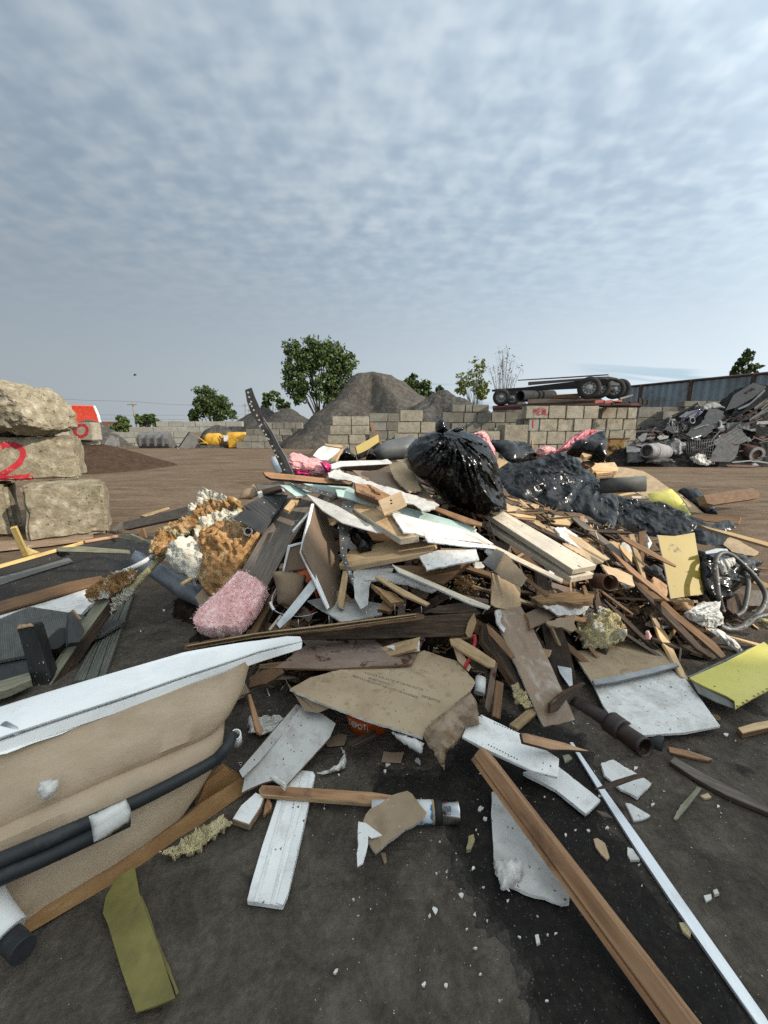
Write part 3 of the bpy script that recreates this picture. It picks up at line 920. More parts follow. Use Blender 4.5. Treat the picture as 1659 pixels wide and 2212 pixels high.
W = [atZ(v, x, y, .004) for v, x, y in wet]
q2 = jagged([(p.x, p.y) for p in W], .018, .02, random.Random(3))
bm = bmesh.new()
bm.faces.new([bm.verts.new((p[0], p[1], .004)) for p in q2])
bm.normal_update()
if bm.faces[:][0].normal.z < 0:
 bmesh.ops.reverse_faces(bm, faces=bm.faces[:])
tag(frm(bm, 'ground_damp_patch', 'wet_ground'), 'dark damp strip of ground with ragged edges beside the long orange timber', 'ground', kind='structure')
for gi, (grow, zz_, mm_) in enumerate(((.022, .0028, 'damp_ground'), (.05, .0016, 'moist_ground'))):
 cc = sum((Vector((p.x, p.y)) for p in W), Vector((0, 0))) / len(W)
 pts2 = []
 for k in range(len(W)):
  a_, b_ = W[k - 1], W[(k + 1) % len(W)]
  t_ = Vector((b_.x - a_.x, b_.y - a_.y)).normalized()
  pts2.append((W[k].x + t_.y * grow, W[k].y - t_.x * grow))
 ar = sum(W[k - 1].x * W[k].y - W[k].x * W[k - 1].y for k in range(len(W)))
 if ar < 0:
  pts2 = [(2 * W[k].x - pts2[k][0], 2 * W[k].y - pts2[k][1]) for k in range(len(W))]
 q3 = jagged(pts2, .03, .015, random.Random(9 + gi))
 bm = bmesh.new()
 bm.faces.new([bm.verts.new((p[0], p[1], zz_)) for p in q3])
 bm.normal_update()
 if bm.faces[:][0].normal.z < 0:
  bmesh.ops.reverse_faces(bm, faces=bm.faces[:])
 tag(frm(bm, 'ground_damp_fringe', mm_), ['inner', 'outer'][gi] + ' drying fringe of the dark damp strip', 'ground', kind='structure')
sh = empty('unseen_shade_shed', (11, -6, 0), 'unseen plain shed added behind the camera to shade the front of the waste heap', 'shed')  # added out of view behind the camera to cast the foreground shade
bm = bmesh.new()
e1, e2 = Vector((6.2, -1.04, 0)), Vector((15.6, -3.0, 0))  # front edge set by where its shadow should end on the heap
dn = Vector((-.205, -.98, 0))
foot = [e1, e2, e2 + dn * 9, e1 + dn * 9]
lo = [bm.verts.new(p) for p in foot]
hi_ = [bm.verts.new(p + Vector((0, 0, 7))) for p in foot]
for i in range(4):
 bm.faces.new((lo[i], lo[(i + 1) % 4], hi_[(i + 1) % 4], hi_[i]))
bmesh.ops.recalc_face_normals(bm, faces=bm.faces[:])
frm(bm, 'shade_shed_wall', 'blue_cladding', None, sh)
bm = bmesh.new()
vv = [bm.verts.new(p + Vector((0, 0, 7.003))) for p in foot] + [bm.verts.new(p + Vector((0, 0, 7.12))) for p in foot]
for q in ((3, 2, 1, 0), (4, 5, 6, 7), (0, 1, 5, 4), (1, 2, 6, 5), (2, 3, 7, 6), (3, 0, 4, 7)):
 bm.faces.new([vv[i] for i in q])
bmesh.ops.recalc_face_normals(bm, faces=bm.faces[:])
frm(bm, 'shade_shed_roof', 'galv', None, sh)
SEED = [0]
NB = 0
def blk(view, x0, x1, y0, y1, Y, label, m='concrete_grey', depth=.6, group=None, toground=False, amp=.014, bev=.022, rz=0, cuts=3, chip=.0, name='concrete_block'):
 SEED[0] += 1
 ym = (y0 + y1) / 2
 xm = (x0 + x1) / 2
 a, b = atY(view, x0, ym, Y), atY(view, x1, ym, Y)
 zt = atY(view, xm, y0, Y).z
 zb = 0.0 if toground else atY(view, xm, y1, Y).z
 wd = b.x - a.x - .03
 fc = Vector(((a.x + b.x) / 2, Y, zb))
 if rz:
  ph = math.atan2(fc.x, Y)
  wd *= math.cos(ph) / math.cos(ph + rz)
 bm = rockbox(wd, depth, zt - zb - .014, bev, amp, cuts, 2.4 if cuts > 5 else 1.7, SEED[0] * 1.37, chip)
 mw = Matrix.Translation(fc) @ Matrix.Rotation(rz, 4, 'Z') @ Matrix.Translation((0, depth / 2, 0))
 o = frm(bm, name, m, mw, None, 42)
 tag(o, label, 'block', group)
 return o
ORD = ['first', 'second', 'third', 'fourth', 'fifth', 'sixth', 'seventh', 'eighth', 'ninth', 'tenth', 'eleventh']
def wall(view, Y, rows, start, wname, m='concrete_grey', depth=.6, slope=0, group=None, special=None):
 """rows: (course name, top, bottom, [x bounds]); start: what the counting starts from"""
 for ri, (cn, y0, y1, xs) in enumerate(rows):
  last = ri == len(rows) - 1
  for k in range(len(xs) - 1):
   lab = '%s block from %s, %s, %s' % (ORD[k], start, cn, wname)
   mm, ll = m, lab
   if special and (ri, k) in special:
    mm, ll = special[(ri, k)]
    ll = ll or lab
   x0, x1 = xs[k], xs[k + 1]
   Yk = Y + slope * k + random.uniform(-.03, .03)
   blk(view, x0, x1, y0 + random.uniform(-1, 1), y1, Yk, ll, mm, depth, group or 'cast concrete blocks of the yard walls', last)
wall('A1', 42, [('top course', 595, 630, [1018, 1098, 1196, 1274, 1410, 1472, 1580]),
    ('upper course', 632, 665, [843, 1000, 1084, 1160, 1226, 1302, 1380, 1470]),
    ('middle course', 665, 703, [720, 880, 940, 1040, 1135, 1230]),
    ('lower course', 703, 740, [755, 803, 884, 940, 1040, 1135, 1230]),
    ('bottom course', 740, 772, [770, 840, 880, 938, 1040, 1135, 1230])],
     'the red barn', 'long pale wall behind the digger buckets', 'concrete_pale')
wall('A2', 36.6, [('top course', 635, 678, [200, 285, 362, 438, 480]),
                  ('upper course', 678, 719, [112, 165, 228, 282, 332, 410]),
                  ('lower course', 719, 762, [96, 192, 270, 345]),
                  ('bottom course', 762, 802, [50, 150, 236, 310])],
     'the yellow hopper', 'wall before the tall tree')
wall('A2', 25, [('top course', 594, 655, [677, 801, 915]), ('upper course', 655, 716, [661, 802, 917]), ('lower course', 716, 776, [647, 786, 892]), ('bottom course', 776, 836, [655, 790, 905])],
     'the sand', 'short stack before the tall gravel heap', 'concrete')
wall('A2', 27.5, [('top course', 575, 632, [917, 1040, 1118, 1190]), ('second course', 632, 690, [928, 1031, 1130, 1200]), ('third course', 690, 745, [917, 1040, 1118, 1190]), ('buried course', 745, 790, [928, 1031, 1130])],
     'the short stack', 'wall half buried in gravel')
wall('A2', 20.3, [('top course', 555, 630, [1119, 1270]), ('upper course', 632, 705, [1101, 1254, 1352]), ('lower course', 706, 778, [1082, 1238, 1340]), ('bottom course', 778, 840, [1095, 1250, 1345])],
     'the gravel spill', 'stack behind the knotted black bag', 'concrete')
wall('A3', 23.7, [('top course', 606, 668, [580, 690, 748, 884]), ('second course', 670, 754, [500, 676, 785, 902, 1015, 1120]), ('third course', 756, 836, [575, 697, 818, 935, 1050, 1150]), ('bottom course', 836, 905, [500, 640, 760, 880, 1000])],
     'the gravel', 'wall beside the flatbed')
o = blk('A3', 782, 974, 822, 940, 14.2, 'low concrete block standing just behind the knotted black bag', 'concrete', toground=True)
o = blk('A3', 922, 1024, 798, 940, 15.2, 'narrow upright concrete block between the low block and the big block', 'concrete', toground=True, rz=R(12))
o = blk('A3', 1002, 1204, 770, 940, 14.8, 'biggest concrete block standing at the foot of the lettered wall', 'concrete', depth=.9, toground=True)
wall('A4', 17.8, [('top course', 492, 578, [76, 226, 341, 456, 555]),
                  ('upper course', 576, 660, [94, 166, 286, 391, 507]),
                  ('lower course', 660, 746, [100, 215, 335, 440, 545]),
                  ('bottom course', 746, 826, [95, 160, 280, 400, 510])],
     'the lettered end', 'wall under the flatbed', 'concrete',
     special={(0, 0): ('concrete', 'block with red METAL lettering on a white painted face'), (1, 0): ('concrete_pale', 'white painted block marked with one red upright stroke')})
wall('A4', 19.2, [('top course', 503, 578, [574, 670, 742, 806]), ('upper course', 578, 652, [510, 604, 712, 800]), ('lower course', 652, 724, [530, 622, 720, 800]), ('bottom course', 724, 790, [510, 604, 712, 800])],
     'the sunlit part', 'wall behind the rusty box', 'concrete')
blk('A4', 36, 100, 576, 660, 18.6, 'rounded grey block end peeping out beside the red stroke', 'concrete_grey')
wall('A4', 24, [('top course', 500, 570, [812, 966, 1092]), ('upper course', 570, 635, [800, 966, 1100]), ('lower course', 635, 700, [830, 980, 1110]), ('bottom course', 700, 760, [800, 960, 1100])],
     'the rusty box', 'grey wall under the blue fence')
wall('A4', 22.6, [('top course', 528, 585, [970, 1092]), ('lower course', 585, 660, [960, 1110]), ('bottom course', 660, 740, [950, 1100])],
     'the rods', 'stub behind the scrap metal')
G2 = 'big weathered blocks of the near stack'
blk('B1', 186, 888, 8, 448, 5.5, 'big rounded bottom block beside the wooden frame', 'concrete_near', .8, G2, True, .022, .045, R(31), 12, .06)
blk('B1', -330, 108, 20, 455, 5.5, 'bottom block with a dark gap beside it, mostly cut off', 'concrete_near', .8, G2, True, .022, .045, R(36), 12, .06)
two = blk('A1', -260, 532, 692, 982, 5.75, 'wide block with a big red 2 sprayed on it', 'concrete_near', .8, G2, False, .02, .03, R(30), 12, .06)
blk('A1', 215, 600, 600, 719, 16.6, 'block with a red sprayed ring', 'concrete', .6, G2)
blk('A1', 400, 600, 727, 836, 16.8, 'pinkish block under the one with the red ring', 'concrete', .6, G2)
blk('A1', 440, 628, 846, 950, 16.9, 'bottom block of the column under the red ring', 'concrete', .6, G2, True)
blk('A1', 322, 412, 482, 602, 18.2, 'upright block with small red marks beside the red roof', 'concrete', .6, G2)
blk('A1', 220, 372, 612, 692, 15.0, 'wedge of concrete under the broken boulder', 'concrete', .6, G2, amp=.05)
def boulder(view, f, Y, dep, name, label, m, amp=.09):
 c, n = atY(view, *f[:2], Y), Vector((0, -1, 0))
 W = [onplane(view, x, y, c, n) for x, y in pairs(f)]
 cen = sum(W, Vector()) / len(W)
 bm = bmesh.new()
 vs = []
 for w_ in W:
  p = w_ - cen
  vs.append(bm.verts.new(p))
  vs.append(bm.verts.new((p.x * .78, -dep * .5, p.z * .72)))
  vs.append(bm.verts.new((p.x * .9, dep * .6, p.z * .85)))
 bmesh.ops.convex_hull(bm, input=bm.verts[:])
 for v in [v for v in bm.verts if not v.link_faces]:
  bm.verts.remove(v)
 bmesh.ops.triangulate(bm, faces=bm.faces[:])
 for _ in range(4):
  bmesh.ops.subdivide_edges(bm, edges=[e for e in bm.edges if e.calc_length() > .055], cuts=1)
  bmesh.ops.triangulate(bm, faces=bm.faces[:])
 bmesh.ops.smooth_vert(bm, verts=bm.verts[:], factor=.5, use_axis_x=True, use_axis_y=True, use_axis_z=True)
 for v in bm.verts:
  v.co += v.co.normalized() * (MN.fractal(v.co * 3 + Vector((3, 1, 2)), .8, 2.1, 4) * amp + MN.fractal(v.co * 14, .8, 2.1, 3) * amp * .22)
 return tag(frm(bm, name, m, Matrix.Translation(cen)), label, 'rubble', G2)
boulder('A1', [-260, 690, -260, 420, -80, 350, 60, 342, 130, 346, 170, 375, 235, 392, 265, 440, 300, 480, 345, 560, 378, 650, 330, 668, 260, 660, 210, 690], 5.9, .8, 'broken_boulder', 'huge jagged lump of broken concrete on top of the stack', 'concrete_near')
boulder('A1', [412, 600, 416, 580, 432, 574, 448, 585, 452, 600], 16.9, .3, 'loose_stone', 'small reddish stone on the block with the red ring', 'concrete', .02)
def paint(view, strokes, Y, wid, name, parent, m='red_spray', gap=.006):
 """sprayed strokes: ribbons following a block's rough face"""
 bpy.context.view_layer.update()
 inv = parent.matrix_world.inverted()
 bm = bmesh.new()
 def hug(p):
  d_ = (p - CAM).normalized()
  ok, loc, nn_, _ = parent.ray_cast(inv @ CAM, (inv.to_3x3() @ d_).normalized(), distance=60)
  return (parent.matrix_world @ loc - d_ * gap) if ok else p
 for f in strokes:
  pts = spline([atY(view, x, y, Y) for x, y in pairs(f)], 8)
  rows = []
  for i, p in enumerate(pts):
   t = (pts[min(i + 1, len(pts) - 1)] - pts[max(i - 1, 0)]).normalized()
   nn = Vector((-t.z, 0, t.x)) * wid * (.5 + .16 * MN.noise(p * 14 / max(wid * 6, .3)))
   rows.append([bm.verts.new(hug(p + nn * k)) for k in (1, .33, -.33, -1)])
  for i in range(len(pts) - 1):
   for k in range(3):
    bm.faces.new((rows[i][k], rows[i + 1][k], rows[i + 1][k + 1], rows[i][k + 1]))
 bm.normal_update()
 for fc in bm.faces:
  if fc.normal.y > 0:
   fc.normal_flip()
 bmesh.ops.solidify(bm, geom=bm.faces[:], thickness=.003)
 return frm(bm, name, m, None, parent)
bpy.context.view_layer.update()
paint('A1', [[-30, 775, 30, 750, 90, 748, 140, 775, 150, 815, 120, 870, 50, 920, -10, 965, 40, 972, 120, 962, 215, 958]], 5.75, .085, 'painted_number', two)
B = {o['label']: o for o in bpy.data.objects if 'label' in o}
paint('A1', [[528, 618, 500, 635, 488, 660, 500, 685, 528, 696, 560, 680, 570, 652, 556, 625, 528, 618]], 16.6, .13, 'painted_ring', B['block with a red sprayed ring'])
paint('A1', [[325, 488, 326, 502], [338, 488, 339, 505], [350, 490, 351, 503]], 18.2, .12, 'painted_mark', B['upright block with small red marks beside the red roof'])
ml = B['block with red METAL lettering on a white painted face']
paint('A4', [[123, 588, 123, 640]], 17.8, .06, 'painted_stroke', B['white painted block marked with one red upright stroke'])
paint('A4', [[128, 535, 160, 534, 200, 536, 222, 537]], 17.8, .47, 'whitewash_patch', ml, 'concrete_pale')
paint('A4', [[136, 552, 136, 514, 144, 532, 152, 514, 153, 552], [162, 512, 161, 551], [162, 512, 176, 511], [161, 531, 173, 530], [161, 551, 176, 550], [168, 506, 174, 500],
             [179, 514, 196, 512], [188, 513, 187, 551], [192, 551, 199, 514, 206, 550], [195, 538, 203, 538], [209, 514, 208, 550, 219, 549]], 17.8, .03, 'painted_letters', ml, gap=.035)
def heap(name, label, cx, cy, r, prof, m, nx=70, noise=.35, ridge=None, group='gravel heaps in the yard bays', flat=0, rn=.6):
 bm = bmesh.new()
 V = []
 for j in range(nx + 1):
  row = []
  for i in range(nx + 1):
   x, y = -r + 2 * r * i / nx, -r + 2 * r * j / nx
   d = math.hypot(max(0, abs(x) - flat) if flat else x, y)
   ang = math.atan2(y, x)
   s_ = d * (1 + .10 * MN.noise(Vector((math.cos(ang) * 2 + cx, math.sin(ang) * 2, cy))))
   h = prof(s_, ang)
   n = MN.fractal(Vector((x * rn + cx, y * rn, cy)), .9, 2, 5) * noise * min(1, max(0, h) / 1.0 + .15)
   n += .22 * noise * 2 * MN.noise(Vector((ang * 5, d * .12, cx))) * min(1, max(0, h))
   row.append(bm.verts.new((x, y, max(-.3, h + n) if h > 0 else -.3)))
  V.append(row)
 for j in range(nx):
  for i in range(nx):
   q = (V[j][i], V[j][i + 1], V[j + 1][i + 1], V[j + 1][i])
   if max(v.co.z for v in q) > -.25:
    bm.faces.new(q)
 for v in [v for v in bm.verts if not v.link_faces]:
  bm.verts.remove(v)
 return tag(frm(bm, name, m, Matrix.Translation((cx, cy, 0)), None, True), label, 'heap', group)
def interp(t, pts):
 if t <= pts[0][0]:
  return pts[0][1]
 for (a, b), (c, d) in zip(pts, pts[1:]):
  if t <= c:
   return b + (d - b) * (t - a) / (c - a)
 return pts[-1][1] - (t - pts[-1][0]) * .3
LP = [(0, 8.3), (1.6, 6.5), (2.9, 4.9), (5.4, 3.2), (7.3, 1.4), (9.6, 0)]
RP = [(0, 8.3), (12.4, 0)]
def bigheap(d, a):
 k = max(0, min(1, (math.cos(a - R(205)) + .1) * 1.6))
 k = k * k * (3 - 2 * k)
 h = interp(d, LP) * k + interp(d, RP) * (1 - k)
 return h if h < 7.6 else 7.6 + (h - 7.6) * .35
heap('gravel_heap', 'tallest brown grey gravel heap with a flat top', -1.4, 44, 15, bigheap, 'gravel', 110, .26, flat=1.2)
heap('gravel_heap', 'dark gravel heap spilling between the two short block stacks', 5.0, 33, 10.5, lambda d, a: 4.9 - .52 * d, 'dark_gravel', 80, .5)
heap('gravel_heap', 'low dark gravel heap behind the wall beside the flatbed', 11.5, 34, 8, lambda d, a: 4.1 - .5 * d, 'dark_gravel', 50, .4)
heap('gravel_heap', 'dark pointed gravel heap in front of the tall tree', -14.6, 60, 9, lambda d, a: 5.3 - .62 * d, 'dark_gravel', 50, .35)
heap('gravel_heap', 'dark gravel heap behind the leaning steel strip', -21.3, 70, 10, lambda d, a: 5.9 - .6 * d, 'dark_gravel', 50, .35)
heap('gravel_heap', 'small distant dark heap at the foot of the tall tree', -9.5, 64, 6, lambda d, a: 4.0 - .62 * d, 'dark_gravel', 40, .3)
heap('gravel_heap', 'low black heap behind the yellow hopper', -16.8, 40, 4.6, lambda d, a: 2.3 - .75 * d * (.5 + .5 * min(1, d / 2)), 'dark_gravel', 50, .3)
heap('gravel_heap', 'dark heap spilling past the single scoop bucket', -31.5, 42, 6, lambda d, a: 3.0 - .62 * d, 'dark_gravel', 50, .3)
heap('dirt_heap', 'dark brown soil heap behind the near block stack', -13.4, 17.2, 5, lambda d, a: 1.25 - .33 * d, 'dirt', 60, .12, rn=1.5)
def tree(label, view, bx, by, Y, lobes, n, m='leaf', leaf=.3, trunk=.16, stems=3, name='tree', bark='bark', group='trees beyond the yard', clump=.55, limbs=18, seed=1, wisp=0):
 rnd = random.Random(seed)
 b = atY(view, bx, by, Y)
 b.z = 0
 root = empty(name, b, label, 'tree', group)
 L = []
 for (x, y, rx, ry) in lobes:
  c = atY(view, x, y, Y) - b
  s = (atY(view, x + rx, y, Y) - atY(view, x, y, Y)).length
  s2 = (atY(view, x, y + ry, Y) - atY(view, x, y, Y)).length
  L.append((c, s, s2))
 bm = bmesh.new()
 cm = sum((c for c, *_ in L), Vector()) / len(L)
 for k in range(stems):
  a = 6.28 * k / max(1, stems) + .5
  base = Vector((math.cos(a), math.sin(a), 0)) * (trunk * 1.2 if stems > 1 else 0)
  top = L[k % len(L)][0] + Vector((0, 0, L[k % len(L)][2] * .3))
  mid = base.lerp(top, .5) + Vector((base.x * 2, base.y * 2, 0))
  sweep(bm, spline([base - Vector((0, 0, .1)), base.lerp(mid, .5), mid, top], 5), [trunk * (1 - .9 * i / 15) for i in range(16)], 7)
 for k in range(limbs):
  c, s, s2 = rnd.choice(L)
  u = Vector((rnd.gauss(0, 1), rnd.gauss(0, 1), rnd.gauss(0, 1))).normalized()
  end = c + Vector((u.x * s, u.y * s * .8, u.z * s2)) * rnd.uniform(.6, .98)
  st = Vector((end.x * .25, end.y * .25, max(.3, end.z * rnd.uniform(.35, .6))))
  md = st.lerp(end, .5) + Vector((0, 0, .2 * s))
  if wisp:
   pts = spline([st, md, end, end + Vector((u.x * .25, 0, -.35)) * s * wisp], 5)
  else:
   pts = spline([st, md, end], 5)
  sweep(bm, pts, [trunk * .38 * (1 - .85 * i / (len(pts) - 1)) for i in range(len(pts))], 5)
  if wisp:
   for q in range(5):
    p = pts[rnd.randrange(4, len(pts))]
    e = p + Vector((rnd.gauss(0, .3), rnd.gauss(0, .3), rnd.uniform(-.1, .45))) * s
    sweep(bm, spline([p, p.lerp(e, .5) + Vector((0, 0, .1 * s)), e, e + Vector((rnd.gauss(0, .1), 0, -.22)) * s], 3), trunk * .07, 4)
 frm(bm, 'trunk', bark, root.matrix_world.copy(), root)
 if n:
  bm = bmesh.new()
  cl = []
  for c, s, s2 in L:
   for k in range(max(3, int(30 * clump))):
    u = Vector((rnd.gauss(0, 1), rnd.gauss(0, 1), rnd.gauss(0, 1))).normalized() * rnd.random() ** .4
    cl.append((c + Vector((u.x * s, u.y * s * .8, u.z * s2)), min(s, s2) * rnd.uniform(.16, .34)))
  for k in range(n):
   c, r = rnd.choice(cl)
   p = c + Vector((rnd.gauss(0, .6), rnd.gauss(0, .6), rnd.gauss(0, .5))) * r
   a = Vector((rnd.gauss(0, 1), rnd.gauss(0, 1), rnd.gauss(0, .6))).normalized()
   d = a.orthogonal().normalized()
   d = (d * math.cos(k) + a.cross(d) * math.sin(k)) * leaf * rnd.uniform(.5, 1.1)
   e = a.cross(d) * .55
   bm.faces.new([bm.verts.new(q) for q in (p - d, p + e, p + d, p - e)])
  frm(bm, 'crown', m, root.matrix_world.copy(), root)
 return root
tree('tall dense green tree beside the biggest gravel heap', 'A2', 600, 560, 66, [(430, 250, 80, 170), (520, 200, 100, 120), (640, 210, 110, 120), (600, 400, 190, 110), (740, 260, 90, 110), (450, 420, 90, 90), (700, 400, 90, 110)], 15000, leaf=.30, trunk=.3, stems=6, seed=3, clump=1.3)
tree('broad green tree above the pale block wall', 'A1', 1390, 590, 80, [(1340, 440, 80, 70), (1420, 470, 90, 75), (1460, 540, 90, 55), (1350, 520, 90, 65), (1262, 560, 32, 42)], 8000, leaf=.33, trunk=.25, stems=3, seed=5, clump=1.1)
tree('small dark fir-like bush beside the utility pole', 'A1', 795, 660, 72, [(795, 600, 38, 45), (780, 640, 60, 30), (820, 640, 35, 30)], 1500, leaf=.35, seed=6)
tree('rounded dark tree behind the utility pole', 'A1', 960, 640, 76, [(930, 590, 55, 38), (1000, 590, 45, 35), (965, 570, 45, 25)], 1900, leaf=.38, seed=7)
tree('thin young tree behind the dark heaps', 'A2', 285, 560, 75, [(250, 480, 40, 35), (300, 470, 40, 35), (340, 520, 28, 45), (240, 520, 30, 30), (385, 525, 28, 18)], 1300, leaf=.4, trunk=.12, seed=8, clump=.5)
tree('windblown green tree between two gravel heaps', 'A2', 1240, 500, 58, [(1210, 380, 50, 60), (1280, 420, 60, 55), (1230, 440, 70, 40), (1380, 420, 20, 18)], 2300, leaf=.34, trunk=.15, seed=9, clump=.7)
tree('slender birch with sparse yellow green leaves', 'A3', 775, 560, 52, [(690, 400, 75, 75), (790, 300, 70, 80), (760, 430, 90, 80), (830, 480, 60, 60), (660, 490, 50, 50)], 1700, 'leaf_light', .2, .11, 3, bark='bark_grey', seed=10, limbs=26, clump=.8)
tree('wispy birch almost bare of leaves', 'A3', 1000, 500, 50, [(1000, 230, 95, 90), (1080, 310, 85, 80), (950, 340, 70, 70), (1010, 400, 80, 60)], 120, 'leaf_light', .14, .10, 3, bark='bark_grey', seed=11, limbs=26, wisp=1)
tree('small leafy tree top above the blue fence', 'A4', 1510, 300, 36, [(1520, 160, 38, 35), (1500, 220, 45, 40), (1570, 245, 35, 25), (1450, 265, 35, 30), (1530, 280, 60, 25)], 800, leaf=.24, trunk=.1, seed=12, clump=.5)
tree('little green bush growing behind the pale birch', 'A3', 830, 570, 49, [(825, 530, 45, 38)], 500, 'leaf_light', .22, .06, 1, name='bush', seed=13, limbs=4)
def pole(view, x0, y0, x1, y1, Y, r, label, cross=None):
 a, b = atY(view, x0, y0, Y), atY(view, x1, y1, Y)
 d = (b - a).normalized()
 foot = a + d * ((0 - a.z) / d.z)
 root = empty('utility_pole', foot, label, 'pole', 'wooden utility poles beyond the yard')
 bm = bmesh.new()
 sweep(bm, [foot - foot, b - foot], [r, r * .7], 8)
 frm(bm, 'shaft', 'pole_wood', root.matrix_world.copy(), root)
 bm = bmesh.new()
 e = b - foot - d * .6
 boxbm(bm, e.x - .9, e.x + .9, e.y - .25, e.y - .13, e.z - .08, e.z + .08)
 frm(bm, 'crossarm', 'pole_wood', root.matrix_world.copy(), root)
pole('A1', 893, 630, 862, 465, 75, .16, 'leaning wooden utility pole beside the rounded tree')
pole('A1', 1603, 560, 1600, 478, 130, .2, 'far utility pole nearest the leaning steel strip')
pole('A1', 1628, 565, 1625, 515, 150, .2, 'shortest far utility pole')
pole('A2', 340, 560, 338, 515, 140, .2, 'far utility pole behind the thin young tree')
WG = 'overhead wires'
TUBE('overhead_wire', 'highest overhead wire meeting the top of the leaning pole', 'wire', 'wire', 'A1', [-300, 430, 280, 443, 560, 458, 863, 466, 1100, 484, 1280, 490, 1600, 497], .03, dep=[75] * 5 + [85, 120], k=4, sides=4, group=WG)
TUBE('overhead_wire', 'middle overhead wire running past the rounded tree', 'wire', 'wire', 'A1', [-300, 545, 560, 552, 880, 556, 1230, 555, 1600, 550], .028, dep=[75, 75, 75, 90, 120], k=4, sides=4, group=WG)
TUBE('overhead_wire', 'lowest overhead wire running past the rounded tree', 'wire', 'wire', 'A1', [-300, 575, 560, 579, 880, 582, 1230, 582, 1600, 575], .028, dep=[75, 75, 75, 90, 120], k=4, sides=4, group=WG)
barn = empty('red_roofed_barn', atZ('A1', 500, 640, 0).normalized() * 0 + Vector((atY('A1', 430, 600, 88).x, 88, 0)), 'barn with a bright red gambrel roof', 'barn')
xa, xb = atY('A1', 200, 550, 88).x, atY('A1', 640, 550, 88).x
zt, zm, zb = atY('A1', 500, 493, 88).z, atY('A1', 500, 553, 88).z, atY('A1', 500, 606, 88).z
b0 = barn.matrix_world.copy()
bm = bmesh.new()
pr = [(88, zb), (89.3, zm), (93, zt), (96.7, zm), (98, zb)]
for k in range(4):
 (ya, za), (yb, zb2) = pr[k], pr[k + 1]
 q = [(xa, ya, za), (xb, ya, za), (xb, yb, zb2), (xa, yb, zb2)]
 bm.faces.new([bm.verts.new(Vector(p) - b0.translation) for p in q])
bmesh.ops.solidify(bm, geom=bm.faces[:], thickness=.12)
frm(bm, 'barn_roof', 'red_roof', b0, barn)
bm = bmesh.new()
boxbm(bm, xa - b0.translation.x + .3, xb - b0.translation.x - .3, .5, 9.5, 0, zb - .12)
frm(bm, 'barn_wall', 'brown_roof', b0, barn)
bm = bmesh.new()
sweep(bm, [Vector((xb + .1, y, z + .02)) - b0.translation for y, z in pr], .28, 6)
frm(bm, 'barge_board', 'white_paint', b0, barn)
bm = bmesh.new()
sweep(bm, [Vector((xa, 93, zt + .05)) - b0.translation, Vector((xb, 93, zt + .05)) - b0.translation], .15, 6)
sweep(bm, [Vector((xa, 89.25, zm - .02)) - b0.translation, Vector((xb, 89.25, zm - .02)) - b0.translation], .07, 6)
frm(bm, 'ridge_cap', 'red_roof', b0, barn)
piv = Vector((atY('A1', 640, 600, 88).x, 88, 0))
bpy.context.view_layer.update()
for o in barn.children:
 for v in o.data.vertices:
  p = v.co + b0.translation - piv
  p = Matrix.Rotation(R(43), 3, 'Z') @ p
  v.co = p + piv - b0.translation
hs = empty('low_house', (atY('A1', 700, 600, 110).x, 110, 0), 'low house with a brown roof beyond the red barn', 'house')
h0 = hs.matrix_world.copy()
x0, x1 = atY('A1', 560, 600, 110).x - h0.translation.x, atY('A1', 757, 600, 110).x - h0.translation.x
zt, zb = atY('A1', 700, 595, 110).z, atY('A1', 700, 645, 110).z
bm = bmesh.new()
for q in ([(x0, 0, zb), (x1, 0, zb), (x1, 4, zt), (x0, 4, zt)], [(x0, 4, zt), (x1, 4, zt), (x1, 8, zb), (x0, 8, zb)]):
 bm.faces.new([bm.verts.new(p) for p in q])
bmesh.ops.solidify(bm, geom=bm.faces[:], thickness=.15)
frm(bm, 'house_roof', 'brown_roof', h0, hs)
bm = bmesh.new()
boxbm(bm, x0 + .4, x1 - .4, .6, 7.4, 0, zb - .15)
frm(bm, 'house_wall', 'concrete_pale', h0, hs)
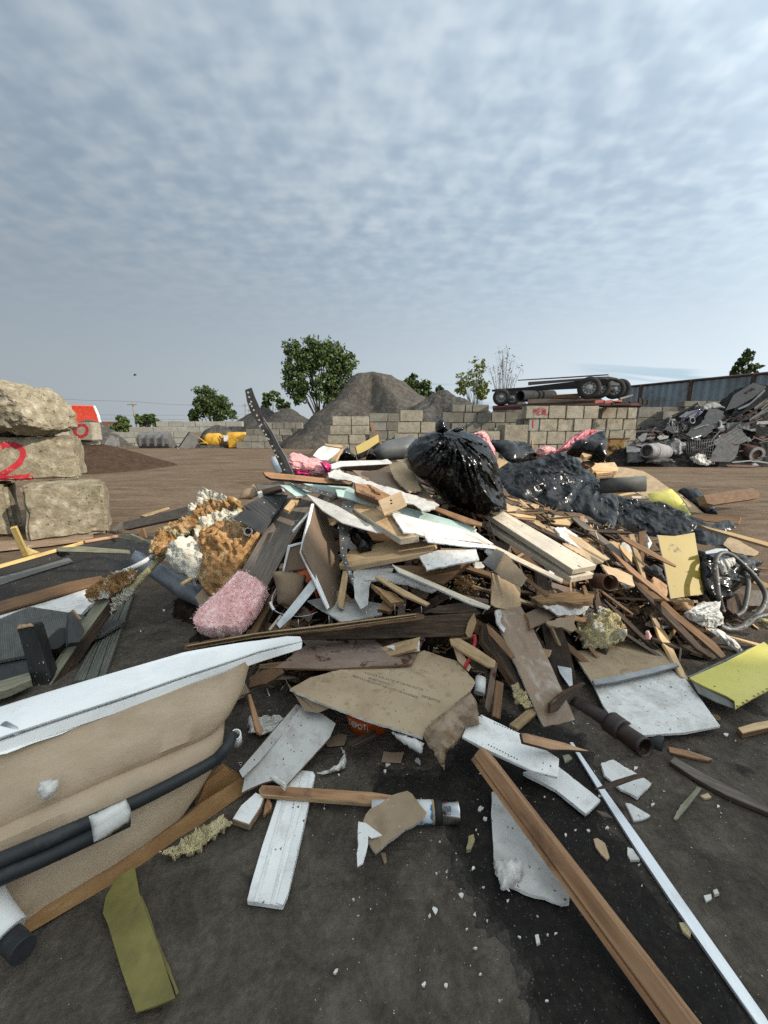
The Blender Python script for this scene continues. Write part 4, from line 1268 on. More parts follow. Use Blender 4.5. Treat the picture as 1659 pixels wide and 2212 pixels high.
def scoop(view, xl, xr, yt, yb, Y, rz, label, n=3, m='bucket_steel'):
 """an open digger bucket: curved shell, two cheeks, cutting lip, ribs on its back"""
 a, b = atY(view, xl, yb, Y), atY(view, xr, yb, Y)
 wd = b.x - a.x
 ht = atY(view, xl, yt, Y).z
 root = empty('loader_bucket', ((a.x + b.x) / 2, Y, 0), label, 'bucket', 'loader buckets parked along the pale wall', rz)
 mw = root.matrix_world.copy()
 pr = [(-.55, .02), (-.1, 0), (.35, .05), (.52, .3), (.55, .62), (.40, .88), (.15, 1.0)]
 pr = [(y * ht, z * ht) for y, z in pr]
 bm = bmesh.new()
 for i in range(len(pr) - 1):
  (ya, za), (yb_, zb_) = pr[i], pr[i + 1]
  bm.faces.new([bm.verts.new(p) for p in ((-wd / 2, ya, za), (wd / 2, ya, za), (wd / 2, yb_, zb_), (-wd / 2, yb_, zb_))])
 bmesh.ops.remove_doubles(bm, verts=bm.verts[:], dist=.001)
 bmesh.ops.solidify(bm, geom=bm.faces[:], thickness=.06)
 frm(bm, 'bucket_shell', m, mw, root)
 for s in (-1, 1):
  bm = bmesh.new()
  f = bm.faces.new([bm.verts.new((s * (wd / 2 + .01), y, z)) for y, z in pr])
  r = bmesh.ops.extrude_face_region(bm, geom=[f])
  bmesh.ops.translate(bm, verts=[v for v in r['geom'] if isinstance(v, bmesh.types.BMVert)], vec=(s * .05, 0, 0))
  bmesh.ops.recalc_face_normals(bm, faces=bm.faces[:])
  frm(bm, 'bucket_cheek', m, mw, root)
 bm = bmesh.new()
 boxbm(bm, -wd / 2 - .05, wd / 2 + .05, -.62 * ht, -.56 * ht, -.005, .07)
 frm(bm, 'cutting_lip', 'galv', mw, root)
 for k in range(n):
  bm = bmesh.new()
  x = -wd / 2 + wd * (k + .5) / n
  boxbm(bm, x - .06, x + .06, .56 * ht, .72 * ht, .15 * ht, .85 * ht)
  frm(bm, 'bucket_rib', m, mw, root)
 return root
scoop('A1', 662, 770, 690, 780, 37, R(-55), 'single small loader bucket standing apart beside the dark heap', 2)
scoop('A1', 935, 1130, 668, 776, 38, R(180), 'wide dark loader bucket turned with its ribbed back out', 4)
scoop('A1', 1150, 1300, 672, 774, 37.5, R(-60), 'shiny worn loader bucket next to the yellow hopper', 2)
yh = empty('yellow_hopper', (atY('A1', 1480, 770, 38).x, 38, 0), 'yellow rusty sand spreader drums lying on the dirt', 'spreader')
mw = yh.matrix_world.copy()
o_ = mw.translation.copy()
for (xl, xr, yt, nm) in ((1355, 1440, 672, 'drum'), (1490, 1615, 664, 'drum')):
 a, b = atY('A1', xl, 770, 38) - o_, atY('A1', xr, 770, 38) - o_
 r_ = (atY('A1', xl, yt, 38).z) / 2
 bm = bmesh.new()
 pts = [Vector((a.x, 0, r_)), Vector((a.x + .25, 0, r_)), Vector((b.x, 0, r_ * 1.0)), Vector((b.x + .2, 0, r_))]
 sweep(bm, pts, [r_ * .8, r_, r_ * .98, r_ * .82], 18)
 frm(bm, nm, 'yellow_steel', mw, yh)
bm = bmesh.new()
a = atY('A1', 1500, 710, 37.4) - o_
b = atY('A1', 1625, 765, 37.4) - o_
boxbm(bm, a.x, b.x, -.95, -.55, b.z, a.z)
frm(bm, 'side_box', 'yellow_steel', mw, yh)
for f in ([1430, 690, 1490, 770], [1440, 768, 1470, 690], [1295, 700, 1360, 745], [1300, 740, 1350, 735]):
 bm = bmesh.new()
 sweep(bm, [atY('A1', x, y, 37.3) - o_ for x, y in pairs(f)], .06, 6)
 frm(bm, 'strut', 'yellow_steel' if f[0] < 1400 else 'rust', mw, yh)
S('hazard_plate', None, None, 'white_paint', 'A1', [1458, 686, 1490, 690, 1494, 728, 1462, 726], .02, dep=[37.2] * 4, parent=yh)
fb = empty('flatbed_trailer', atY('A4', 100, 500, 19.6), 'rusty red flatbed trailer lying on top of the block wall', 'trailer')
S('deck', None, None, 'red_deck', 'A4', [-141, 494, 120, 478, 520, 452, 815, 478, 830, 492, 520, 492, 200, 494, 60, 505, -138, 512], .1, dep=[21, None, None, 18.3, None, None, None, None, 20.5], parent=fb)
S('edge_rail', None, None, 'red_deck', 'A4', [-141, 505, 40, 497, 40, 516, -139, 527], .12, dep=[20.3, 19.8, 19.8, 20.3], parent=fb)
for k, (x0, x1) in enumerate(((530, 585), (595, 645), (655, 706))):
 S('stake_pocket', None, None, 'red_rail', 'A4', [x0, 460, x1, 453, x1, 472, x0, 478], .15, dep=[18.2] * 4, parent=fb)
for f in ([815, 488, 818, 440, 830, 445, 832, 488], [840, 488, 845, 445, 856, 448, 856, 488], [870, 488, 876, 455, 887, 455, 885, 488]):
 S('stake', None, None, 'dark_wood', 'A4', f, .08, dep=[19.5] * 4, parent=fb)
S('stacked_skid', 'dark wooden pallet lying on the flatbed under the chassis', 'pallet', 'dark_wood', 'A4', [90, 452, 420, 438, 560, 440, 580, 455, 300, 470, 90, 478], .12, dep=[19.6, 19.2, None, None, 18.6, None])
S('timber_baulk', 'short cut timber end at the edge of the flatbed', 'timber', 'dark_wood', 'A4', [640, 466, 745, 468, 768, 492, 640, 490], .1, dep=[18.2] * 4)
S('timber_baulk', 'longer cut timber end near the fence stakes', 'timber', 'dark_wood', 'A4', [755, 466, 800, 462, 822, 488, 778, 490], .1, dep=[18.5] * 4)
ch = empty('lorry_chassis', atY('A4', 200, 400, 20), 'bare black lorry chassis with wheels parked on the flatbed', 'chassis')
S('frame_rail', None, None, 'chassis', 'A4', [-145, 388, 60, 378, 430, 336, 600, 318, 640, 330, 600, 352, 425, 382, 20, 402, -144, 402], .09, dep=[21.2, None, None, None, 18.3, None, None, None, 21.2], parent=ch)
S('frame_rail', None, None, 'chassis', 'A4', [-120, 384, 60, 374, 430, 330, 640, 318, 690, 330, 640, 350, 425, 372, 20, 396, -118, 396], .09, dep=[22.2, None, None, None, 19.3, None, None, None, 22.2], parent=ch)
def wheel(view, x, y, Y, r, wd, yaw, parent, dark=False):
 c = atY(view, x, y, Y)
 mw = Matrix.Translation(c) @ Matrix.Rotation(yaw, 4, 'Z')
 bm = bmesh.new()
 N = 32
 prof = [(r * .56, -wd / 2), (r * .72, -wd / 2 - .02), (r * .93, -wd / 2), (r, -wd / 2 + .05), (r, wd / 2 - .05), (r * .93, wd / 2), (r * .56, wd / 2)]
 rings = [[bm.verts.new((rr * math.cos(6.2832 * j / N), yy, rr * math.sin(6.2832 * j / N))) for rr, yy in prof] for j in range(N)]
 for j in range(N):
  for i in range(len(prof) - 1):
   f = bm.faces.new((rings[j][i], rings[j][i + 1], rings[(j + 1) % N][i + 1], rings[(j + 1) % N][i]))
   f.smooth = True
 wh = frm(bm, 'wheel', 'tyre', mw, parent)
 bm = bmesh.new()
 prof = [(r * .57, -wd / 2 + .01), (r * .54, -wd / 2 + .06), (r * .36, -wd / 2 + .09), (r * .30, -wd / 2 + .05), (r * .17, -wd / 2 + .03), (r * .16, -wd / 2 - .05), (0.002, -wd / 2 - .06)]
 rings = [[bm.verts.new((rr * math.cos(6.2832 * j / N), yy, rr * math.sin(6.2832 * j / N))) for rr, yy in prof] for j in range(N)]
 for j in range(N):
  for i in range(len(prof) - 1):
   bm.faces.new((rings[j][i], rings[j][i + 1], rings[(j + 1) % N][i + 1], rings[(j + 1) % N][i]))
 rim = frm(bm, 'rim', 'wheel_steel', mw, wh)
 bm = bmesh.new()
 for k in range(10):
  a = 6.2832 * k / 10
  p = Vector((r * .43 * math.cos(a), -wd / 2 + .045, r * .43 * math.sin(a)))
  sweep(bm, [p, p + Vector((0, .012, 0))], r * .055, 8)
 frm(bm, 'hand_holes', 'dark_print', mw, wh)
 return wh
wheel('A3', 982, 548, 20.9, .425, .30, R(-18), ch)
wheel('A4', 490, 378, 18.3, .49, .28, R(-22), ch)
wheel('A4', 556, 378, 18.75, .49, .28, R(-22), ch)
wheel('A4', 655, 385, 20.3, .49, .28, R(-22), ch)
wheel('A4', 690, 383, 20.7, .49, .28, R(-22), ch)
wheel('A3', 1075, 555, 23.0, .42, .30, R(-18), ch)
TUBE('axle', None, None, 'chassis', 'A4', [500, 380, 660, 388], .12, dep=[18.6, 20.4], k=1, parent=ch)
TUBE('axle', None, None, 'chassis', 'A3', [985, 550, 1075, 555], .09, dep=[21, 23], k=1, parent=ch)
S('rear_crossmember', None, None, 'chassis', 'A4', [580, 318, 640, 330, 688, 348, 690, 362, 610, 360, 585, 345], .2, dep=[18.6, None, 19.6, 19.6, None, 18.6], parent=ch)
TUBE('corrugated_pipe', 'black ribbed drainage pipe lying under the lorry chassis', 'pipe', 'tyre', 'A4', [40, 432, 150, 430, 250, 428], .27, dep=[19.6, 20.2, 20.8], k=24, hollow=.12, sides=20)
cp = bpy.data.objects['corrugated_pipe']
LG = 'planks laid over the lorry chassis'
S('roof_plank', 'long thin plank lying highest on the lorry chassis', 'plank', 'grey_wood', 'A4', [22, 325, 330, 306, 616, 288, 620, 295, 330, 314, 24, 331], .06, dep=[20.8, None, 18.8, 18.8, None, 20.8], group=LG)
S('roof_plank', 'broad grey beam lying on the chassis rail', 'beam', 'grey_wood', 'A4', [92, 338, 470, 312, 560, 312, 560, 324, 470, 326, 92, 360], .12, dep=[20.6, None, 18.8, 18.8, None, 20.6], group=LG)
S('roof_plank', 'short plank sticking out over the rear chassis wheels', 'plank', 'dark_wood', 'A4', [480, 306, 620, 302, 680, 314, 678, 322, 610, 318, 480, 316], .06, dep=[18.6, None, 18.9, 18.9, None, 18.6], group=LG)
S('loose_plank', 'pale plank resting against the fence end of the flatbed', 'plank', 'grey_wood', 'A4', [690, 442, 775, 420, 778, 428, 700, 452], .06, dep=[18.9, 20, 20, 18.9])
S('timber_block', 'brown timber lying under the chassis beside the black pipe', 'timber', 'brown_wood', 'A4', [250, 425, 420, 414, 430, 440, 252, 448], .15, dep=[19.3, 18.8, 18.8, 19.3])
fe = empty('clad_fence', (atY('A4', 1100, 500, 27).x, 27, 0), 'blue grey corrugated metal fence with rusty posts', 'fence')
mw = fe.matrix_world.copy()
A_, B_ = atY('A4', 690, 376, 31), atY('A4', 1800, 268, 22)
A0, B0 = Vector((A_.x, A_.y, 1.9)), Vector((B_.x, B_.y, 1.9))
bm = bmesh.new()
L_ = (B0 - A0).length
t_ = (B0 - A0) / L_
n_ = Vector((t_.y, -t_.x, 0))
NN = int(L_ / .11)
prev = None
for i in range(NN + 1):
 p = A0 + t_ * (L_ * i / NN)
 ztop = A_.z + (B_.z - A_.z) * i / NN
 off = n_ * (.05 if (i // 2) % 2 else 0) * 1.0
 a, b = bm.verts.new(p + off - mw.translation), bm.verts.new(Vector((p.x, p.y, ztop)) + off - mw.translation)
 if prev:
  bm.faces.new((prev[0], a, b, prev[1]))
 prev = (a, b)
bmesh.ops.solidify(bm, geom=bm.faces[:], thickness=.01)
frm(bm, 'cladding_panel', 'blue_cladding', mw, fe)
for fr, zf in ((0, 1.0), (1, 0)):
 bm = bmesh.new()
 za, zb = (A_.z, B_.z) if fr == 0 else (1.9, 1.9)
 sweep(bm, [Vector((A0.x, A0.y, za)) + n_ * .09 - mw.translation, Vector((B0.x, B0.y, zb)) + n_ * .09 - mw.translation], .085, 6)
 frm(bm, 'fence_rail', 'rust_frame', mw, fe)
for x in (836, 1160, 1560):
 d = ray('A4', x, 380)
 s_ = ((A0 - CAM).cross(Vector((t_.x, t_.y, 0))).z) / (Vector((d.x, d.y, 0)).cross(Vector((t_.x, t_.y, 0))).z)
 p = CAM + d * s_
 k = (Vector((p.x, p.y, 0)) - Vector((A0.x, A0.y, 0))).length / L_
 bm = bmesh.new()
 q = Vector((p.x, p.y, 0)) + n_ * .12 - mw.translation
 boxbm(bm, q.x - .1, q.x + .1, q.y - .06, q.y + .06, 0, A_.z + (B_.z - A_.z) * k + .05)
 frm(bm, 'fence_post', 'rust_frame', mw, fe)
wall('A4', 23, [('top course', 462, 500, [1110, 1260, 1420, 1580, 1740]), ('lower course', 500, 600, [1110, 1290, 1450, 1640]), ('bottom course', 600, 760, [1110, 1290, 1450, 1640])], 'the rods', 'low wall carrying the blue fence')
def ribbed(name, base, freq, bump=.8, rough=.65):
 src = MATS[base].copy()
 src.name = name
 t = src.node_tree
 tc = t.nodes.new('ShaderNodeTexCoord')
 wv = t.nodes.new('ShaderNodeTexWave')
 wv.bands_direction = 'Y'
 wv.inputs['Scale'].default_value = freq
 wv.inputs['Distortion'].default_value = .3
 t.links.new(tc.outputs['Object'], wv.inputs[0])
 bn = t.nodes.new('ShaderNodeBump')
 bn.inputs['Strength'].default_value = bump
 bn.inputs['Distance'].default_value = .012
 t.links.new(wv.outputs['Fac'], bn.inputs['Height'])
 t.links.new(bn.outputs[0], t.nodes['Principled BSDF'].inputs['Normal'])
 MATS[name] = src
ribbed('deck_ribbed', 'deck_grey', 14)
ribbed('deck_dark_ribbed', 'dark_sheet', 9)
ribbed('deck_green_ribbed', 'deck_green', 16)
ribbed('corrugated', 'scrap_mid', 2.2, 1, .5)
def hole(parent, pts, r, m='dark_print', name='nail_hole'):
 """small round holes on a slab's face: list of world points -> one mesh in the slab's frame"""
 mw = parent.matrix_world.copy()
 inv = mw.inverted()
 bm = bmesh.new()
 for p in pts:
  q = inv @ p
  q.z = .0012
  vs = [bm.verts.new(q + Vector((math.cos(a) * r, math.sin(a) * r, 0))) for a in [6.2832 * k / 8 for k in range(8)]]
  bm.faces.new(vs)
 return frm(bm, name, m, mw, parent)
def onslab(o, view, x, y):
 mw = o.matrix_world
 n = (mw.to_3x3() @ Vector((0, 0, 1))).normalized()
 return onplane(view, x, y, mw.translation, n)
def TXT(parent, view, p0, p1, s, m='print', name='stamped_text', hgt=None, squash=1.0):
 """lettering lying on a slab, baseline from p0 to p1 as seen in the view"""
 bpy.context.view_layer.update()
 a, b = onslab(parent, view, *p0), onslab(parent, view, *p1)
 n = (parent.matrix_world.to_3x3() @ Vector((0, 0, 1))).normalized()
 X = (b - a).normalized()
 Y = n.cross(X)
 cu = bpy.data.curves.new(name, 'FONT')
 cu.body = s
 cu.size = 1
 tmp = bpy.data.objects.new(name, cu)
 COL.objects.link(tmp)
 bpy.context.view_layer.update()
 dg = bpy.context.evaluated_depsgraph_get()
 me = bpy.data.meshes.new_from_object(tmp.evaluated_get(dg))
 bpy.data.objects.remove(tmp)
 w = max(v.co.x for v in me.vertices)
 k = (b - a).length / w
 ky = (hgt / .7) if hgt else k * squash
 for v in me.vertices:
  v.co = Vector((v.co.x * k, v.co.y * ky, 0))
 me.materials.clear()
 M4 = Matrix((X, Y, n)).transposed().to_4x4()
 M4.translation = a + n * .0015
 return link(name, me, m, M4, parent)
bm = bmesh.new()
NX, NY = 150, 110
x0, x1, y0, y1 = -2.9, 4.6, 1.55, 7.2
G = []
for j in range(NY + 1):
 row = []
 for i in range(NX + 1):
  x, y = x0 + (x1 - x0) * i / NX, y0 + (y1 - y0) * j / NY
  h = H(x, y)
  k = min(1, h / .15)
  z = h - .13 * k + k * (.045 * MN.fractal(Vector((x * 5, y * 5, 1)), .8, 2.2, 4) + .02 * MN.noise(Vector((x * 24, y * 24, 4)))) - .03
  row.append(bm.verts.new((x, y, z)))
 G.append(row)
for j in range(NY):
 for i in range(NX):
  q = (G[j][i], G[j][i + 1], G[j + 1][i + 1], G[j + 1][i])
  if max(v.co.z for v in q) > 0.0:
   bm.faces.new(q)
for v in [v for v in bm.verts if not v.link_faces]:
 bm.verts.remove(v)
tag(frm(bm, 'waste_heap_rubble', 'rubble'), 'fine demolition rubble under the loose boards, darkened like shaded hollows', 'rubble', kind='stuff')
tub = empty('bath_shell', (-.95, 1.15, 0), 'overturned-looking white rimmed bath shell with tan underside and black hoses', 'bathtub')
tub['label'] = 'broken white rimmed bathtub with bare tan shell and black hoses'
tmw = tub.matrix_world.copy()
rows = [((0, 1627, 1.165), (549, 1430, 1.66), .0), ((0, 1660, 1.14), (543, 1458, 1.62), .0), ((0, 1712, 1.10), (530, 1500, 1.56), .012), ((0, 1765, 1.055), (500, 1555, 1.485), .016), ((0, 1790, 1.035), (488, 1578, 1.46), -.006),
  ((0, 1812, 1.005), (487, 1598, 1.43), .012), ((0, 1850, .985), (484, 1625, 1.39), .012), ((0, 1885, .968), (478, 1655, 1.36), .0), ((8, 1925, .942), (462, 1685, 1.34), .004), ((25, 1965, .92), (445, 1712, 1.32), .008), ((50, 2010, .905), (425, 1748, 1.28), -.01)]
tdir = Vector((.815, .58, 0))
outw = Vector((.58, -.815, 0))
bm = bmesh.new()
NC = 40
GR_ = []
for (l, r_, off) in rows:
 a, b = atY('P', *l), atY('P', *r_)
 line = []
 for i in range(NC + 1):
  s_ = -.75 + 1.75 * i / NC
  p = a + (b - a) * s_
  edge = max(0, (s_ - .86) / .14)
  p = p + outw * (off - .05 * edge ** 2)
  p.z += .006 * MN.noise(p * 5)
  p += outw * .004 * MN.fractal(p * 9, .8, 2, 3)
  line.append(p - tmw.translation)
 for (k1, k2) in ((.015, .03), (.02, .07), (.018, .11)):
  line.append(b + tdir * k1 - outw * k2 - outw * .05 - tmw.translation)
 GR_.append([bm.verts.new(p) for p in line])
for j in range(len(GR_) - 1):
 for i in range(len(GR_[0]) - 1):
  bm.faces.new((GR_[j][i], GR_[j + 1][i], GR_[j + 1][i + 1], GR_[j][i + 1]))
bmesh.ops.recalc_face_normals(bm, faces=bm.faces[:])
bmesh.ops.solidify(bm, geom=bm.faces[:], thickness=.006)
frm(bm, 'shell', 'tub_shell', Matrix.Translation(tmw.translation), tub, 50)
rimp = [((0, 1527, 1.32), (560, 1383, 1.83), (620, 1374, 1.86)), ((0, 1530, 1.30), (560, 1386, 1.815), (648, 1374.5, 1.85)), ((0, 1580, 1.20), (560, 1403, 1.745), (652, 1382, 1.80)), ((0, 1592, 1.178), (560, 1406, 1.725), (653, 1383.5, 1.783)),
  ((0, 1599, 1.20), (560, 1410, 1.745), (653, 1386, 1.79)), ((0, 1605, 1.160), (560, 1413, 1.705), (653, 1388, 1.768)), ((0, 1628, 1.15), (560, 1430, 1.70), (651, 1401, 1.755)), ((0, 1632, 1.165), (558, 1432, 1.715), (648, 1402, 1.77)), ((0, 1610, 1.20), (556, 1420, 1.75), (645, 1392, 1.81))]
bm = bmesh.new()
RG = []
for (l, m_, e) in rimp:
 a, b, c = atY('P', *l), atY('P', *m_), atY('P', *e)
 mid = None
 if l[1] < 1585:
  mid = atY('P', 400, m_[1] + (25 if l[1] < 1540 else 56), 1.69 if l[1] < 1540 else 1.56) if l[1] < 1540 else None
 line = []
 for i in range(31):
  s_ = -.75 + 1.75 * i / 30
  p = a + (b - a) * s_ if s_ <= 1 else b
  if mid and s_ > 0:
   km = (mid - a).dot(b - a) / (b - a).length_squared
   off = mid - (a + (b - a) * km)
   p = p + off * max(0, 1 - abs(s_ - km) / (km if s_ < km else 1 - km)) ** .8
  line.append(p)
 for k in (.33, .66, 1):
  line.append(b.lerp(c, k))
 RG.append([bm.verts.new(p + Vector((0, 0, .0035 * MN.noise(p * 4))) - tmw.translation) for p in line])
for j in range(len(RG)):
 A_r, B_r = RG[j], RG[(j + 1) % len(RG)]
 for i in range(len(A_r) - 1):
  f = bm.faces.new((A_r[i], B_r[i], B_r[i + 1], A_r[i + 1]))
  f.smooth = True
bm.faces.new([r_[-1] for r_ in RG])
bmesh.ops.recalc_face_normals(bm, faces=bm.faces[:])
frm(bm, 'rim', 'tub_gloss', Matrix.Translation(tmw.translation), tub, 28)
S('fibre_fringe', None, None, 'tub_gloss', 'C1', [-20, 935, 400, 795, 800, 645, 1420, 432, 1425, 440, 1280, 490, 800, 662, 680, 690, 400, 812, -20, 952], .002, dep=[1.15, None, None, 1.62, 1.62, None, None, None, None, 1.14], jag=.004, parent=tub)
S('base_board', None, None, 'resin', 'P', [526, 1678, 505, 1690, 430, 1738, 400, 1765, 250, 1868, 50, 1985, -60, 2050, -60, 2085, 55, 2020, 260, 1900, 390, 1808, 430, 1784, 533, 1712], .03, dep=[1.42, None, None, None, None, .925, None, None, .90, None, None, None, 1.40], parent=tub)
S('base_block', None, None, 'resin', 'C1', [1340, 1130, 1470, 1030, 1545, 1085, 1590, 1100, 1615, 1195, 1330, 1390, 1250, 1400], .05, dep=[1.36, None, 1.46, None, 1.42, None, 1.30], parent=tub)
TUBE('hose', None, None, 'rubber', 'P', [500, 1588, 496, 1604, 482, 1624, 455, 1648, 364, 1697, 281, 1738, 198, 1775, 0, 1859, -120, 1908], .0235, dep=[1.42, 1.385, 1.35, 1.32, 1.215, 1.13, 1.06, .925, .86], sides=14, parent=tub)
TUBE('hose', None, None, 'rubber', 'P', [280, 1770, 198, 1808, 99, 1853, 0, 1896, -120, 1950], .023, dep=[1.10, 1.03, .965, .90, .83], sides=14, parent=tub)
PIL('tape_wrap', None, None, 'tape', 'C1', [580, 1352, 700, 1295, 822, 1238, 845, 1280, 860, 1330, 840, 1392, 720, 1475, 612, 1525, 600, 1440], .02, .1, dep=[1.03, None, 1.10, None, None, 1.07, None, 1.0, None], n=12, amp=.003, jag=.002, parent=tub)
PIL('valve_blob', None, None, 'tape', 'C1', [235, 1190, 260, 1120, 330, 1100, 385, 1115, 370, 1180, 320, 1235, 260, 1240], .03, .1, dep=[1.085, None, None, 1.13, None, None, None], n=14, amp=.012, sc=30, jag=.004, parent=tub)
TUBE('overflow_ring', None, None, 'white_plastic', 'C1', [1540, 815, 1550, 870], .022, dep=[1.43, 1.50], hollow=.18, k=1, sides=16, parent=tub)
TUBE('grab_handle', None, None, 'galv', 'C1', [25, 755, 125, 800], .014, dep=[1.235, 1.215], k=1, sides=14, parent=tub)
TUBE('drain_pipe', None, None, 'white_plastic', 'C5', [-120, 480, -40, 620, 45, 735], .047, dep=[.90, .875, .85], k=3, sides=18, parent=tub)
TUBE('drain_pipe', None, None, 'rubber', 'C5', [60, 745, 105, 785, 140, 820], .031, dep=[.848, .83, .815], k=3, sides=18, parent=tub)
S('siding_board', 'reddish brown siding board lying at the foot of the near blocks', 'board', 'brown_board', 'B1', [-60, 480, 390, 455, 760, 420, 762, 445, 400, 490, -60, 540], .02, z=.022)
S('siding_board', 'second thin siding board lying in front of the reddish one', 'board', 'brown_board', 'B1', [-60, 500, 400, 480, 700, 455, 690, 470, 400, 510, -60, 560], .015, z=.04)
fp = empty('framed_hatch', atZ('B1', 600, 720, 0), 'black membrane hatch in a yellow timber frame', 'hatch')
S('membrane_panel', None, None, 'black_paint', 'B1', [-80, 725, 465, 565, 690, 497, 965, 450, 1245, 512, 1255, 600, 1100, 700, 830, 812, -80, 1075], .03, z=.06, parent=fp)
S('upstand', None, None, 'black_paint', 'B1', [-80, 715, 465, 563, 690, 496, 965, 450, 965, 478, 700, 540, 470, 625, -80, 790], .02, dep=[3.4, None, None, 4.25, 4.24, None, None, 3.38], parent=fp)
S('frame_strip', None, None, 'yellow_wood', 'B1', [-80, 690, 465, 538, 470, 566, -80, 725], .04, dep=[3.4, 3.8, 3.79, 3.39], parent=fp)
S('frame_strip', None, None, 'yellow_wood', 'B1', [466, 538, 680, 475, 684, 503, 470, 564], .04, dep=[3.8, 4.0, 3.99, 3.79], parent=fp)
S('frame_strip', None, None, 'orange_wood', 'B1', [690, 470, 965, 425, 968, 450, 695, 495], .04, dep=[4.0, 4.25, 4.24, 3.99], parent=fp)
S('frame_strip', None, None, 'treated_wood', 'B1', [965, 422, 1060, 420, 1240, 498, 1238, 514, 968, 452], .04, dep=[4.25, None, 4.0, 3.99, 4.24], parent=fp)
S('inner_strip', None, None, 'treated_wood', 'B1', [465, 530, 660, 520, 1045, 550, 1045, 580, 475, 562], .04, dep=[3.78, None, 3.8, 3.78, 3.76], parent=fp)
S('membrane_lap', 'grey lap of roofing membrane lying across the black hatch', 'membrane', 'dark_grey_plastic', 'B1', [-60, 785, 300, 690, 560, 612, 600, 645, 420, 700, 200, 770, -60, 850], .006, z=.072)
S('edging_board', 'dirty brown board along the front of the black hatch', 'board', 'brown_wood', 'B1', [-60, 985, 560, 810, 830, 758, 840, 805, 480, 915, -60, 1072], .02, z=.085)
S('upright_stick', 'yellow lath standing up out of the hatch frame', 'lath', 'yellow_wood', 'B1', [78, 378, 128, 367, 232, 594, 186, 605], .03, dep=[3.45, 3.45, 3.62, 3.6])
S('wooden_wedge', 'small yellow triangular offcut behind the hatch frame', 'offcut', 'yellow_wood', 'B1', [203, 518, 322, 565, 225, 592], .03, dep=[3.8, 3.75, 3.7])
S('foam_sheet', 'white foam sheet lying under the brown foam covered pipe', 'sheet', 'board_white', 'B1', [-60, 1085, 830, 810, 900, 868, 720, 1012, 660, 1078, 240, 1012, -60, 1130], .03, z=.05, jag=.004)
S('deck_sheet', 'grooved dark grey decking panel lying in front of the foam sheet', 'panel', 'deck_ribbed', 'B1', [-60, 1138, 240, 1012, 560, 1060, 680, 1078, 700, 1112, 1032, 1126, 835, 1240, 600, 1335, -60, 1460], .025, z=.085)
S('dark_sheet', 'dark panel standing in for ground shadow behind the black post', 'panel', 'dark_sheet', 'B1', [-60, 1465, 300, 1362, 420, 1480, 260, 1570, -60, 1680], .02, z=.05)  # dark sheet laid in place of a shadow on the ground
po = S('black_post', 'broken black painted timber post standing behind the bathtub rim', 'post', 'black_paint', 'B1', [135, 1195, 150, 1170, 265, 1155, 276, 1175, 412, 1600, 395, 1670, 270, 1675], .09, dep=[2.2, None, None, 2.22, 2.15, None, 2.12], bev=.006)
PIL('broken_end', None, None, 'tan_wood', 'B1', [134, 1200, 150, 1166, 210, 1160, 262, 1152, 276, 1172, 215, 1183], .012, .5, dep=[2.19, None, None, 2.24, 2.2, None], n=12, amp=.006, sc=40, jag=.003, parent=po)
S('weathered_beam', 'long weathered beam sloping from the foam pipe down to the bathtub', 'beam', 'treated_wood', 'B1', [792, 948, 890, 925, 898, 965, 652, 1300, 405, 1672, 380, 1650, 440, 1480, 560, 1290, 690, 1110], .085, dep=[2.76, 2.76, 2.72, None, 2.12, 2.14, None, None, None], edge='dark_wood')
S('weathered_beam', 'short weathered beam lying flat beside the black post', 'beam', 'treated_wood', 'B1', [-80, 1640, 238, 1548, 256, 1605, 60, 1690, -80, 1730], .05, z=.09)
S('black_bracket', 'chunky black angle block leaning beside the black post', 'bracket', 'black_paint', 'B1', [385, 1275, 480, 1187, 530, 1180, 562, 1230, 556, 1290, 480, 1352, 386, 1372], .05, dep=[2.35, 2.42, None, 2.42, None, 2.3, None])
S('black_bracket', 'taller black bracket with a split wood edge on the weathered beam', 'bracket', 'dark_sheet', 'B1', [562, 1055, 590, 1045, 640, 1110, 690, 1200, 655, 1300, 556, 1312], .04, dep=[2.5, 2.5, None, 2.45, 2.3, 2.3])
S('wood_splinter', 'orange splinter on the edge of the taller black bracket', 'splinter', 'orange_wood', 'B1', [576, 1048, 592, 1040, 655, 1118, 648, 1130, 610, 1085], .01, dep=[2.42, 2.42, 2.4, 2.4, 2.4])
DG = 'three grooved deck boards in a bundle'
S('deck_board', 'left one of three green grey deck boards in the bundle', 'deck board', 'deck_green_ribbed', 'B1', [860, 1180, 885, 1085, 960, 940, 1012, 930, 800, 1330, 690, 1610, 600, 1615, 700, 1420], .025, z=.035, group=DG)
S('deck_board', 'middle one of three green grey deck boards in the bundle', 'deck board', 'deck_green_ribbed', 'B1', [1017, 925, 1052, 905, 872, 1330, 790, 1605, 698, 1608, 808, 1325], .025, z=.038, group=DG)
S('deck_board', 'right one of three green grey deck boards in the bundle', 'deck board', 'deck_green_ribbed', 'B1', [1056, 900, 1098, 888, 962, 1290, 850, 1592, 797, 1604, 880, 1330], .025, z=.034, group=DG)
S('grey_timber', 'long grey timber lying on the dirt behind the foam', 'timber', 'grey_wood', 'B1', [1003, 322, 1530, 195, 1600, 190, 1600, 260, 1535, 272, 1010, 388], .09, dep=[5.7, 5.15, 5.05, 5.0, 5.1, 5.65])
S('thin_board', 'thin pale board lying behind the long grey timber', 'board', 'tan_wood', 'B1', [1150, 268, 1375, 197, 1388, 208, 1185, 277], .02, z=.03)
S('wooden_wedge', 'grey wedge of wood beside the big rounded block', 'offcut', 'grey_wood', 'B1', [903, 390, 1000, 308, 1002, 340, 950, 398], .04, z=.05)
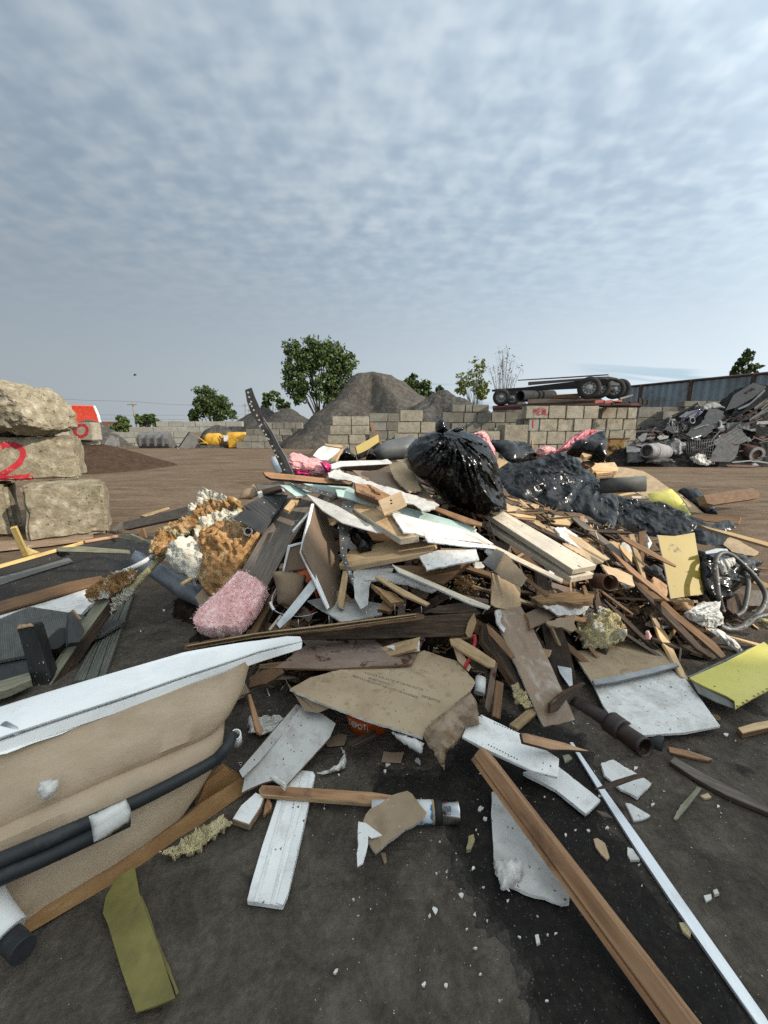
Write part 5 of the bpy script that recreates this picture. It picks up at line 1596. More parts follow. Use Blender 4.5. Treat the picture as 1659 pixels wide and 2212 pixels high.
S('wooden_wedge', 'small upright wooden offcut behind the pale frame strip', 'offcut', 'brown_wood', 'B1', [1128, 452, 1150, 376, 1166, 374, 1192, 452], .04, dep=[4.5, 4.52, 4.52, 4.5])
TUBE('plastic_pipe', 'upper foam crusted white plastic pipe', 'pipe', 'white_plastic', 'B1', [1330, 540, 1180, 645, 1020, 725], .02, dep=[3.35, 3.1, 2.9], k=3, sides=12)
TUBE('plastic_pipe', 'lower white plastic pipe crusted with yellow foam', 'pipe', 'foam_yellow', 'B1', [1345, 590, 1240, 690, 1110, 825, 1000, 950, 890, 1060], [.024, .024, .032, .032, .03], dep=[3.35, 3.12, 2.92, 2.8, 2.72], k=5, sides=12, lump=.006)
PIL('foam_crust', 'brown foam crust on the lower end of the upper pipe', 'foam', 'foam_brown', 'B1', [695, 880, 760, 830, 850, 778, 970, 722, 1060, 698, 1122, 715, 1110, 795, 1000, 862, 920, 922, 790, 958, 735, 975, 700, 945], .07, .6, dep=[2.72, None, None, None, None, 2.95, None, None, None, None, 2.65, None], n=26, amp=.03, sc=14, ridge=.015, jag=.014, m2='foam_white', m2t=.12)
PIL('foam_crust', 'white foam crumbling off the lower pipe', 'foam', 'foam_white', 'B1', [875, 1070, 885, 980, 930, 900, 1020, 850, 1105, 878, 1060, 930, 1000, 992, 945, 1045, 910, 1080], .05, .5, dep=[2.68, None, None, 2.85, None, 2.8, None, None, None], n=20, amp=.02, sc=18, jag=.012)
PIL('foam_crust', 'ragged orange brown foam chunk at the top of the pipes', 'foam', 'foam_brown', 'B1', [1218, 560, 1235, 480, 1300, 410, 1380, 345, 1450, 308, 1540, 305, 1605, 345, 1590, 420, 1480, 500, 1400, 545, 1330, 585, 1260, 600], .10, .6, dep=[3.15, None, None, None, 3.5, None, 3.5, None, None, None, 3.1, None], n=26, amp=.04, sc=12, ridge=.02, jag=.018, m2='foam_yellow', m2t=.16)
PIL('plastic_bumper', 'curved grey plastic bath side lying behind the foam pipes', 'plastic shell', 'grey_plastic', 'B1', [1055, 640, 1075, 600, 1120, 570, 1165, 574, 1250, 640, 1400, 690, 1530, 775, 1660, 850, 1680, 1040, 1590, 1000, 1450, 935, 1230, 775, 1110, 705], .09, .3, dep=[3.5, None, None, None, 3.5, None, None, 3.15, 3.0, None, None, 3.25, None], n=20, amp=.003, jag=.0)
FG = 'sprayed foam torn off in lumps'
PIL('foam_lump', 'smooth white foam lump beside the foam covered pipes', 'foam', 'foam_white', 'B2', [-85, 640, 20, 565, 125, 550, 170, 600, 220, 700, 210, 820, 150, 945, 90, 885, -10, 835, -70, 745], .14, .5, dep=[3.1, None, 3.15, None, None, None, 2.85, None, None, None], n=22, amp=.03, sc=7, jag=.014, group=FG)
PIL('foam_lump', 'large brown swirled foam slab holding a white tube end', 'foam', 'foam_brown', 'B2', [150, 600, 200, 480, 330, 440, 460, 425, 560, 450, 650, 515, 692, 530, 640, 645, 500, 862, 440, 965, 330, 1065, 230, 1010, 180, 905, 215, 720], .14, .5, dep=[3.15, None, None, None, 3.2, None, 3.1, None, None, None, 2.7, None, 2.8, None], n=34, amp=.035, sc=9, ridge=.02, rsc=5, jag=.016, group=FG)
PIL('foam_lump', 'pale rim of foam above the brown swirled slab', 'foam', 'foam_white', 'B2', [135, 500, 250, 378, 420, 335, 535, 325, 565, 445, 440, 448, 320, 458, 205, 500, 160, 580], .09, .5, dep=[3.25, 3.35, None, 3.35, 3.2, None, None, None, 3.1], n=24, amp=.03, sc=12, jag=.014, group=FG, m2='foam_yellow', m2t=.18)
PIL('foam_lump', 'orange brown foam crest on top of the foam mass', 'foam', 'foam_brown', 'B2', [-30, 460, 100, 380, 180, 290, 300, 245, 400, 268, 440, 225, 520, 255, 545, 325, 420, 350, 260, 390, 140, 470, 60, 548, -20, 560], .11, .5, dep=[3.4, None, 3.5, None, None, 3.55, None, 3.4, None, None, None, None, 3.25], n=28, amp=.04, sc=12, ridge=.02, jag=.018, group=FG, m2='foam_yellow', m2t=.12)
PIL('foam_lump', 'white crumbly foam lump at the very top of the foam mass', 'foam', 'foam_white', 'B2', [82, 345, 78, 295, 165, 262, 160, 212, 215, 173, 290, 178, 340, 205, 405, 222, 385, 262, 280, 262, 185, 305, 130, 365], .10, .5, dep=[3.6, None, None, None, 3.75, None, None, 3.7, None, None, None, 3.55], n=22, amp=.04, sc=14, jag=.016, group=FG)
TUBE('tube_end', 'short white tube end stuck in the brown foam slab', 'tube', 'white_plastic', 'B2', [572, 505, 590, 492], .033, dep=[2.98, 3.2], k=1, sides=18, hollow=.25)
TUBE('wood_splinter', 'yellowish stick poking out of the foam towards the bathtub', 'splinter', 'fresh_wood', 'B2', [30, 938, 190, 842], .016, dep=[2.75, 2.95], k=1, sides=5)
S('particle_board', 'torn corner of brown board hanging below the foam slab', 'board', 'cardboard', 'B2', [138, 1045, 200, 968, 310, 1045, 230, 1165], .008, dep=[2.75, 2.78, 2.72, 2.62], jag=.006)
PIL('brown_rag', 'stiff brown rag standing up beside the foam crest', 'rag', 'cardboard', 'B2', [485, 240, 530, 178, 625, 112, 655, 208, 600, 240], .03, .3, dep=[3.5, None, 3.6, 3.5, 3.45], n=12, amp=.01, ridge=.01)
S('pale_board', 'short pale edged board beside the brown rag', 'board', 'board_white', 'D4', [35, 790, 300, 712, 330, 780, 55, 858], .03, dep=[3.4, 3.4, 3.3, 3.3])
S('dark_offcut', 'dark square ended offcut on the short pale board', 'offcut', 'dark_wood', 'D4', [82, 768, 285, 718, 300, 760, 95, 822], .03, dep=[3.33, 3.33, 3.26, 3.26])
S('grey_offcut', 'flat grey offcut lying under the leaning steel strip', 'offcut', 'grey_wood', 'D4', [20, 715, 190, 690, 320, 662, 330, 700, 210, 735, 40, 770], .02, dep=[3.5, None, None, 3.5, None, 3.4])
S('grooved_panel', 'black grooved panel tucked under the top boards', 'panel', 'deck_dark_ribbed', 'B2', [540, 290, 760, 185, 900, 205, 825, 330, 738, 442], .012, dep=[3.1, 3.3, 3.35, None, 2.95])
S('black_sheet_board', 'smooth black panel above the white tube end', 'panel', 'dark_sheet', 'B2', [452, 395, 565, 305, 742, 442, 692, 522], .012, dep=[3.0, 3.1, 2.9, 2.85])
S('wide_plank', 'wide weathered grey plank sloping down to the pink insulation', 'plank', 'grey_wood', 'B2', [890, 205, 1116, 260, 1085, 335, 905, 625, 765, 885, 705, 1000, 525, 1345, 370, 1345, 500, 850, 640, 620], .045, dep=[3.38, 3.32, None, None, None, None, 2.28, 2.3, None, None], edge='dark_wood')
S('narrow_plank', 'narrow brown plank edge beside the pink insulation', 'plank', 'brown_wood', 'B2', [575, 1335, 755, 1020, 800, 985, 812, 1008, 645, 1335], .03, dep=[2.26, None, 2.62, 2.6, 2.24], edge='dark_wood')
PIL('pink_insulation', 'pink glass wool batt lying on the wide weathered plank', 'insulation', 'pink_wool', 'B2', [145, 1275, 200, 1195, 300, 1100, 420, 990, 520, 870, 600, 890, 690, 955, 752, 1015, 700, 1115, 600, 1255, 520, 1345, 400, 1355, 280, 1372, 180, 1335], .10, .2, dep=[2.3, None, None, None, 2.62, None, None, 2.52, None, None, 2.2, None, None, None], n=36, amp=.014, sc=6, ridge=.006, jag=.008, curve=.07, dirv=.6)
iw = bpy.data.objects['pink_insulation']
rw = random.Random(4)
bm = bmesh.new()
ps = [p for p in iw.data.polygons if p.normal.z > -.2]
for k in range(1700):
 p = rw.choice(ps)
 c_ = p.center + Vector((rw.gauss(0, .008), rw.gauss(0, .008), .001))
 d = (p.normal * rw.uniform(.1, .8) + Vector((rw.gauss(0, 1), rw.gauss(0, 1), rw.gauss(0, .5)))).normalized() * rw.uniform(.006, .022)
 e = d.orthogonal().normalized() * rw.uniform(.0008, .003)
 g = c_ + d * .5 + p.normal * rw.uniform(0, .004)
 a_ = [bm.verts.new(q) for q in (c_ - e, c_ + e, g + e, c_ + d, g - e)]
 bm.faces.new(a_)
frm(bm, 'loose_fibres', 'pink_wool', iw.matrix_world.copy(), iw)
S('wood_block', 'short raw wood block wedged at the top of the wide plank', 'offcut', 'fresh_wood', 'B2', [865, 314, 942, 222, 1012, 224, 908, 336], .035, dep=[2.95, 3.1, 3.12, 2.94])
cb = S('cabinet_panel', 'tall brown cabinet panel with a white edge leaning in the heap', 'panel', 'brown_panel', 'B2', [1112, 280, 1205, 330, 1290, 600, 1335, 800, 1312, 1085, 1236, 1132, 1022, 655, 1048, 560], .016, dep=[2.85, 3.05, None, 2.8, None, 2.28, 2.42, None])
S('white_edge', None, None, 'white_paint', 'B2', [1094, 275, 1116, 275, 1052, 560, 1040, 655, 1243, 1120, 1226, 1140, 1004, 672, 1024, 570], .014, dep=[2.84, 2.84, None, None, 2.27, 2.26, 2.40, None], parent=cb)
cs = S('cabinet_panel', 'smaller brown cabinet panel behind the orange bucket', 'panel', 'brown_panel', 'B2', [905, 625, 1032, 590, 1050, 700, 1062, 805, 860, 832], .016, dep=[2.75, 2.8, None, 2.72, 2.66])
S('white_edge', None, None, 'white_paint', 'B2', [900, 615, 1032, 582, 1034, 600, 916, 630, 870, 832, 855, 828], .012, dep=[2.74, 2.79, 2.79, None, 2.65, 2.65], parent=cs)
TUBE('white_rod', 'thin white rod leaning against the tall cabinet panel', 'rod', 'white_plastic', 'B2', [942, 502, 1085, 340], .011, dep=[2.72, 2.95], k=1)
def bucket(center, axis, r0, r1, ln, name, label, wall=.006, ribs=True):
 axis = axis.normalized()
 rot = axis.to_track_quat('Z', 'Y').to_matrix().to_4x4()
 mw = Matrix.Translation(center) @ rot
 root = bpy.data.objects.new(name, None)
 COL.objects.link(root)
 root.matrix_world = mw
 bpy.context.view_layer.update()
 tag(root, label, 'bucket')
 N = 36
 out = [(r0, 0), (r0 + .008, .004), (r0 + .008, .012), (r0, .016)]
 z = .03
 for k in range(3 if ribs else 0):
  out += [(r0 - .001, z), (r0 + .009, z + .002), (r0 + .009, z + .007), (r0 - .001, z + .009)]
  z += .022
 out += [(r0 - .003, z + .02), (r1, ln), (.001, ln)]
 inn = [(.001, ln - wall), (r1 - wall, ln - wall), (r0 - wall, .002), (r0, 0)]
 pr = out + inn
 bm = bmesh.new()
 rings = [[bm.verts.new((r * math.cos(6.28319 * j / N), r * math.sin(6.28319 * j / N), zz)) for r, zz in pr] for j in range(N)]
 for j in range(N):
  for i in range(len(pr) - 1):
   f = bm.faces.new((rings[j][i], rings[j][i + 1], rings[(j + 1) % N][i + 1], rings[(j + 1) % N][i]))
 bmesh.ops.recalc_face_normals(bm, faces=bm.faces[:])
 frm(bm, 'bucket_wall', 'orange_plastic', mw, root, True)
 return root
bk = bucket(atY('B2', 985, 1040, 2.56), Vector((.30, .90, .05)), .148, .128, .37, 'orange_bucket', 'ribbed orange bucket lying on its side with its mouth outward')
TUBE('handle_wire', None, None, 'galv', 'B2', [812, 955, 775, 1030, 770, 1085, 790, 1145, 860, 1180, 980, 1198, 1075, 1185, 1140, 1160], .0035, dep=[2.4, 2.36, 2.33, 2.31, 2.29, 2.28, 2.3, 2.34], k=6, sides=6, parent=bk)
TUBE('handle_grip', None, None, 'white_plastic', 'B2', [755, 1078, 768, 1115, 786, 1146], .010, dep=[2.33, 2.32, 2.31], k=3, parent=bk)
PIL('cardboard_tube', 'crumpled brown cardboard stuffed in the mouth of the orange bucket', 'cardboard', 'cardboard', 'B2', [768, 838, 850, 824, 955, 840, 1052, 862, 1020, 990, 1005, 1090, 930, 1130, 860, 1108, 818, 1098, 802, 950], .05, .6, dep=[2.38, None, None, 2.48, None, None, None, None, 2.32, None], n=16, amp=.006, ridge=.008, jag=.004)
S('galvanised_strip', 'flat galvanised strip leaning across the orange bucket', 'strip', 'galv', 'B2', [804, 1258, 1102, 884, 1126, 972, 945, 1190, 832, 1296], .003, dep=[2.18, 2.36, 2.34, None, 2.14])
S('wood_lath', 'pale thin lath beside the galvanised strip', 'lath', 'pale_wood', 'B2', [738, 1302, 832, 1184, 852, 1190, 756, 1310], .012, dep=[2.16, 2.25, 2.25, 2.15])
SG = 'perforated bent steel strips'
st = S('steel_strip', 'tall bent perforated steel strip leaning up against the sky', 'steel strip', 'old_steel', 'A2', [107, 424, 150, 408, 172, 470, 205, 545, 232, 640, 290, 745, 345, 850, 405, 972, 358, 974, 290, 820, 240, 725, 180, 625, 140, 560, 120, 500], .006, dep=[3.25, 3.25, None, None, None, None, None, 3.42, 3.42, None, None, None, None, None], group=SG)
S('lit_tone_flange', None, None, 'scrap_light', 'D4', [105, -10, 135, 40, 205, 150, 262, 270, 340, 400, 435, 605, 385, 600, 305, 430, 232, 300, 170, 150, 118, 40], .006, dep=[3.24, None, None, None, None, 3.40, 3.41, None, None, None, None], parent=st)  # paler colour than the strip: sunlight on this edge put into the material
hole(st, [onslab(st, 'A2', x, y) for x, y in ((128, 440), (135, 470), (148, 500), (152, 530), (165, 555), (185, 590), (200, 620), (215, 650), (228, 690), (245, 715), (262, 745), (285, 790), (300, 820), (322, 860), (345, 905), (365, 945), (140, 515), (205, 660), (250, 740), (310, 850))], .008, 'white_print', 'bolt_hole')
s2 = S('steel_strip', 'flat perforated steel strip lying across the teal boards', 'steel strip', 'old_steel', 'D4', [370, 668, 480, 680, 700, 768, 880, 803, 895, 840, 820, 842, 640, 792, 480, 732], .005, dep=[3.2, None, 3.1, None, 3.0, None, None, 3.1], group=SG)
hole(s2, [onslab(s2, 'D4', x, y) for x, y in ((440, 690), (500, 715), (560, 742), (620, 765), (690, 785), (740, 800), (800, 815), (850, 825))], .005, 'white_print', 'bolt_hole')
s3 = S('steel_strip', 'dark perforated steel strip hanging down the front of the heap', 'steel strip', 'old_steel', 'B2', [1345, 248, 1440, 245, 1428, 330, 1396, 450, 1396, 580, 1372, 700, 1402, 790, 1466, 930, 1426, 942, 1370, 805, 1330, 700, 1320, 560, 1310, 420], .006, dep=[2.95, 2.95, None, None, None, None, None, 2.42, 2.42, None, None, None, None], group=SG)
hole(s3, [onslab(s3, 'B2', x, y) for x, y in ((1375, 300), (1360, 400), (1350, 480), (1352, 560), (1345, 640), (1355, 700), (1372, 760), (1400, 830), (1425, 890), (1405, 300), (1385, 380))], .005, 'white_print', 'bolt_hole')
S('top_plank', 'orange brown plank jutting out under the pink bag', 'plank', 'orange_wood', 'D4', [95, 572, 130, 575, 500, 615, 880, 655, 1085, 690, 1040, 716, 700, 692, 400, 662, 190, 648, 125, 620], .03, dep=[3.15, None, None, None, 3.2, 3.18, None, None, None, 3.12], edge='dark_wood')
S('teal_board', 'short pale teal board end with torn edges below the orange plank', 'board', 'teal_edge', 'D4', [282, 715, 400, 700, 580, 800, 562, 832, 458, 840], .02, dep=[3.15, 3.2, 3.1, None, 3.05], edge='gypsum', jag=.004)
S('teal_board', 'shaded teal sheet under the flat steel strip', 'board', 'teal_edge', 'D4', [380, 700, 1000, 705, 1100, 770, 1085, 802, 640, 798, 560, 790], .012, dep=[3.25, 3.3, None, 3.2, None, 3.15])
S('teal_board', 'long narrow teal board running right to the white lumber', 'board', 'teal_edge', 'B3', [42, 365, 95, 368, 390, 450, 800, 562, 1130, 655, 1198, 692, 1190, 715, 1100, 700, 700, 602, 390, 507, 60, 422], .025, dep=[3.0, None, None, None, None, 2.75, 2.72, None, None, None, 2.96], edge='gypsum')
nb = S('nailed_block', 'square plywood offcut with two nail holes on the teal board', 'offcut', 'plywood', 'B3', [390, 457, 580, 380, 627, 490, 440, 577], .02, dep=[2.72, 2.78, 2.68, 2.62], edge='fresh_wood')
hole(nb, [onslab(nb, 'B3', 497, 457), onslab(nb, 'B3', 500, 482)], .008)
S('brown_block', 'reddish brown timber with a splintered edge behind the nailed offcut', 'timber', 'orange_wood', 'B3', [200, 312, 330, 328, 492, 412, 480, 432, 400, 458, 210, 385], .05, dep=[2.95, None, 2.9, None, 2.8, 2.9], edge='brown_wood')
PIL('wood_splinter', 'ragged bright orange splinters on the reddish timber', 'splinter', 'orange_wood', 'B3', [298, 330, 345, 340, 395, 375, 430, 402, 400, 416, 350, 392], .02, .4, dep=[2.86, None, None, 2.82, None, None], n=16, amp=.015, sc=30, jag=.012)
S('backing_sheet', 'grey brown sheet sloping down under the knotted black bag', 'sheet', 'brown_panel', 'B3', [180, 210, 500, 222, 720, 250, 745, 330, 835, 440, 872, 485, 600, 395, 250, 272], .01, dep=[3.35, None, 3.4, None, None, 2.9, None, None])
S('broken_plasterboard', 'long broken strip of white plasterboard crossing the top of the heap', 'plasterboard', 'gypsum', 'B3', [-20, 232, 40, 203, 190, 252, 400, 328, 600, 388, 750, 438, 888, 490, 850, 522, 750, 542, 700, 500, 560, 452, 300, 345, 150, 295, -10, 268], .014, dep=[3.2, None, None, None, None, None, 2.78, None, None, None, None, None, None, 3.15], jag=.010, back='kraft')
sl_ = S('plaster_slab', 'white edged plasterboard slab lying flat behind the pink bag', 'plasterboard', 'board_white', 'D4', [835, 492, 940, 458, 1390, 448, 1450, 434, 1502, 474, 1497, 492, 960, 522, 930, 545, 840, 540], .012, dep=[3.45, None, None, 3.6, 3.5, 3.45, None, 3.38, 3.4], jag=.003)
S('brown_face', None, None, 'stained_ply', 'D4', [880, 548, 960, 520, 1497, 490, 1345, 556, 1100, 580], .004, dep=[3.38, 3.40, 3.45, 3.5, 3.4], parent=sl_)
S('plywood_piece', 'pale plywood sheet half under the knotted black bag', 'plywood', 'plywood', 'A2', [1048, 908, 1130, 888, 1215, 960, 1260, 1080, 1180, 1090, 1092, 1010, 1062, 960], .012, dep=[3.35, 3.45, None, 3.0, None, None, 3.25], jag=.006)
pb = PIL('pink_bag', 'crumpled pink plastic bag beside the leaning steel strip', 'bag', 'pink_plastic', 'D4', [362, 460, 390, 382, 430, 362, 500, 374, 600, 420, 705, 424, 715, 450, 845, 500, 832, 572, 790, 642, 680, 636, 520, 612, 430, 592, 402, 540], .14, .5, dep=[3.55] * 14, n=30, amp=.02, sc=8, ridge=.03, rsc=4, jag=.004, smooth=False)
PIL('magenta_bag', 'small magenta bag at the right end of the pink bag', 'bag', 'magenta', 'D4', [712, 472, 780, 463, 845, 508, 828, 578, 792, 582, 742, 512], .06, .4, dep=[3.42] * 6, n=16, amp=.01, ridge=.015, jag=.003, smooth=False)
PIL('magenta_scrap', 'magenta scrap of bag under the pink bag', 'bag', 'magenta', 'D4', [440, 610, 470, 560, 520, 578, 610, 590, 600, 615], .03, .4, dep=[3.42] * 5, n=12, amp=.006, jag=.003)
S('bright_sheet', 'bright white panel standing behind the pink bag', 'panel', 'board_white', 'D4', [640, 396, 700, 322, 770, 282, 950, 300, 930, 342, 800, 442, 720, 442], .02, dep=[4.2, None, 4.45, 4.45, None, 4.15, None])
S('frame_lath', 'bent tan lath along the top of the bright white panel', 'lath', 'tan_wood', 'D4', [765, 264, 955, 285, 968, 308, 940, 312, 775, 284], .02, dep=[4.43, 4.43, 4.4, None, 4.42])
S('frame_lath', 'tan lath along the right side of the bright white panel', 'lath', 'tan_wood', 'D4', [928, 342, 966, 308, 885, 462, 828, 475, 846, 422], .03, dep=[4.4, 4.42, 4.1, 4.08, None])
S('dark_stick', 'dark stick leaning behind the bright white panel', 'stick', 'dark_wood', 'D4', [588, 405, 698, 283, 712, 298, 612, 416], .02, dep=[4.2, 4.5, 4.5, 4.2])
ye = S('yellow_trough', 'yellow and black bent metal piece sticking up behind the slab', 'metal sheet', 'ochre_paint', 'D4', [1105, 300, 1200, 250, 1355, 163, 1364, 250, 1240, 332, 1128, 390], .02, dep=[4.1, None, 4.3, 4.3, None, 4.05])
S('black_side', None, None, 'black_paint', 'D4', [1364, 250, 1368, 262, 1250, 400, 1140, 445, 1126, 390, 1240, 332], .02, dep=[4.3, 4.31, None, 4.1, 4.05, None], parent=ye)
S('orange_stick', 'rotten orange stick behind the yellow and black metal piece', 'stick', 'orange_wood', 'D4', [1252, 45, 1280, 30, 1330, 150, 1402, 272, 1378, 278, 1300, 160], .03, dep=[4.7, 4.7, None, 4.4, 4.4, None], jag=.006)
PIL('black_film', 'small heap of black film left of the yellow and black metal piece', 'film', 'black_plastic', 'D4', [915, 455, 980, 360, 1030, 322, 1062, 372, 1112, 400, 1120, 448], .07, .4, dep=[3.95, None, 4.05, None, None, 3.95], n=20, amp=.012, ridge=.02, jag=.004)
PIL('black_film', 'small tuft of black film right of the yellow and black metal piece', 'film', 'black_plastic', 'D4', [1215, 445, 1245, 350, 1290, 328, 1345, 442], .06, .4, dep=[3.95, 4.05, 4.05, 3.95], n=18, amp=.012, ridge=.02, jag=.004)
PIL('grey_tub', 'dark grey plastic tub lying behind the knotted black bag', 'tub', 'dark_grey_plastic', 'A2', [948, 828, 1000, 782, 1090, 758, 1190, 740, 1240, 760, 1200, 870, 1100, 880, 1000, 890, 958, 872], .12, .4, dep=[4.1, None, None, 4.3, None, 4.1, None, None, 4.0], n=18, amp=.003, jag=.0)
TUBE('grey_tube', 'pale grey plastic tube standing behind the leaning steel strip', 'tube', 'galv', 'D4', [218, 428, 245, 490, 325, 610], [.03, .045, .05], dep=[3.75, 3.7, 3.6], k=5, sides=16)
bag = PIL('bin_bag', 'big shiny black bin bag knotted at the top', 'bag', 'black_plastic', 'P', [873, 990, 880, 968, 896, 950, 918, 938, 945, 929, 985, 927, 1015, 934, 1040, 945, 1056, 962, 1070, 990, 1080, 1030, 1086, 1065, 1093, 1100, 1070, 1111, 1040, 1112, 1010, 1104, 985, 1094, 958, 1080, 935, 1056, 905, 1032, 882, 1012],
          .34, .5, dep=[3.2] * 21, n=100, amp=.012, sc=5, ridge=.015, rsc=3.2, dirv=1.1, jag=.004, curve=.62, smooth=55, gather=(970, 936, 5.5, .05))
PIL('knot', None, None, 'black_plastic', 'A3', [440, 800, 446, 772, 468, 735, 495, 720, 528, 742, 536, 790, 560, 815, 500, 845, 450, 830], .07, .6, dep=[3.05] * 9, n=20, amp=.012, ridge=.02, jag=.004, parent=bag)
PIL('tail', None, None, 'black_plastic', 'A3', [560, 822, 600, 800, 680, 792, 675, 812, 620, 835], .025, .6, dep=[3.0] * 5, n=14, amp=.006, ridge=.01, parent=bag)
PIL('pink_film', 'strip of pink film hanging down behind the knotted black bag', 'film', 'pink_plastic', 'A3', [758, 842, 832, 823, 880, 902, 932, 1000, 912, 1052, 922, 1092, 904, 1108, 872, 1002, 862, 960, 805, 872], .03, .4, dep=[3.5, 3.6, None, 3.5, None, None, 3.35, None, None, None], n=16, amp=.01, ridge=.012, smooth=False)
PIL('magenta_scrap', 'magenta patch in the strip of pink film', 'film', 'magenta', 'A3', [862, 985, 905, 980, 928, 1005, 905, 1045, 885, 1060], .02, .3, dep=[3.42] * 5, n=10, amp=.004)
S('wood_offcut', 'pale wood offcut between the knotted bag and the black sheet', 'offcut', 'tan_wood', 'A3', [918, 1112, 962, 1040, 1034, 1070, 920, 1145], .02, dep=[3.4, 3.6, 3.5, 3.3])
PIL('black_film', 'flat black film lying behind the big black sheet', 'film', 'black_plastic', 'A3', [885, 905, 960, 930, 1080, 940, 1190, 960, 1245, 1010, 1270, 1055, 1100, 1085, 1030, 1062, 960, 995, 900, 962], .08, .4, dep=[4.0, None, None, 4.2, None, 3.9, None, None, 3.8, None], n=26, amp=.02, ridge=.025, jag=.01)
PIL('torn_film', 'ragged torn black film tuft right of the knotted bag', 'film', 'black_plastic', 'A3', [885, 900, 910, 890, 940, 905, 965, 935, 945, 985, 905, 965], .04, .4, dep=[3.9] * 6, n=14, amp=.02, ridge=.02, jag=.02)
TUBE('thin_stake', 'thin wooden stake standing up behind the black sheet', 'stake', 'tan_wood', 'A3', [1236, 893, 1234, 1045], .011, dep=[4.0, 4.0], k=1, sides=5)
S('wood_offcut', 'small pale offcut standing in front of the big concrete block', 'offcut', 'fresh_wood', 'A3', [1002, 908, 1030, 898, 1045, 905, 1043, 945, 1002, 946], .03, dep=[4.2] * 5)
PIL('rose_bag', 'long rose pink plastic bag stretched over the black bag', 'bag', 'rose_plastic', 'D3', [760, 640, 850, 580, 900, 530, 1000, 450, 1100, 403, 1215, 405, 1252, 393, 1256, 422, 1150, 472, 1050, 542, 960, 572, 920, 622, 830, 652], .05, .4, dep=[3.95, None, None, None, 4.2, None, 4.25, None, None, None, None, None, 3.95], n=28, amp=.012, ridge=.02, jag=.006, smooth=False)
PIL('pink_bag', 'pale pink knotted bag bulb at the end of the rose bag', 'bag', 'pink_plastic', 'D3', [582, 645, 610, 590, 660, 563, 760, 580, 800, 610, 740, 655, 640, 692, 592, 692], .09, .5, dep=[3.9] * 8, n=20, amp=.012, ridge=.02, jag=.004, smooth=False)
PIL('bin_bag', 'smaller black bin bag with a pulled up corner behind the black sheet', 'bag', 'black_plastic', 'D3', [905, 650, 960, 560, 1050, 528, 1190, 452, 1352, 410, 1322, 470, 1336, 640, 1338, 748, 1260, 750, 1130, 700, 1000, 680], .12, .5, dep=[3.85, None, 4.0, None, 4.05, None, None, 3.8, None, None, None], n=32, amp=.02, ridge=.03, rsc=3, jag=.004)
PIL('black_sheet', 'large shiny black plastic sheet spread over the right of the heap', 'sheet', 'black_plastic', 'B4', [165, 240, 310, 200, 490, 195, 640, 120, 800, 85, 930, 100, 1060, 180, 1130, 280, 1290, 420, 1400, 520, 1480, 600, 1480, 760, 1440, 900, 1400, 940, 1300, 880, 1150, 780, 1050, 745, 900, 735, 790, 720, 700, 690, 560, 640, 420, 590, 300, 560, 240, 480, 130, 290],
 .09, .3, lift=.08, n=110, amp=.03, sc=3, ridge=.02, rsc=2.0, curve=.35, dirv=-.5, jag=.012, smooth=50, gather=(1120, 400, 5, .085))
PIL('black_sheet', 'torn tail of black plastic sheet hanging over the yellow panel', 'sheet', 'black_plastic', 'B5', [-10, 555, 250, 620, 500, 640, 640, 690, 820, 770, 980, 850, 1050, 895, 1160, 830, 1260, 830, 1315, 905, 1200, 945, 1250, 995, 1200, 1110, 1100, 1130, 960, 1150, 890, 1100, 870, 990, 850, 955, 790, 1040, 730, 1140, 690, 1215, 660, 1150, 630, 1010, 570, 990, 380, 960, 200, 890, -10, 860],
 .04, .3, lift=.16, n=90, amp=.025, sc=5, ridge=.02, rsc=2.6, curve=.3, dirv=-.3, jag=.016, smooth=50, gather=(-30, 620, 7, .06))
S('stud_offcut', 'thick pale edged board end with a printed sticker', 'board', 'tan_wood', 'B3', [178, 478, 300, 478, 500, 560, 724, 745, 568, 768, 175, 515], .055, dep=[2.95, None, None, 2.5, 2.48, 2.92], edge='pale_wood')
S('stud_offcut', 'wide tan board lying below the stickered board end', 'board', 'tan_wood', 'B3', [70, 982, 160, 862, 560, 765, 872, 800, 832, 868, 160, 997], .04, dep=[2.55, 2.75, None, 2.6, 2.5, 2.52], edge='plywood')
S('dark_underboard', 'dark brown board shadowed above the stickered board end', 'board', 'brown_panel', 'B3', [-60, 470, 200, 420, 520, 560, 560, 640, 420, 640, -20, 590], .015, dep=[3.0, 3.05, None, 2.75, None, None])
S('grey_underboard', 'long grey plasterboard under the dark brown board', 'plasterboard', 'board_grey', 'B3', [-200, 400, 60, 500, 300, 640, 480, 720, 380, 720, 100, 640, -60, 540], .012, dep=[3.0, None, None, 2.65, None, None, 2.8], back='kraft')
S('white_plasterboard', 'large white plasterboard sheet under the long teal board', 'plasterboard', 'board_white', 'B3', [498, 555, 545, 556, 700, 600, 1190, 715, 1335, 812, 1250, 803, 740, 742, 690, 722, 600, 718], .013, dep=[2.72, None, None, 2.78, 2.6, None, 2.5, None, 2.52], jag=.004, edge='gypsum', back='kraft')
S('white_plasterboard', 'thin blue edged white board below the large white sheet', 'plasterboard', 'board_white', 'B3', [765, 740, 830, 752, 1340, 828, 1356, 852, 1100, 832, 800, 798], .01, dep=[2.48, None, 2.58, 2.55, None, 2.44], edge='label_blue')
S('white_plasterboard', 'torn white plasterboard piece at the centre of the heap', 'plasterboard', 'board_white', 'B3', [728, 912, 880, 862, 1192, 850, 1218, 942, 1000, 980, 790, 1025], .013, dep=[2.42, None, 2.55, 2.42, None, 2.32], jag=.004, edge='gypsum', back='kraft')
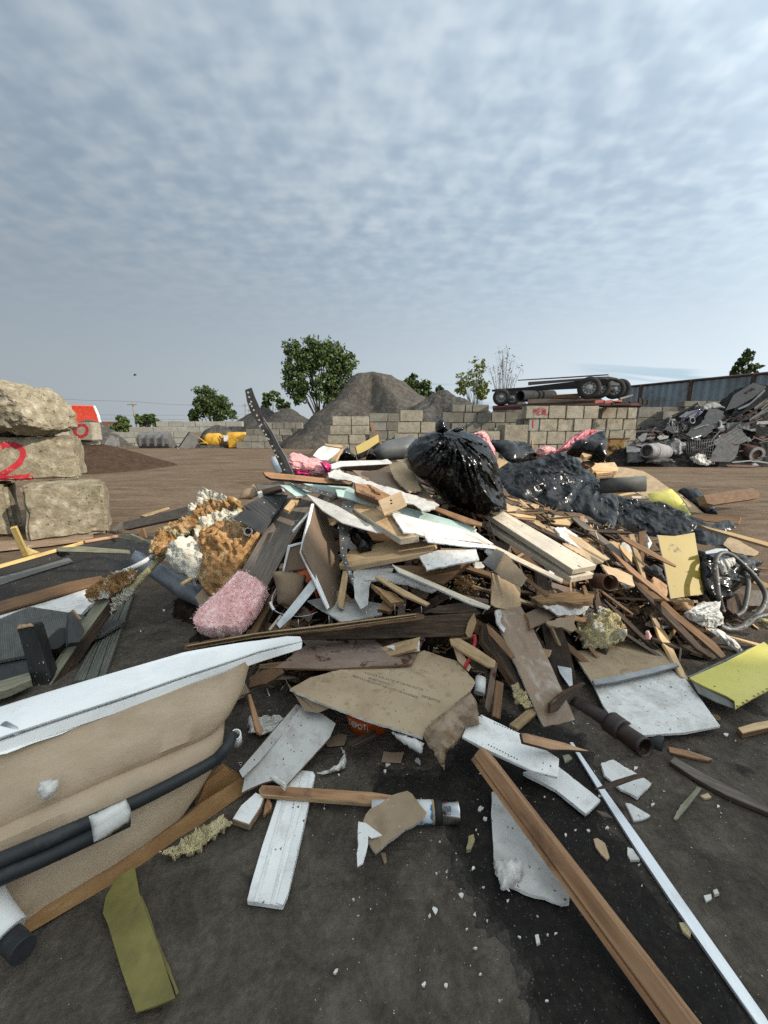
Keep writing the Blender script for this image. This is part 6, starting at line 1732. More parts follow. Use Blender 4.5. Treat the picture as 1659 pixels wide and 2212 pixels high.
S('grey_plasterboard', 'bent grey plasterboard with a curled torn corner', 'plasterboard', 'board_grey', 'B3', [188, 1035, 420, 958, 525, 990, 505, 1045, 600, 1085, 340, 1112, 318, 1170, 305, 1312, 252, 1345, 200, 1255], .012, dep=[2.5, 2.6, None, None, 2.5, None, None, 2.3, None, 2.32], jag=.004, edge='gypsum', back='kraft')
S('grey_plasterboard', 'flat grey plasterboard beside the bent one', 'plasterboard', 'board_grey', 'B3', [275, 1105, 480, 1055, 620, 1040, 870, 1185, 830, 1205, 640, 1140, 480, 1115], .012, dep=[2.38, None, 2.55, 2.42, None, None, 2.36], jag=.004, edge='gypsum', back='kraft')
S('grey_plasterboard', 'broad grey plasterboard lying behind the dark timber', 'plasterboard', 'board_grey', 'B2', [1058, 1068, 1250, 1028, 1659, 1090, 1670, 1180, 1500, 1215, 1345, 1245], .012, dep=[2.42, 2.5, 2.48, 2.32, None, 2.25], jag=.003, edge='gypsum', back='kraft')
S('brown_board', 'dark brown board end behind the white trim', 'board', 'brown_wood', 'B3', [505, 985, 760, 995, 1155, 955, 1100, 1012, 922, 1138, 780, 1105], .03, dep=[2.5, None, 2.55, None, 2.38, None])
S('white_trim', 'long thin white trim crossing the front of the heap', 'trim', 'pale_wood', 'B3', [505, 973, 560, 1008, 850, 1128, 1100, 1238, 1312, 1318, 1292, 1342, 1150, 1302, 900, 1187, 560, 1042], .018, dep=[2.42, None, None, None, 2.22, 2.2, None, None, None], edge='white_paint')
S('wood_lath', 'tan lath lying in front of the flat grey plasterboard', 'lath', 'tan_wood', 'B3', [365, 1080, 387, 1067, 818, 1295, 790, 1312, 600, 1232], .018, dep=[2.36, None, 2.2, 2.18, None])
S('broken_board', 'splintered brown board under the tan lath', 'board', 'splinter', 'B3', [338, 1135, 400, 1168, 520, 1213, 605, 1280, 500, 1295, 420, 1222], .035, dep=[2.36, None, None, 2.25, 2.22, None], jag=.006)
S('broken_board', 'small orange split block behind the dark timber', 'offcut', 'splinter', 'B3', [385, 1345, 432, 1270, 532, 1300, 480, 1365], .035, dep=[2.26, 2.32, 2.28, 2.24], jag=.005)
S('upright_lath', 'brown lath standing beside the tall cabinet panel', 'lath', 'tan_wood', 'B3', [58, 1272, 104, 1030, 152, 1030, 106, 1348, 70, 1332], .03, dep=[2.36, 2.5, 2.5, 2.32, None])
PIL('black_hose', 'limp black plastic tube in the hollow of the heap', 'tube', 'black_plastic', 'B3', [140, 690, 230, 690, 300, 730, 362, 792, 335, 872, 240, 882, 185, 805], .06, .5, dep=[2.85, None, None, 2.75, None, 2.65, None], n=18, amp=.012, ridge=.012)
PIL('orange_fibre', 'rusty orange fibre lump deep in the heap', 'fibre', 'foam_brown', 'B3', [1010, 1120, 1050, 1070, 1150, 1075, 1185, 1160, 1150, 1240, 1060, 1230], .06, .5, dep=[2.55] * 6, n=18, amp=.03, sc=14, jag=.016)
S('red_lath', 'dark red painted lath below the orange fibre lump', 'lath', 'stained_ply', 'B3', [1080, 1225, 1292, 1265, 1296, 1302, 1120, 1262], .02, dep=[2.4, 2.35, 2.33, 2.38])
S('long_lath', 'long pale lath running below the white lumber', 'lath', 'pale_wood', 'B3', [995, 690, 1130, 725, 1400, 850, 1905, 1098, 1892, 1130, 1380, 882, 1150, 772], .018, dep=[2.72, None, None, 2.35, 2.33, None, None])
S('strip_of_wood', 'orange brown strip on top of the large white sheet', 'lath', 'orange_wood', 'B3', [818, 502, 880, 510, 1242, 638, 1236, 668, 1100, 642, 840, 532], .02, dep=[2.9, None, 2.72, 2.7, None, 2.88], edge='brown_wood')
kb = S('torn_kraft_board', 'torn brown paper faced board with a blue corner', 'plasterboard', 'kraft', 'B3', [1330, 1030, 1385, 900, 1420, 880, 1520, 985, 1612, 1092, 1555, 1155, 1450, 1110], .014, dep=[2.4, 2.45, None, None, 2.3, 2.22, None], jag=.008, edge='gypsum')
S('blue_corner', 'grey blue board corner beside the torn brown board', 'board', 'scrap_mid', 'B3', [1240, 962, 1355, 852, 1422, 882, 1338, 1032], .012, dep=[2.38, 2.48, 2.45, 2.34], jag=.004)
tb = S('dark_timber', 'rotten dark timber with nails lying across the front of the heap', 'timber', 'dark_wood', 'C2', [300, 300, 830, 255, 1110, 215, 1440, 190, 1452, 250, 1418, 345, 850, 354, 300, 368], .085, dep=[2.12, None, None, 2.2, None, 2.16, None, 2.08], bev=.008)
S('cut_end', None, None, 'tan_wood', 'C2', [1383, 318, 1398, 250, 1440, 190, 1454, 250, 1422, 342, 1398, 348], .004, dep=[2.145, None, 2.195, 2.19, None, 2.14], parent=tb, jag=.003)
for x, y, h_ in ((292, 300, 70), (492, 272, 65), (737, 235, 60), (922, 205, 75), (1096, 215, 70)):
 TUBE('nail', None, None, 'galv', 'C2', [x, y, x - 3, y - h_], .0018, dep=[2.15, 2.16], k=1, sides=5, parent=tb)
for x, y in ((1170, 235), (1185, 215), (1195, 240), (1210, 205)):
 TUBE('nail', None, None, 'rust', 'C2', [x, y, x + 25, y + 12], .003, dep=[2.14, 2.13], k=1, sides=5, parent=tb)
sp = S('split_plywood', 'long layered plywood strip resting on the bathtub rim', 'plywood', 'brown_wood', 'C2', [-455, 393, 0, 316, 500, 256, 1062, 188, 1114, 200, 1110, 228, 500, 305, 0, 352, -450, 428], .03, dep=[2.0, None, None, 2.12, None, 2.1, None, None, 1.98], jag=.004)
for k in range(3):
 y_ = 8 + k * 11
 S('ply_layer', None, None, 'tan_wood' if k % 2 == 0 else 'dark_wood', 'C2', [-440, 397 + y_, 0, 318 + y_, 500, 258 + y_, 1060, 192 + y_ * .6, 1060, 196 + y_ * .6, 500, 263 + y_, 0, 323 + y_, -440, 402 + y_], .01, dep=[1.985, None, None, 2.1, 2.1, None, None, 1.985], parent=sp)
S('charred_bar', 'charred dark bar behind the dark timber end', 'timber', 'dark_wood', 'C2', [1105, 190, 1200, 140, 1400, 118, 1482, 188, 1445, 205, 1300, 188], .04, dep=[2.22, None, 2.3, 2.25, None, None], jag=.006)
S('stained_plywood', 'rust splashed plywood sheet under the dark timber', 'plywood', 'stained_ply', 'C2', [135, 548, 370, 372, 700, 366, 1112, 360, 1030, 522, 760, 538, 500, 552], .012, dep=[1.92, 2.2, None, 2.2, 1.95, None, None], edge='brown_wood')
S('plaster_scrap', 'torn white plaster scrap on the rust splashed plywood', 'plaster', 'board_white', 'C2', [862, 410, 930, 392, 1082, 368, 1082, 436, 960, 442], .008, dep=[2.06, None, 2.12, 2.05, None], jag=.006)
S('brown_stick', 'rotten brown stick end at the left of the rust splashed plywood', 'stick', 'brown_wood', 'C2', [-30, 610, 60, 560, 180, 550, 200, 575, 80, 650, -30, 675], .03, dep=[1.82, None, 1.92, 1.9, None, 1.78], jag=.005)
kd = S('kraft_plasterboard', 'large tan paper backed plasterboard stamped with black text', 'plasterboard', 'kraft_light', 'C2', [235, 685, 370, 608, 570, 556, 1000, 500, 1110, 432, 1330, 505, 1382, 562, 1445, 640, 1410, 702, 1300, 800, 1170, 892, 1100, 1002, 700, 872, 400, 762], .013, dep=[1.76, None, None, None, None, 2.02, None, None, None, None, None, 1.5, None, None], edge='gypsum', back='board_white', jag=.003)
TXT(kd, 'C2', (720, 582), (1105, 698), "A.C.N.O.R. & M. A.S.T.M. ET C36 DE L'A.S.T.M.", hgt=.014)
TXT(kd, 'C2', (745, 618), (888, 664), "SHEETROCK", hgt=.014)
TXT(kd, 'C2', (640, 604), (1068, 748), "MEETS C.S.A. A82.27-M1977 AND A.S.T.M. C36 STANDARDS", hgt=.014)
TXT(kd, 'C2', (1095, 738), (1215, 776), "09783M36", hgt=.016)
PIL('torn_paper', 'wet brown torn paper drooping from the stamped plasterboard', 'paper', 'wet_kraft', 'C2', [1105, 985, 1165, 895, 1300, 795, 1405, 700, 1452, 760, 1472, 912, 1402, 932, 1372, 950, 1342, 1022, 1252, 1100, 1240, 1220, 1202, 1152, 1130, 1040], .03, .3, dep=[1.49, None, None, 1.7, None, 1.6, None, None, None, None, 1.42, None, None], n=30, amp=.008, ridge=.014, rsc=6, jag=.008, smooth=False)
PIL('plaster_chunk', 'cream plaster chunk hanging under the stamped plasterboard', 'plaster', 'gypsum', 'C2', [898, 968, 960, 975, 1060, 1010, 1112, 1040, 1085, 1112, 985, 1052], .02, .4, dep=[1.56, None, None, 1.48, None, None], n=16, amp=.008, sc=20, jag=.006)
S('cardboard_flap', 'brown cardboard flap under the left edge of the stamped plasterboard', 'cardboard', 'cardboard', 'C2', [200, 615, 238, 692, 400, 768, 515, 802, 415, 842, 330, 828], .006, dep=[1.82, 1.76, None, 1.68, 1.66, 1.7])
b2 = bucket(Vector((atY('C2', 745, 900, 1.80).x, 1.80, .165)), Vector((.02, .10, -1)), .128, .112, .165, 'orange_bucket', 'orange bucket with white lettering standing under the stamped plasterboard', ribs=False)
def bucket_text(root, txt, ang0, ang1, z0, hgt, r, m='white_print', name='printed_name'):
 """lettering wrapped round the wall of a bucket standing upside down in its own axes"""
 cu = bpy.data.curves.new(name, 'FONT')
 cu.body = txt
 tmp = bpy.data.objects.new(name, cu)
 COL.objects.link(tmp)
 bpy.context.view_layer.update()
 me = bpy.data.meshes.new_from_object(tmp.evaluated_get(bpy.context.evaluated_depsgraph_get()))
 bpy.data.objects.remove(tmp)
 w_ = max(v.co.x for v in me.vertices)
 for v in me.vertices:
  a = ang0 + (ang1 - ang0) * v.co.x / w_
  zz_ = z0 - v.co.y / .7 * hgt
  v.co = Vector((math.cos(a) * r, math.sin(a) * r, zz_))
 me.materials.clear()
 return link(name, me, m, root.matrix_world.copy(), root)
mwi = b2.matrix_world.inverted()
c_ = mwi @ CAM
a_c = math.atan2(c_.y, c_.x)
sgn = 1 if (b2.matrix_world.to_3x3() @ Vector((-math.sin(a_c), math.cos(a_c), 0))).x > 0 else -1
bucket_text(b2, 'DEPOT', a_c - sgn * .95, a_c - sgn * .1, .085, .035, .1255)
bucket_text(b2, 'I', a_c - sgn * .08, a_c - sgn * .05, .145, .10, .1235)
SG2 = 'two white lumber planks stacked'
S('lumber_plank', 'upper whitewashed lumber plank pointing to the camera from the black bag', 'plank', 'lumber', 'B4', [-5, 728, 205, 712, 1245, 1312, 985, 1362], .043, dep=[3.2, 3.27, 2.50, 2.45], edge='pale_wood', group=SG2, bev=.003)
S('lumber_plank', 'lower whitewashed lumber plank lying under the upper one', 'plank', 'lumber', 'B4', [-20, 840, 190, 830, 1215, 1405, 965, 1452], .043, dep=[3.2, 3.27, 2.53, 2.48], edge='pale_wood', group=SG2, bev=.003)
S('wood_offcut', 'dark shadowed thin batten between the stacked lumber and the laths', 'batten', 'brown_wood', 'B4', [205, 1175, 260, 1190, 470, 1430, 725, 1640, 690, 1662, 450, 1460], .02, dep=[2.5, None, None, 2.2, 2.2, None])
S('sawdust_board', 'crumbled chipboard covered in sawdust behind the white lumber', 'chipboard', 'plywood', 'B4', [265, 640, 560, 740, 640, 860, 780, 900, 1050, 1010, 1390, 1248, 1245, 1312, 800, 1045, 400, 800, 255, 720], .012, lift=.02, jag=.012)
S('broken_plasterboard', 'crumbling plasterboard strip right of the white lumber', 'plasterboard', 'gypsum', 'B4', [780, 905, 900, 900, 1060, 1010, 1200, 1080, 1385, 1240, 1260, 1300, 1120, 1170, 900, 1040], .014, lift=.05, jag=.012)
S('wood_block', 'short thick pine block lying behind the white lumber', 'block', 'fresh_wood', 'B4', [712, 862, 790, 768, 1010, 797, 950, 880], .055, lift=.10, edge='tan_wood', bev=.004)
S('white_chip', 'bright white plaster lump beside the pine block', 'plaster', 'board_white', 'B4', [838, 962, 905, 955, 938, 985, 880, 1025, 842, 1000], .03, lift=.08, jag=.006)
S('grey_stud', 'grey tan stud offcut under the torn black sheet', 'stud', 'tan_wood', 'B4', [1080, 1012, 1180, 1015, 1500, 1070, 1488, 1155, 1190, 1092], .05, lift=.10, edge='plywood')
S('brown_batten', 'brown batten beside the crumbling plasterboard', 'batten', 'orange_wood', 'B4', [820, 1045, 900, 1070, 1140, 1160, 1130, 1190, 900, 1110], .02, lift=.05)
TG = 'thin split laths below the black sheet'
for k, (f, m_, lb) in enumerate([
 ([270, 745, 540, 765, 585, 775, 580, 800, 380, 785], 'fresh_wood', 'topmost of the thin split laths left of the pine block'),
 ([240, 700, 560, 735, 700, 760, 690, 780, 400, 760, 250, 730], 'grey_wood', 'grey weathered lath above the split laths left of the pine block'),
 ([280, 780, 560, 812, 575, 830, 300, 800], 'orange_wood', 'lowest orange lath left of the pine block'),
 ([395, 600, 420, 598, 560, 725, 540, 730], 'fresh_wood', 'short diagonal lath under the edge of the black sheet'),
 ([245, 565, 300, 580, 520, 640, 515, 655, 300, 600], 'tan_wood', 'long thin lath poking out under the black sheet'),
 ([385, 680, 410, 640, 440, 645, 430, 690], 'fresh_wood', 'tiny upright wood chip under the black sheet'),
 ([505, 690, 540, 640, 620, 660, 600, 720], 'tan_wood', 'small square wood chip under the black sheet'),
 ([665, 680, 735, 690, 745, 722, 670, 712], 'brown_wood', 'small brown chip above the pine block'),
 ([1060, 780, 1110, 770, 1125, 860, 1060, 850], 'orange_wood', 'upright orange wood chip under the black sheet fold')]):
 S('split_lath', lb, 'lath', m_, 'B4', f, .012, lift=.05 + .01 * k, group=TG)
TUBE('grey_tube', 'thick grey cardboard tube lying behind the black sheet', 'tube', 'deck_grey', 'A4', [560, 1018, 862, 1003], .082, dep=[4.15, 3.95], k=1, sides=20)
PG = 'pale boards stacked behind the black sheet'
S('pale_board', 'thick pale board on top of the little board stack', 'board', 'fresh_wood', 'D3', [1180, 800, 1212, 755, 1440, 747, 1478, 812, 1465, 842, 1200, 836], .05, dep=[4.1, 4.3, None, 4.2, None, 4.1], group=PG)
for k in range(3):
 S('thin_board', ['upper', 'middle', 'lower'][k] + ' thin board under the thick pale board', 'board', ['fresh_wood', 'orange_wood', 'tan_wood'][k], 'D3', [1220, 846 + 20 * k, 1405 - 8 * k, 832 + 22 * k, 1412, 850 + 20 * k, 1240, 866 + 19 * k], .015, dep=[4.08, 4.15, 4.1, 4.02], group=PG)
S('wood_chunk', 'broken yellow wood chunk on the black bag corner', 'offcut', 'fresh_wood', 'D3', [1078, 652, 1152, 615, 1208, 660, 1112, 692], .04, dep=[3.8, 3.85, 3.8, 3.75], jag=.006)
S('wood_chunk', 'dark brown split chunk left of the little board stack', 'offcut', 'brown_wood', 'D3', [1092, 732, 1190, 724, 1228, 768, 1165, 795, 1120, 780], .04, dep=[3.85, 3.9, None, 3.8, None], jag=.006)
S('fibre_sheet', 'large brown fibreboard sheet sliding down the back of the heap', 'fibreboard', 'plywood', 'B5', [-20, 240, 130, 255, 300, 290, 400, 345, 620, 500, 1000, 776, 820, 768, 300, 560, -20, 400], .008, lift=.03)
S('fibre_sheet', 'thin tan fibreboard sheet poking out at the far right of the heap', 'fibreboard', 'plywood', 'B5', [1170, 1085, 1245, 988, 1400, 1080, 1562, 1170, 1540, 1200, 1500, 1212, 1300, 1190], .006, lift=.06, jag=.006)
PIL('yellow_sheet', 'folded bright yellow sheet metal on the black plastic', 'metal sheet', 'yellow_paint', 'B5', [345, 535, 480, 505, 608, 480, 690, 560, 770, 660, 832, 760, 800, 768, 640, 705, 480, 640, 368, 612], .07, .2, lift=.16, n=20, amp=.002, jag=.0, curve=.8, smooth=False)
TUBE('dark_edge', None, None, 'black_paint', 'B5', [608, 480, 690, 560, 770, 660, 828, 765], .006, lift=.17, k=4, sides=6, parent=bpy.data.objects['yellow_sheet'])
S('pale_lath', 'short white slat behind the folded yellow metal', 'slat', 'pale_wood', 'B5', [695, 545, 848, 540, 858, 570, 718, 577], .02, lift=.08)
S('pale_lath', 'white slat left of the folded yellow metal', 'slat', 'pale_wood', 'B5', [168, 560, 345, 560, 350, 590, 188, 586], .02, lift=.12)
S('pale_lath', 'thin pale slat under the grey cardboard tube', 'slat', 'fresh_wood', 'B5', [20, 548, 120, 525, 285, 512, 290, 525, 60, 560], .015, lift=.08)
PIL('bin_bag', 'slumped black bin bag beside the thick brown beam', 'bag', 'black_plastic', 'B5', [672, 512, 720, 491, 870, 495, 905, 500, 1000, 608, 1082, 670, 1112, 768, 992, 768, 900, 690, 790, 602], .09, .4, lift=.06, n=30, amp=.015, ridge=.025, rsc=3, jag=.004)
S('brown_beam', 'thick brown beam end lying on the dirt at the right', 'beam', 'brown_wood', 'B5', [960, 556, 1500, 475, 1560, 520, 1576, 545, 1570, 582, 1070, 656, 1000, 640], .14, dep=[7.0, 7.6, None, None, 7.55, 6.95, None], edge='tan_wood')
S('brown_bar', 'flat brown bar lying behind the torn black tail', 'bar', 'brown_wood', 'B5', [798, 768, 1368, 786, 1346, 866, 980, 832], .02, lift=.16, edge='tan_wood')
S('white_batten', 'long pale batten running off to the right', 'batten', 'fresh_wood', 'B5', [900, 865, 1042, 908, 1250, 955, 1800, 1098, 1800, 1150, 1250, 988, 1000, 915], .03, dep=[3.45, None, None, 3.1, 3.07, None, None])
yp = S('yellow_panel', 'tall mustard yellow panel with black scratches under the torn sheet', 'panel', 'ochre_paint', 'B5', [455, 985, 640, 1000, 862, 958, 905, 1250, 962, 1630, 800, 1650, 600, 1680, 530, 1300], .012, dep=[3.25, None, 3.3, None, 2.95, None, 2.9, None], edge='white_paint')
yp['label'] = 'tall mustard yellow board with black scratches under the torn sheet'
yp.name = 'yellow_board'
HG = 'metal hoses at the right of the heap'
TUBE('metal_hose', 'ribbed metal hose looping down into the ground beside the mustard board', 'hose', 'old_steel', 'B5', [1160, 1790, 1120, 1640, 1098, 1450, 1088, 1300, 1115, 1210, 1190, 1180, 1290, 1225, 1440, 1360, 1560, 1500, 1635, 1650, 1600, 1780, 1540, 1850, 1440, 1930, 1360, 1990, 1240, 2015, 1130, 1975], .019,
     dep=[2.8, 2.82, 2.9, 3.0, 3.05, 3.08, 3.1, 3.05, 3.0, 2.95, 2.85, 2.8, 2.7, 2.62, 2.6, 2.6], k=6, sides=10, group=HG)
TUBE('metal_hose', 'shorter metal hose curving down inside the loop', 'hose', 'old_steel', 'C4', [1425, 10, 1445, 130, 1440, 230, 1410, 380, 1370, 450, 1305, 482], .018, dep=[3.1, 3.0, 2.95, 2.88, 2.85, 2.82], k=6, sides=10, group=HG)
TUBE('metal_hose', 'end of a hose lying on the rubble at the right border', 'hose', 'old_steel', 'C4', [1150, 600, 1300, 635, 1420, 590, 1540, 500, 1700, 465], .017, dep=[2.62, 2.6, 2.65, 2.75, 2.8], k=6, sides=10, group=HG)
PIL('black_rag', 'tangled black rags behind the metal hose', 'rag', 'black_plastic', 'B5', [900, 1150, 970, 1190, 1100, 1195, 1230, 1168, 1440, 1232, 1552, 1292, 1530, 1336, 1440, 1372, 1505, 1500, 1400, 1545, 1300, 1560, 1200, 1700, 1050, 1720, 960, 1560, 920, 1300], .10, .3, dep=[3.3, None, None, None, None, None, 3.4, None, None, None, 3.2, None, None, 3.0, 3.0, None, None], n=40, amp=.04, sc=6, ridge=.05, rsc=4, jag=.02)
PIL('pale_film', 'torn pale plastic inside the loop of the metal hose', 'film', 'white_film', 'B5', [1090, 1265, 1180, 1240, 1285, 1232, 1300, 1290, 1250, 1340, 1200, 1400, 1130, 1405], .02, .3, dep=[2.98] * 7, n=16, amp=.012, ridge=.012, jag=.012)
S('silver_strip', 'silvery strip lying over the black rags', 'strip', 'galv', 'B5', [975, 1165, 1100, 1130, 1215, 1135, 1230, 1160, 1100, 1180, 985, 1190], .008, dep=[3.1, None, 3.15, 3.12, None, 3.08])
S('grey_box_side', 'dark brown box side standing inside the hose loop', 'board', 'dark_wood', 'C4', [1205, 225, 1395, 250, 1410, 330, 1380, 470, 1310, 490, 1215, 400], .02, dep=[3.0, 3.0, None, 2.85, None, 2.85])
S('lit_board', 'sunlit pale board at the right border behind the hoses', 'board', 'fresh_wood', 'C4', [1470, 30, 1520, 80, 1700, 150, 1700, 200, 1500, 130], .02, dep=[3.3, None, 3.2, 3.18, None])
S('grey_board', 'grey board at the right border below the sunlit board', 'board', 'grey_wood', 'C4', [1450, 200, 1700, 210, 1700, 380, 1560, 440, 1400, 420], .02, dep=[3.2, 3.2, None, 2.9, 2.9])
PIL('pale_film', 'big crumpled pale plastic wrap in front of the metal hose', 'film', 'white_film', 'C4', [745, 455, 780, 400, 850, 385, 950, 355, 1132, 358, 1110, 462, 1172, 560, 1092, 617, 940, 592, 800, 522], .06, .3, dep=[2.65, None, None, 2.8, 2.8, None, 2.62, 2.55, None, None], n=30, amp=.03, sc=7, ridge=.03, rsc=5, jag=.012, smooth=False)
PIL('pale_film', 'long torn tail of pale plastic wrap reaching the yellow tray', 'film', 'white_film', 'C4', [995, 618, 1120, 628, 1250, 718, 1392, 882, 1322, 892, 1240, 810, 1140, 740], .025, .3, dep=[2.55, None, None, 2.5, 2.48, None, None], n=22, amp=.012, ridge=.015, jag=.010, smooth=False)
PIL('yellow_foam', 'muddy white foam lump at the right border', 'foam', 'foam_yellow', 'C4', [1530, 545, 1600, 510, 1700, 530, 1700, 640, 1580, 610], .06, .4, dep=[2.7] * 5, n=18, amp=.03, sc=12, jag=.01)
BG = 'long dark battens fanned out on the right of the heap'
for (v_, f, m_, lb, dp) in [
 ('C4', [130, -10, 215, 30, 480, 270, 705, 480, 1095, 780, 1205, 920, 1150, 942, 900, 720, 600, 470, 300, 200, 140, 60], 'brown_wood', 'longest dark batten of the fan', [3.0, None, None, None, None, 2.35, 2.33, None, None, None, None]),
 ('C4', [40, -30, 130, -10, 350, 190, 560, 420, 1022, 902, 1005, 915, 880, 840, 520, 470, 280, 220], 'dark_wood', 'second long dark batten of the fan', [3.0, None, None, None, 2.32, 2.30, None, None, None]),
 ('C4', [548, 428, 580, 430, 692, 520, 684, 545, 640, 525], 'fresh_wood', 'short sunlit batten end in the fan', [2.75, None, 2.65, 2.64, None]),
 ('C4', [768, 545, 830, 555, 1000, 640, 1592, 790, 1560, 808, 1200, 695, 900, 620], 'fresh_wood', 'sunlit batten running to the yellow tray', [2.65, None, None, 2.55, 2.52, None, None]),
 ('C4', [388, 462, 412, 452, 480, 560, 570, 700, 622, 830, 690, 980, 765, 1130, 800, 1185, 722, 1142, 640, 1000, 560, 850, 480, 720], 'fresh_wood', 'pale lath lying on the fan beside the white plasterboard', [2.7, None, None, None, None, None, None, 2.12, 2.12, None, None, None]),
 ('C4', [555, 735, 735, 492, 748, 520, 600, 748], 'splinter', 'layered stick standing across the fan', [2.5, 2.62, 2.6, 2.5]),
 ('B5', [18, 965, 120, 1008, 350, 1130, 662, 1310, 662, 1337, 560, 1292, 330, 1180, 100, 1052], 'orange_wood', 'orange stick pointing at the mustard board', [3.05, None, None, 2.85, 2.84, None, None, None]),
 ('B5', [145, 978, 208, 970, 280, 1240, 352, 1520, 300, 1462, 210, 1200], 'tan_wood', 'steep tan lath left of the mustard board', [3.2, 3.2, None, 2.8, 2.8, None]),
 ('B5', [250, 950, 336, 930, 322, 1130, 302, 1330, 278, 1300, 262, 1100], 'brown_wood', 'steep dark lath beside the mustard board', [3.2, 3.2, None, 2.95, 2.95, None]),
 ('B5', [338, 968, 402, 1070, 362, 1150, 348, 1070, 372, 1066], 'white_paint', 'white bent lath beside the mustard board', [3.1, 3.05, 3.0, 3.05, 3.05]),
 ('B5', [42, 1082, 110, 1130, 182, 1190, 182, 1290, 100, 1202, 50, 1130], 'fresh_wood', 'broad sunlit lath at the start of the fan', [3.0, None, 2.95, 2.9, None, 2.97]),
 ('B5', [-60, 1150, 20, 1190, 250, 1400, 420, 1530, 600, 1700, 560, 1700, 380, 1560, 150, 1380], 'orange_wood', 'reddish batten beside the longest dark batten', [3.0, None, None, None, 2.6, 2.6, None, None]),
 ('B5', [30, 1110, 120, 1290, 230, 1440, 215, 1470, 90, 1320], 'dark_wood', 'short dark stick crossing the start of the fan', [2.98, None, 2.8, 2.8, None]),
 ('B5', [-20, 1340, 60, 1350, 170, 1480, 200, 1540, 100, 1500, -20, 1440], 'plywood', 'curled pale bark strip at the start of the fan', [2.9, None, 2.75, 2.7, None, 2.8])]:
 S('fan_batten', lb, 'batten', m_, v_, f, .018, dep=dp, group=BG)
S('rusty_plate', 'rust brown board standing between the fan and the mustard board', 'board', 'orange_wood', 'C4', [385, 90, 420, 50, 560, 150, 565, 250, 540, 290, 400, 190], .012, dep=[2.9, 3.0, 2.95, None, 2.8, None], jag=.006)
PIL('steel_wool', 'grey tangled wire clump beside the mustard board', 'wire', 'scrap_mid', 'B5', [300, 1345, 350, 1315, 450, 1320, 480, 1370, 520, 1440, 450, 1460, 380, 1420, 310, 1390], .05, .4, dep=[2.9] * 8, n=20, amp=.03, sc=16, ridge=.03, rsc=10, jag=.014)
PIL('soil_clump', 'clump of roots and dirt below the mustard board', 'clump', 'splinter', 'C4', [620, 330, 700, 285, 810, 300, 815, 370, 740, 440, 640, 420], .05, .4, dep=[2.75] * 6, n=20, amp=.03, sc=16, ridge=.02, jag=.014)
yt = S('yellow_tray', 'dented bright yellow sheet metal tray lying at the right', 'metal sheet', 'yellow_paint', 'C4', [805, 1152, 1200, 975, 1612, 784, 1700, 850, 1700, 1265, 1500, 1370, 1305, 1488, 1296, 1400, 1205, 1345, 960, 1240, 860, 1190], .008, z=.10, warp=.02)
S('bent_lip', None, None, 'deck_grey', 'C4', [828, 1188, 960, 1258, 1205, 1350, 1290, 1402, 1306, 1490, 1262, 1482, 1100, 1422, 900, 1322], .006, dep=[2.02, None, 1.93, 1.89, None, 1.83, None, 1.98], parent=yt)
TUBE('rolled_edge', None, None, 'scrap_light', 'C4', [748, 1110, 806, 1148, 1000, 1058, 1300, 918, 1602, 786], .007, dep=[2.17, 2.15, 2.26, 2.4, 2.56], k=4, sides=8, parent=yt)
hole(yt, [onslab(yt, 'C4', x, y) for x, y in ((1325, 1468), (1390, 1430), (1430, 1405), (1510, 1358), (1555, 1333), (1605, 1308), (1650, 1280))], .006, name='rivet_hole')
S('rust_tray_end', 'rusty flat offcut tucked under the yellow tray', 'offcut', 'brown_wood', 'C4', [1040, 1545, 1120, 1560, 1145, 1590, 1140, 1625, 1080, 1610], .01, z=.015)
S('white_plasterboard', 'large clean white plasterboard sheet lying on the dark ground', 'plasterboard', 'board_white', 'P', [1281, 1477, 1330, 1469, 1460, 1438, 1510, 1505, 1556, 1568, 1480, 1582, 1388, 1588, 1330, 1562, 1302, 1522], .013, z=.055, edge='gypsum', back='kraft', bev=.001)
S('kraft_plasterboard', 'brown paper faced plasterboard half lit by the sun', 'plasterboard', 'kraft_light', 'P', [1237, 1408, 1285, 1401, 1343, 1386, 1388, 1384, 1412, 1387, 1440, 1413, 1466, 1436, 1400, 1452, 1330, 1469, 1281, 1476, 1262, 1448], .013, z=.085, edge='gypsum', jag=.003, which=[0, 1, 2, 3])
S('metal_bead', 'whitish metal bead lying along the joint of the two plasterboards', 'trim', 'galv', 'P', [1280, 1468, 1330, 1460, 1400, 1445, 1461, 1430, 1468, 1438, 1400, 1456, 1330, 1472, 1284, 1479], .012, z=.10, edge='scrap_light')
S('brown_board', 'long smooth brown board sliding from the heap to the ground', 'board', 'brown_board', 'C3', [135, 475, 250, 455, 360, 446, 450, 610, 620, 950, 880, 1535, 905, 1590, 850, 1655, 625, 1685, 420, 1240, 260, 880, 160, 640], .013, dep=[2.30, None, 2.36, None, None, 1.82, None, None, 1.74, None, None, None], edge='gypsum', jag=.002)
S('plywood_flap', 'upper brown board patch with a bright sunlit corner', 'board', 'plywood', 'C3', [90, 130, 200, 180, 350, 240, 358, 440, 310, 460, 250, 478, 130, 455, 80, 425], .01, dep=[2.45, None, 2.5, 2.36, None, None, None, 2.31], jag=.005)
S('broken_edge', 'crumbling plaster edge beside the long smooth brown board', 'plaster', 'gypsum', 'C3', [128, 480, 165, 475, 178, 540, 170, 600, 215, 650, 200, 690, 160, 640, 125, 570], .012, dep=[2.26, 2.27, None, None, 2.18, None, None, None], jag=.008)
DG2 = 'dark timbers under the long brown board'
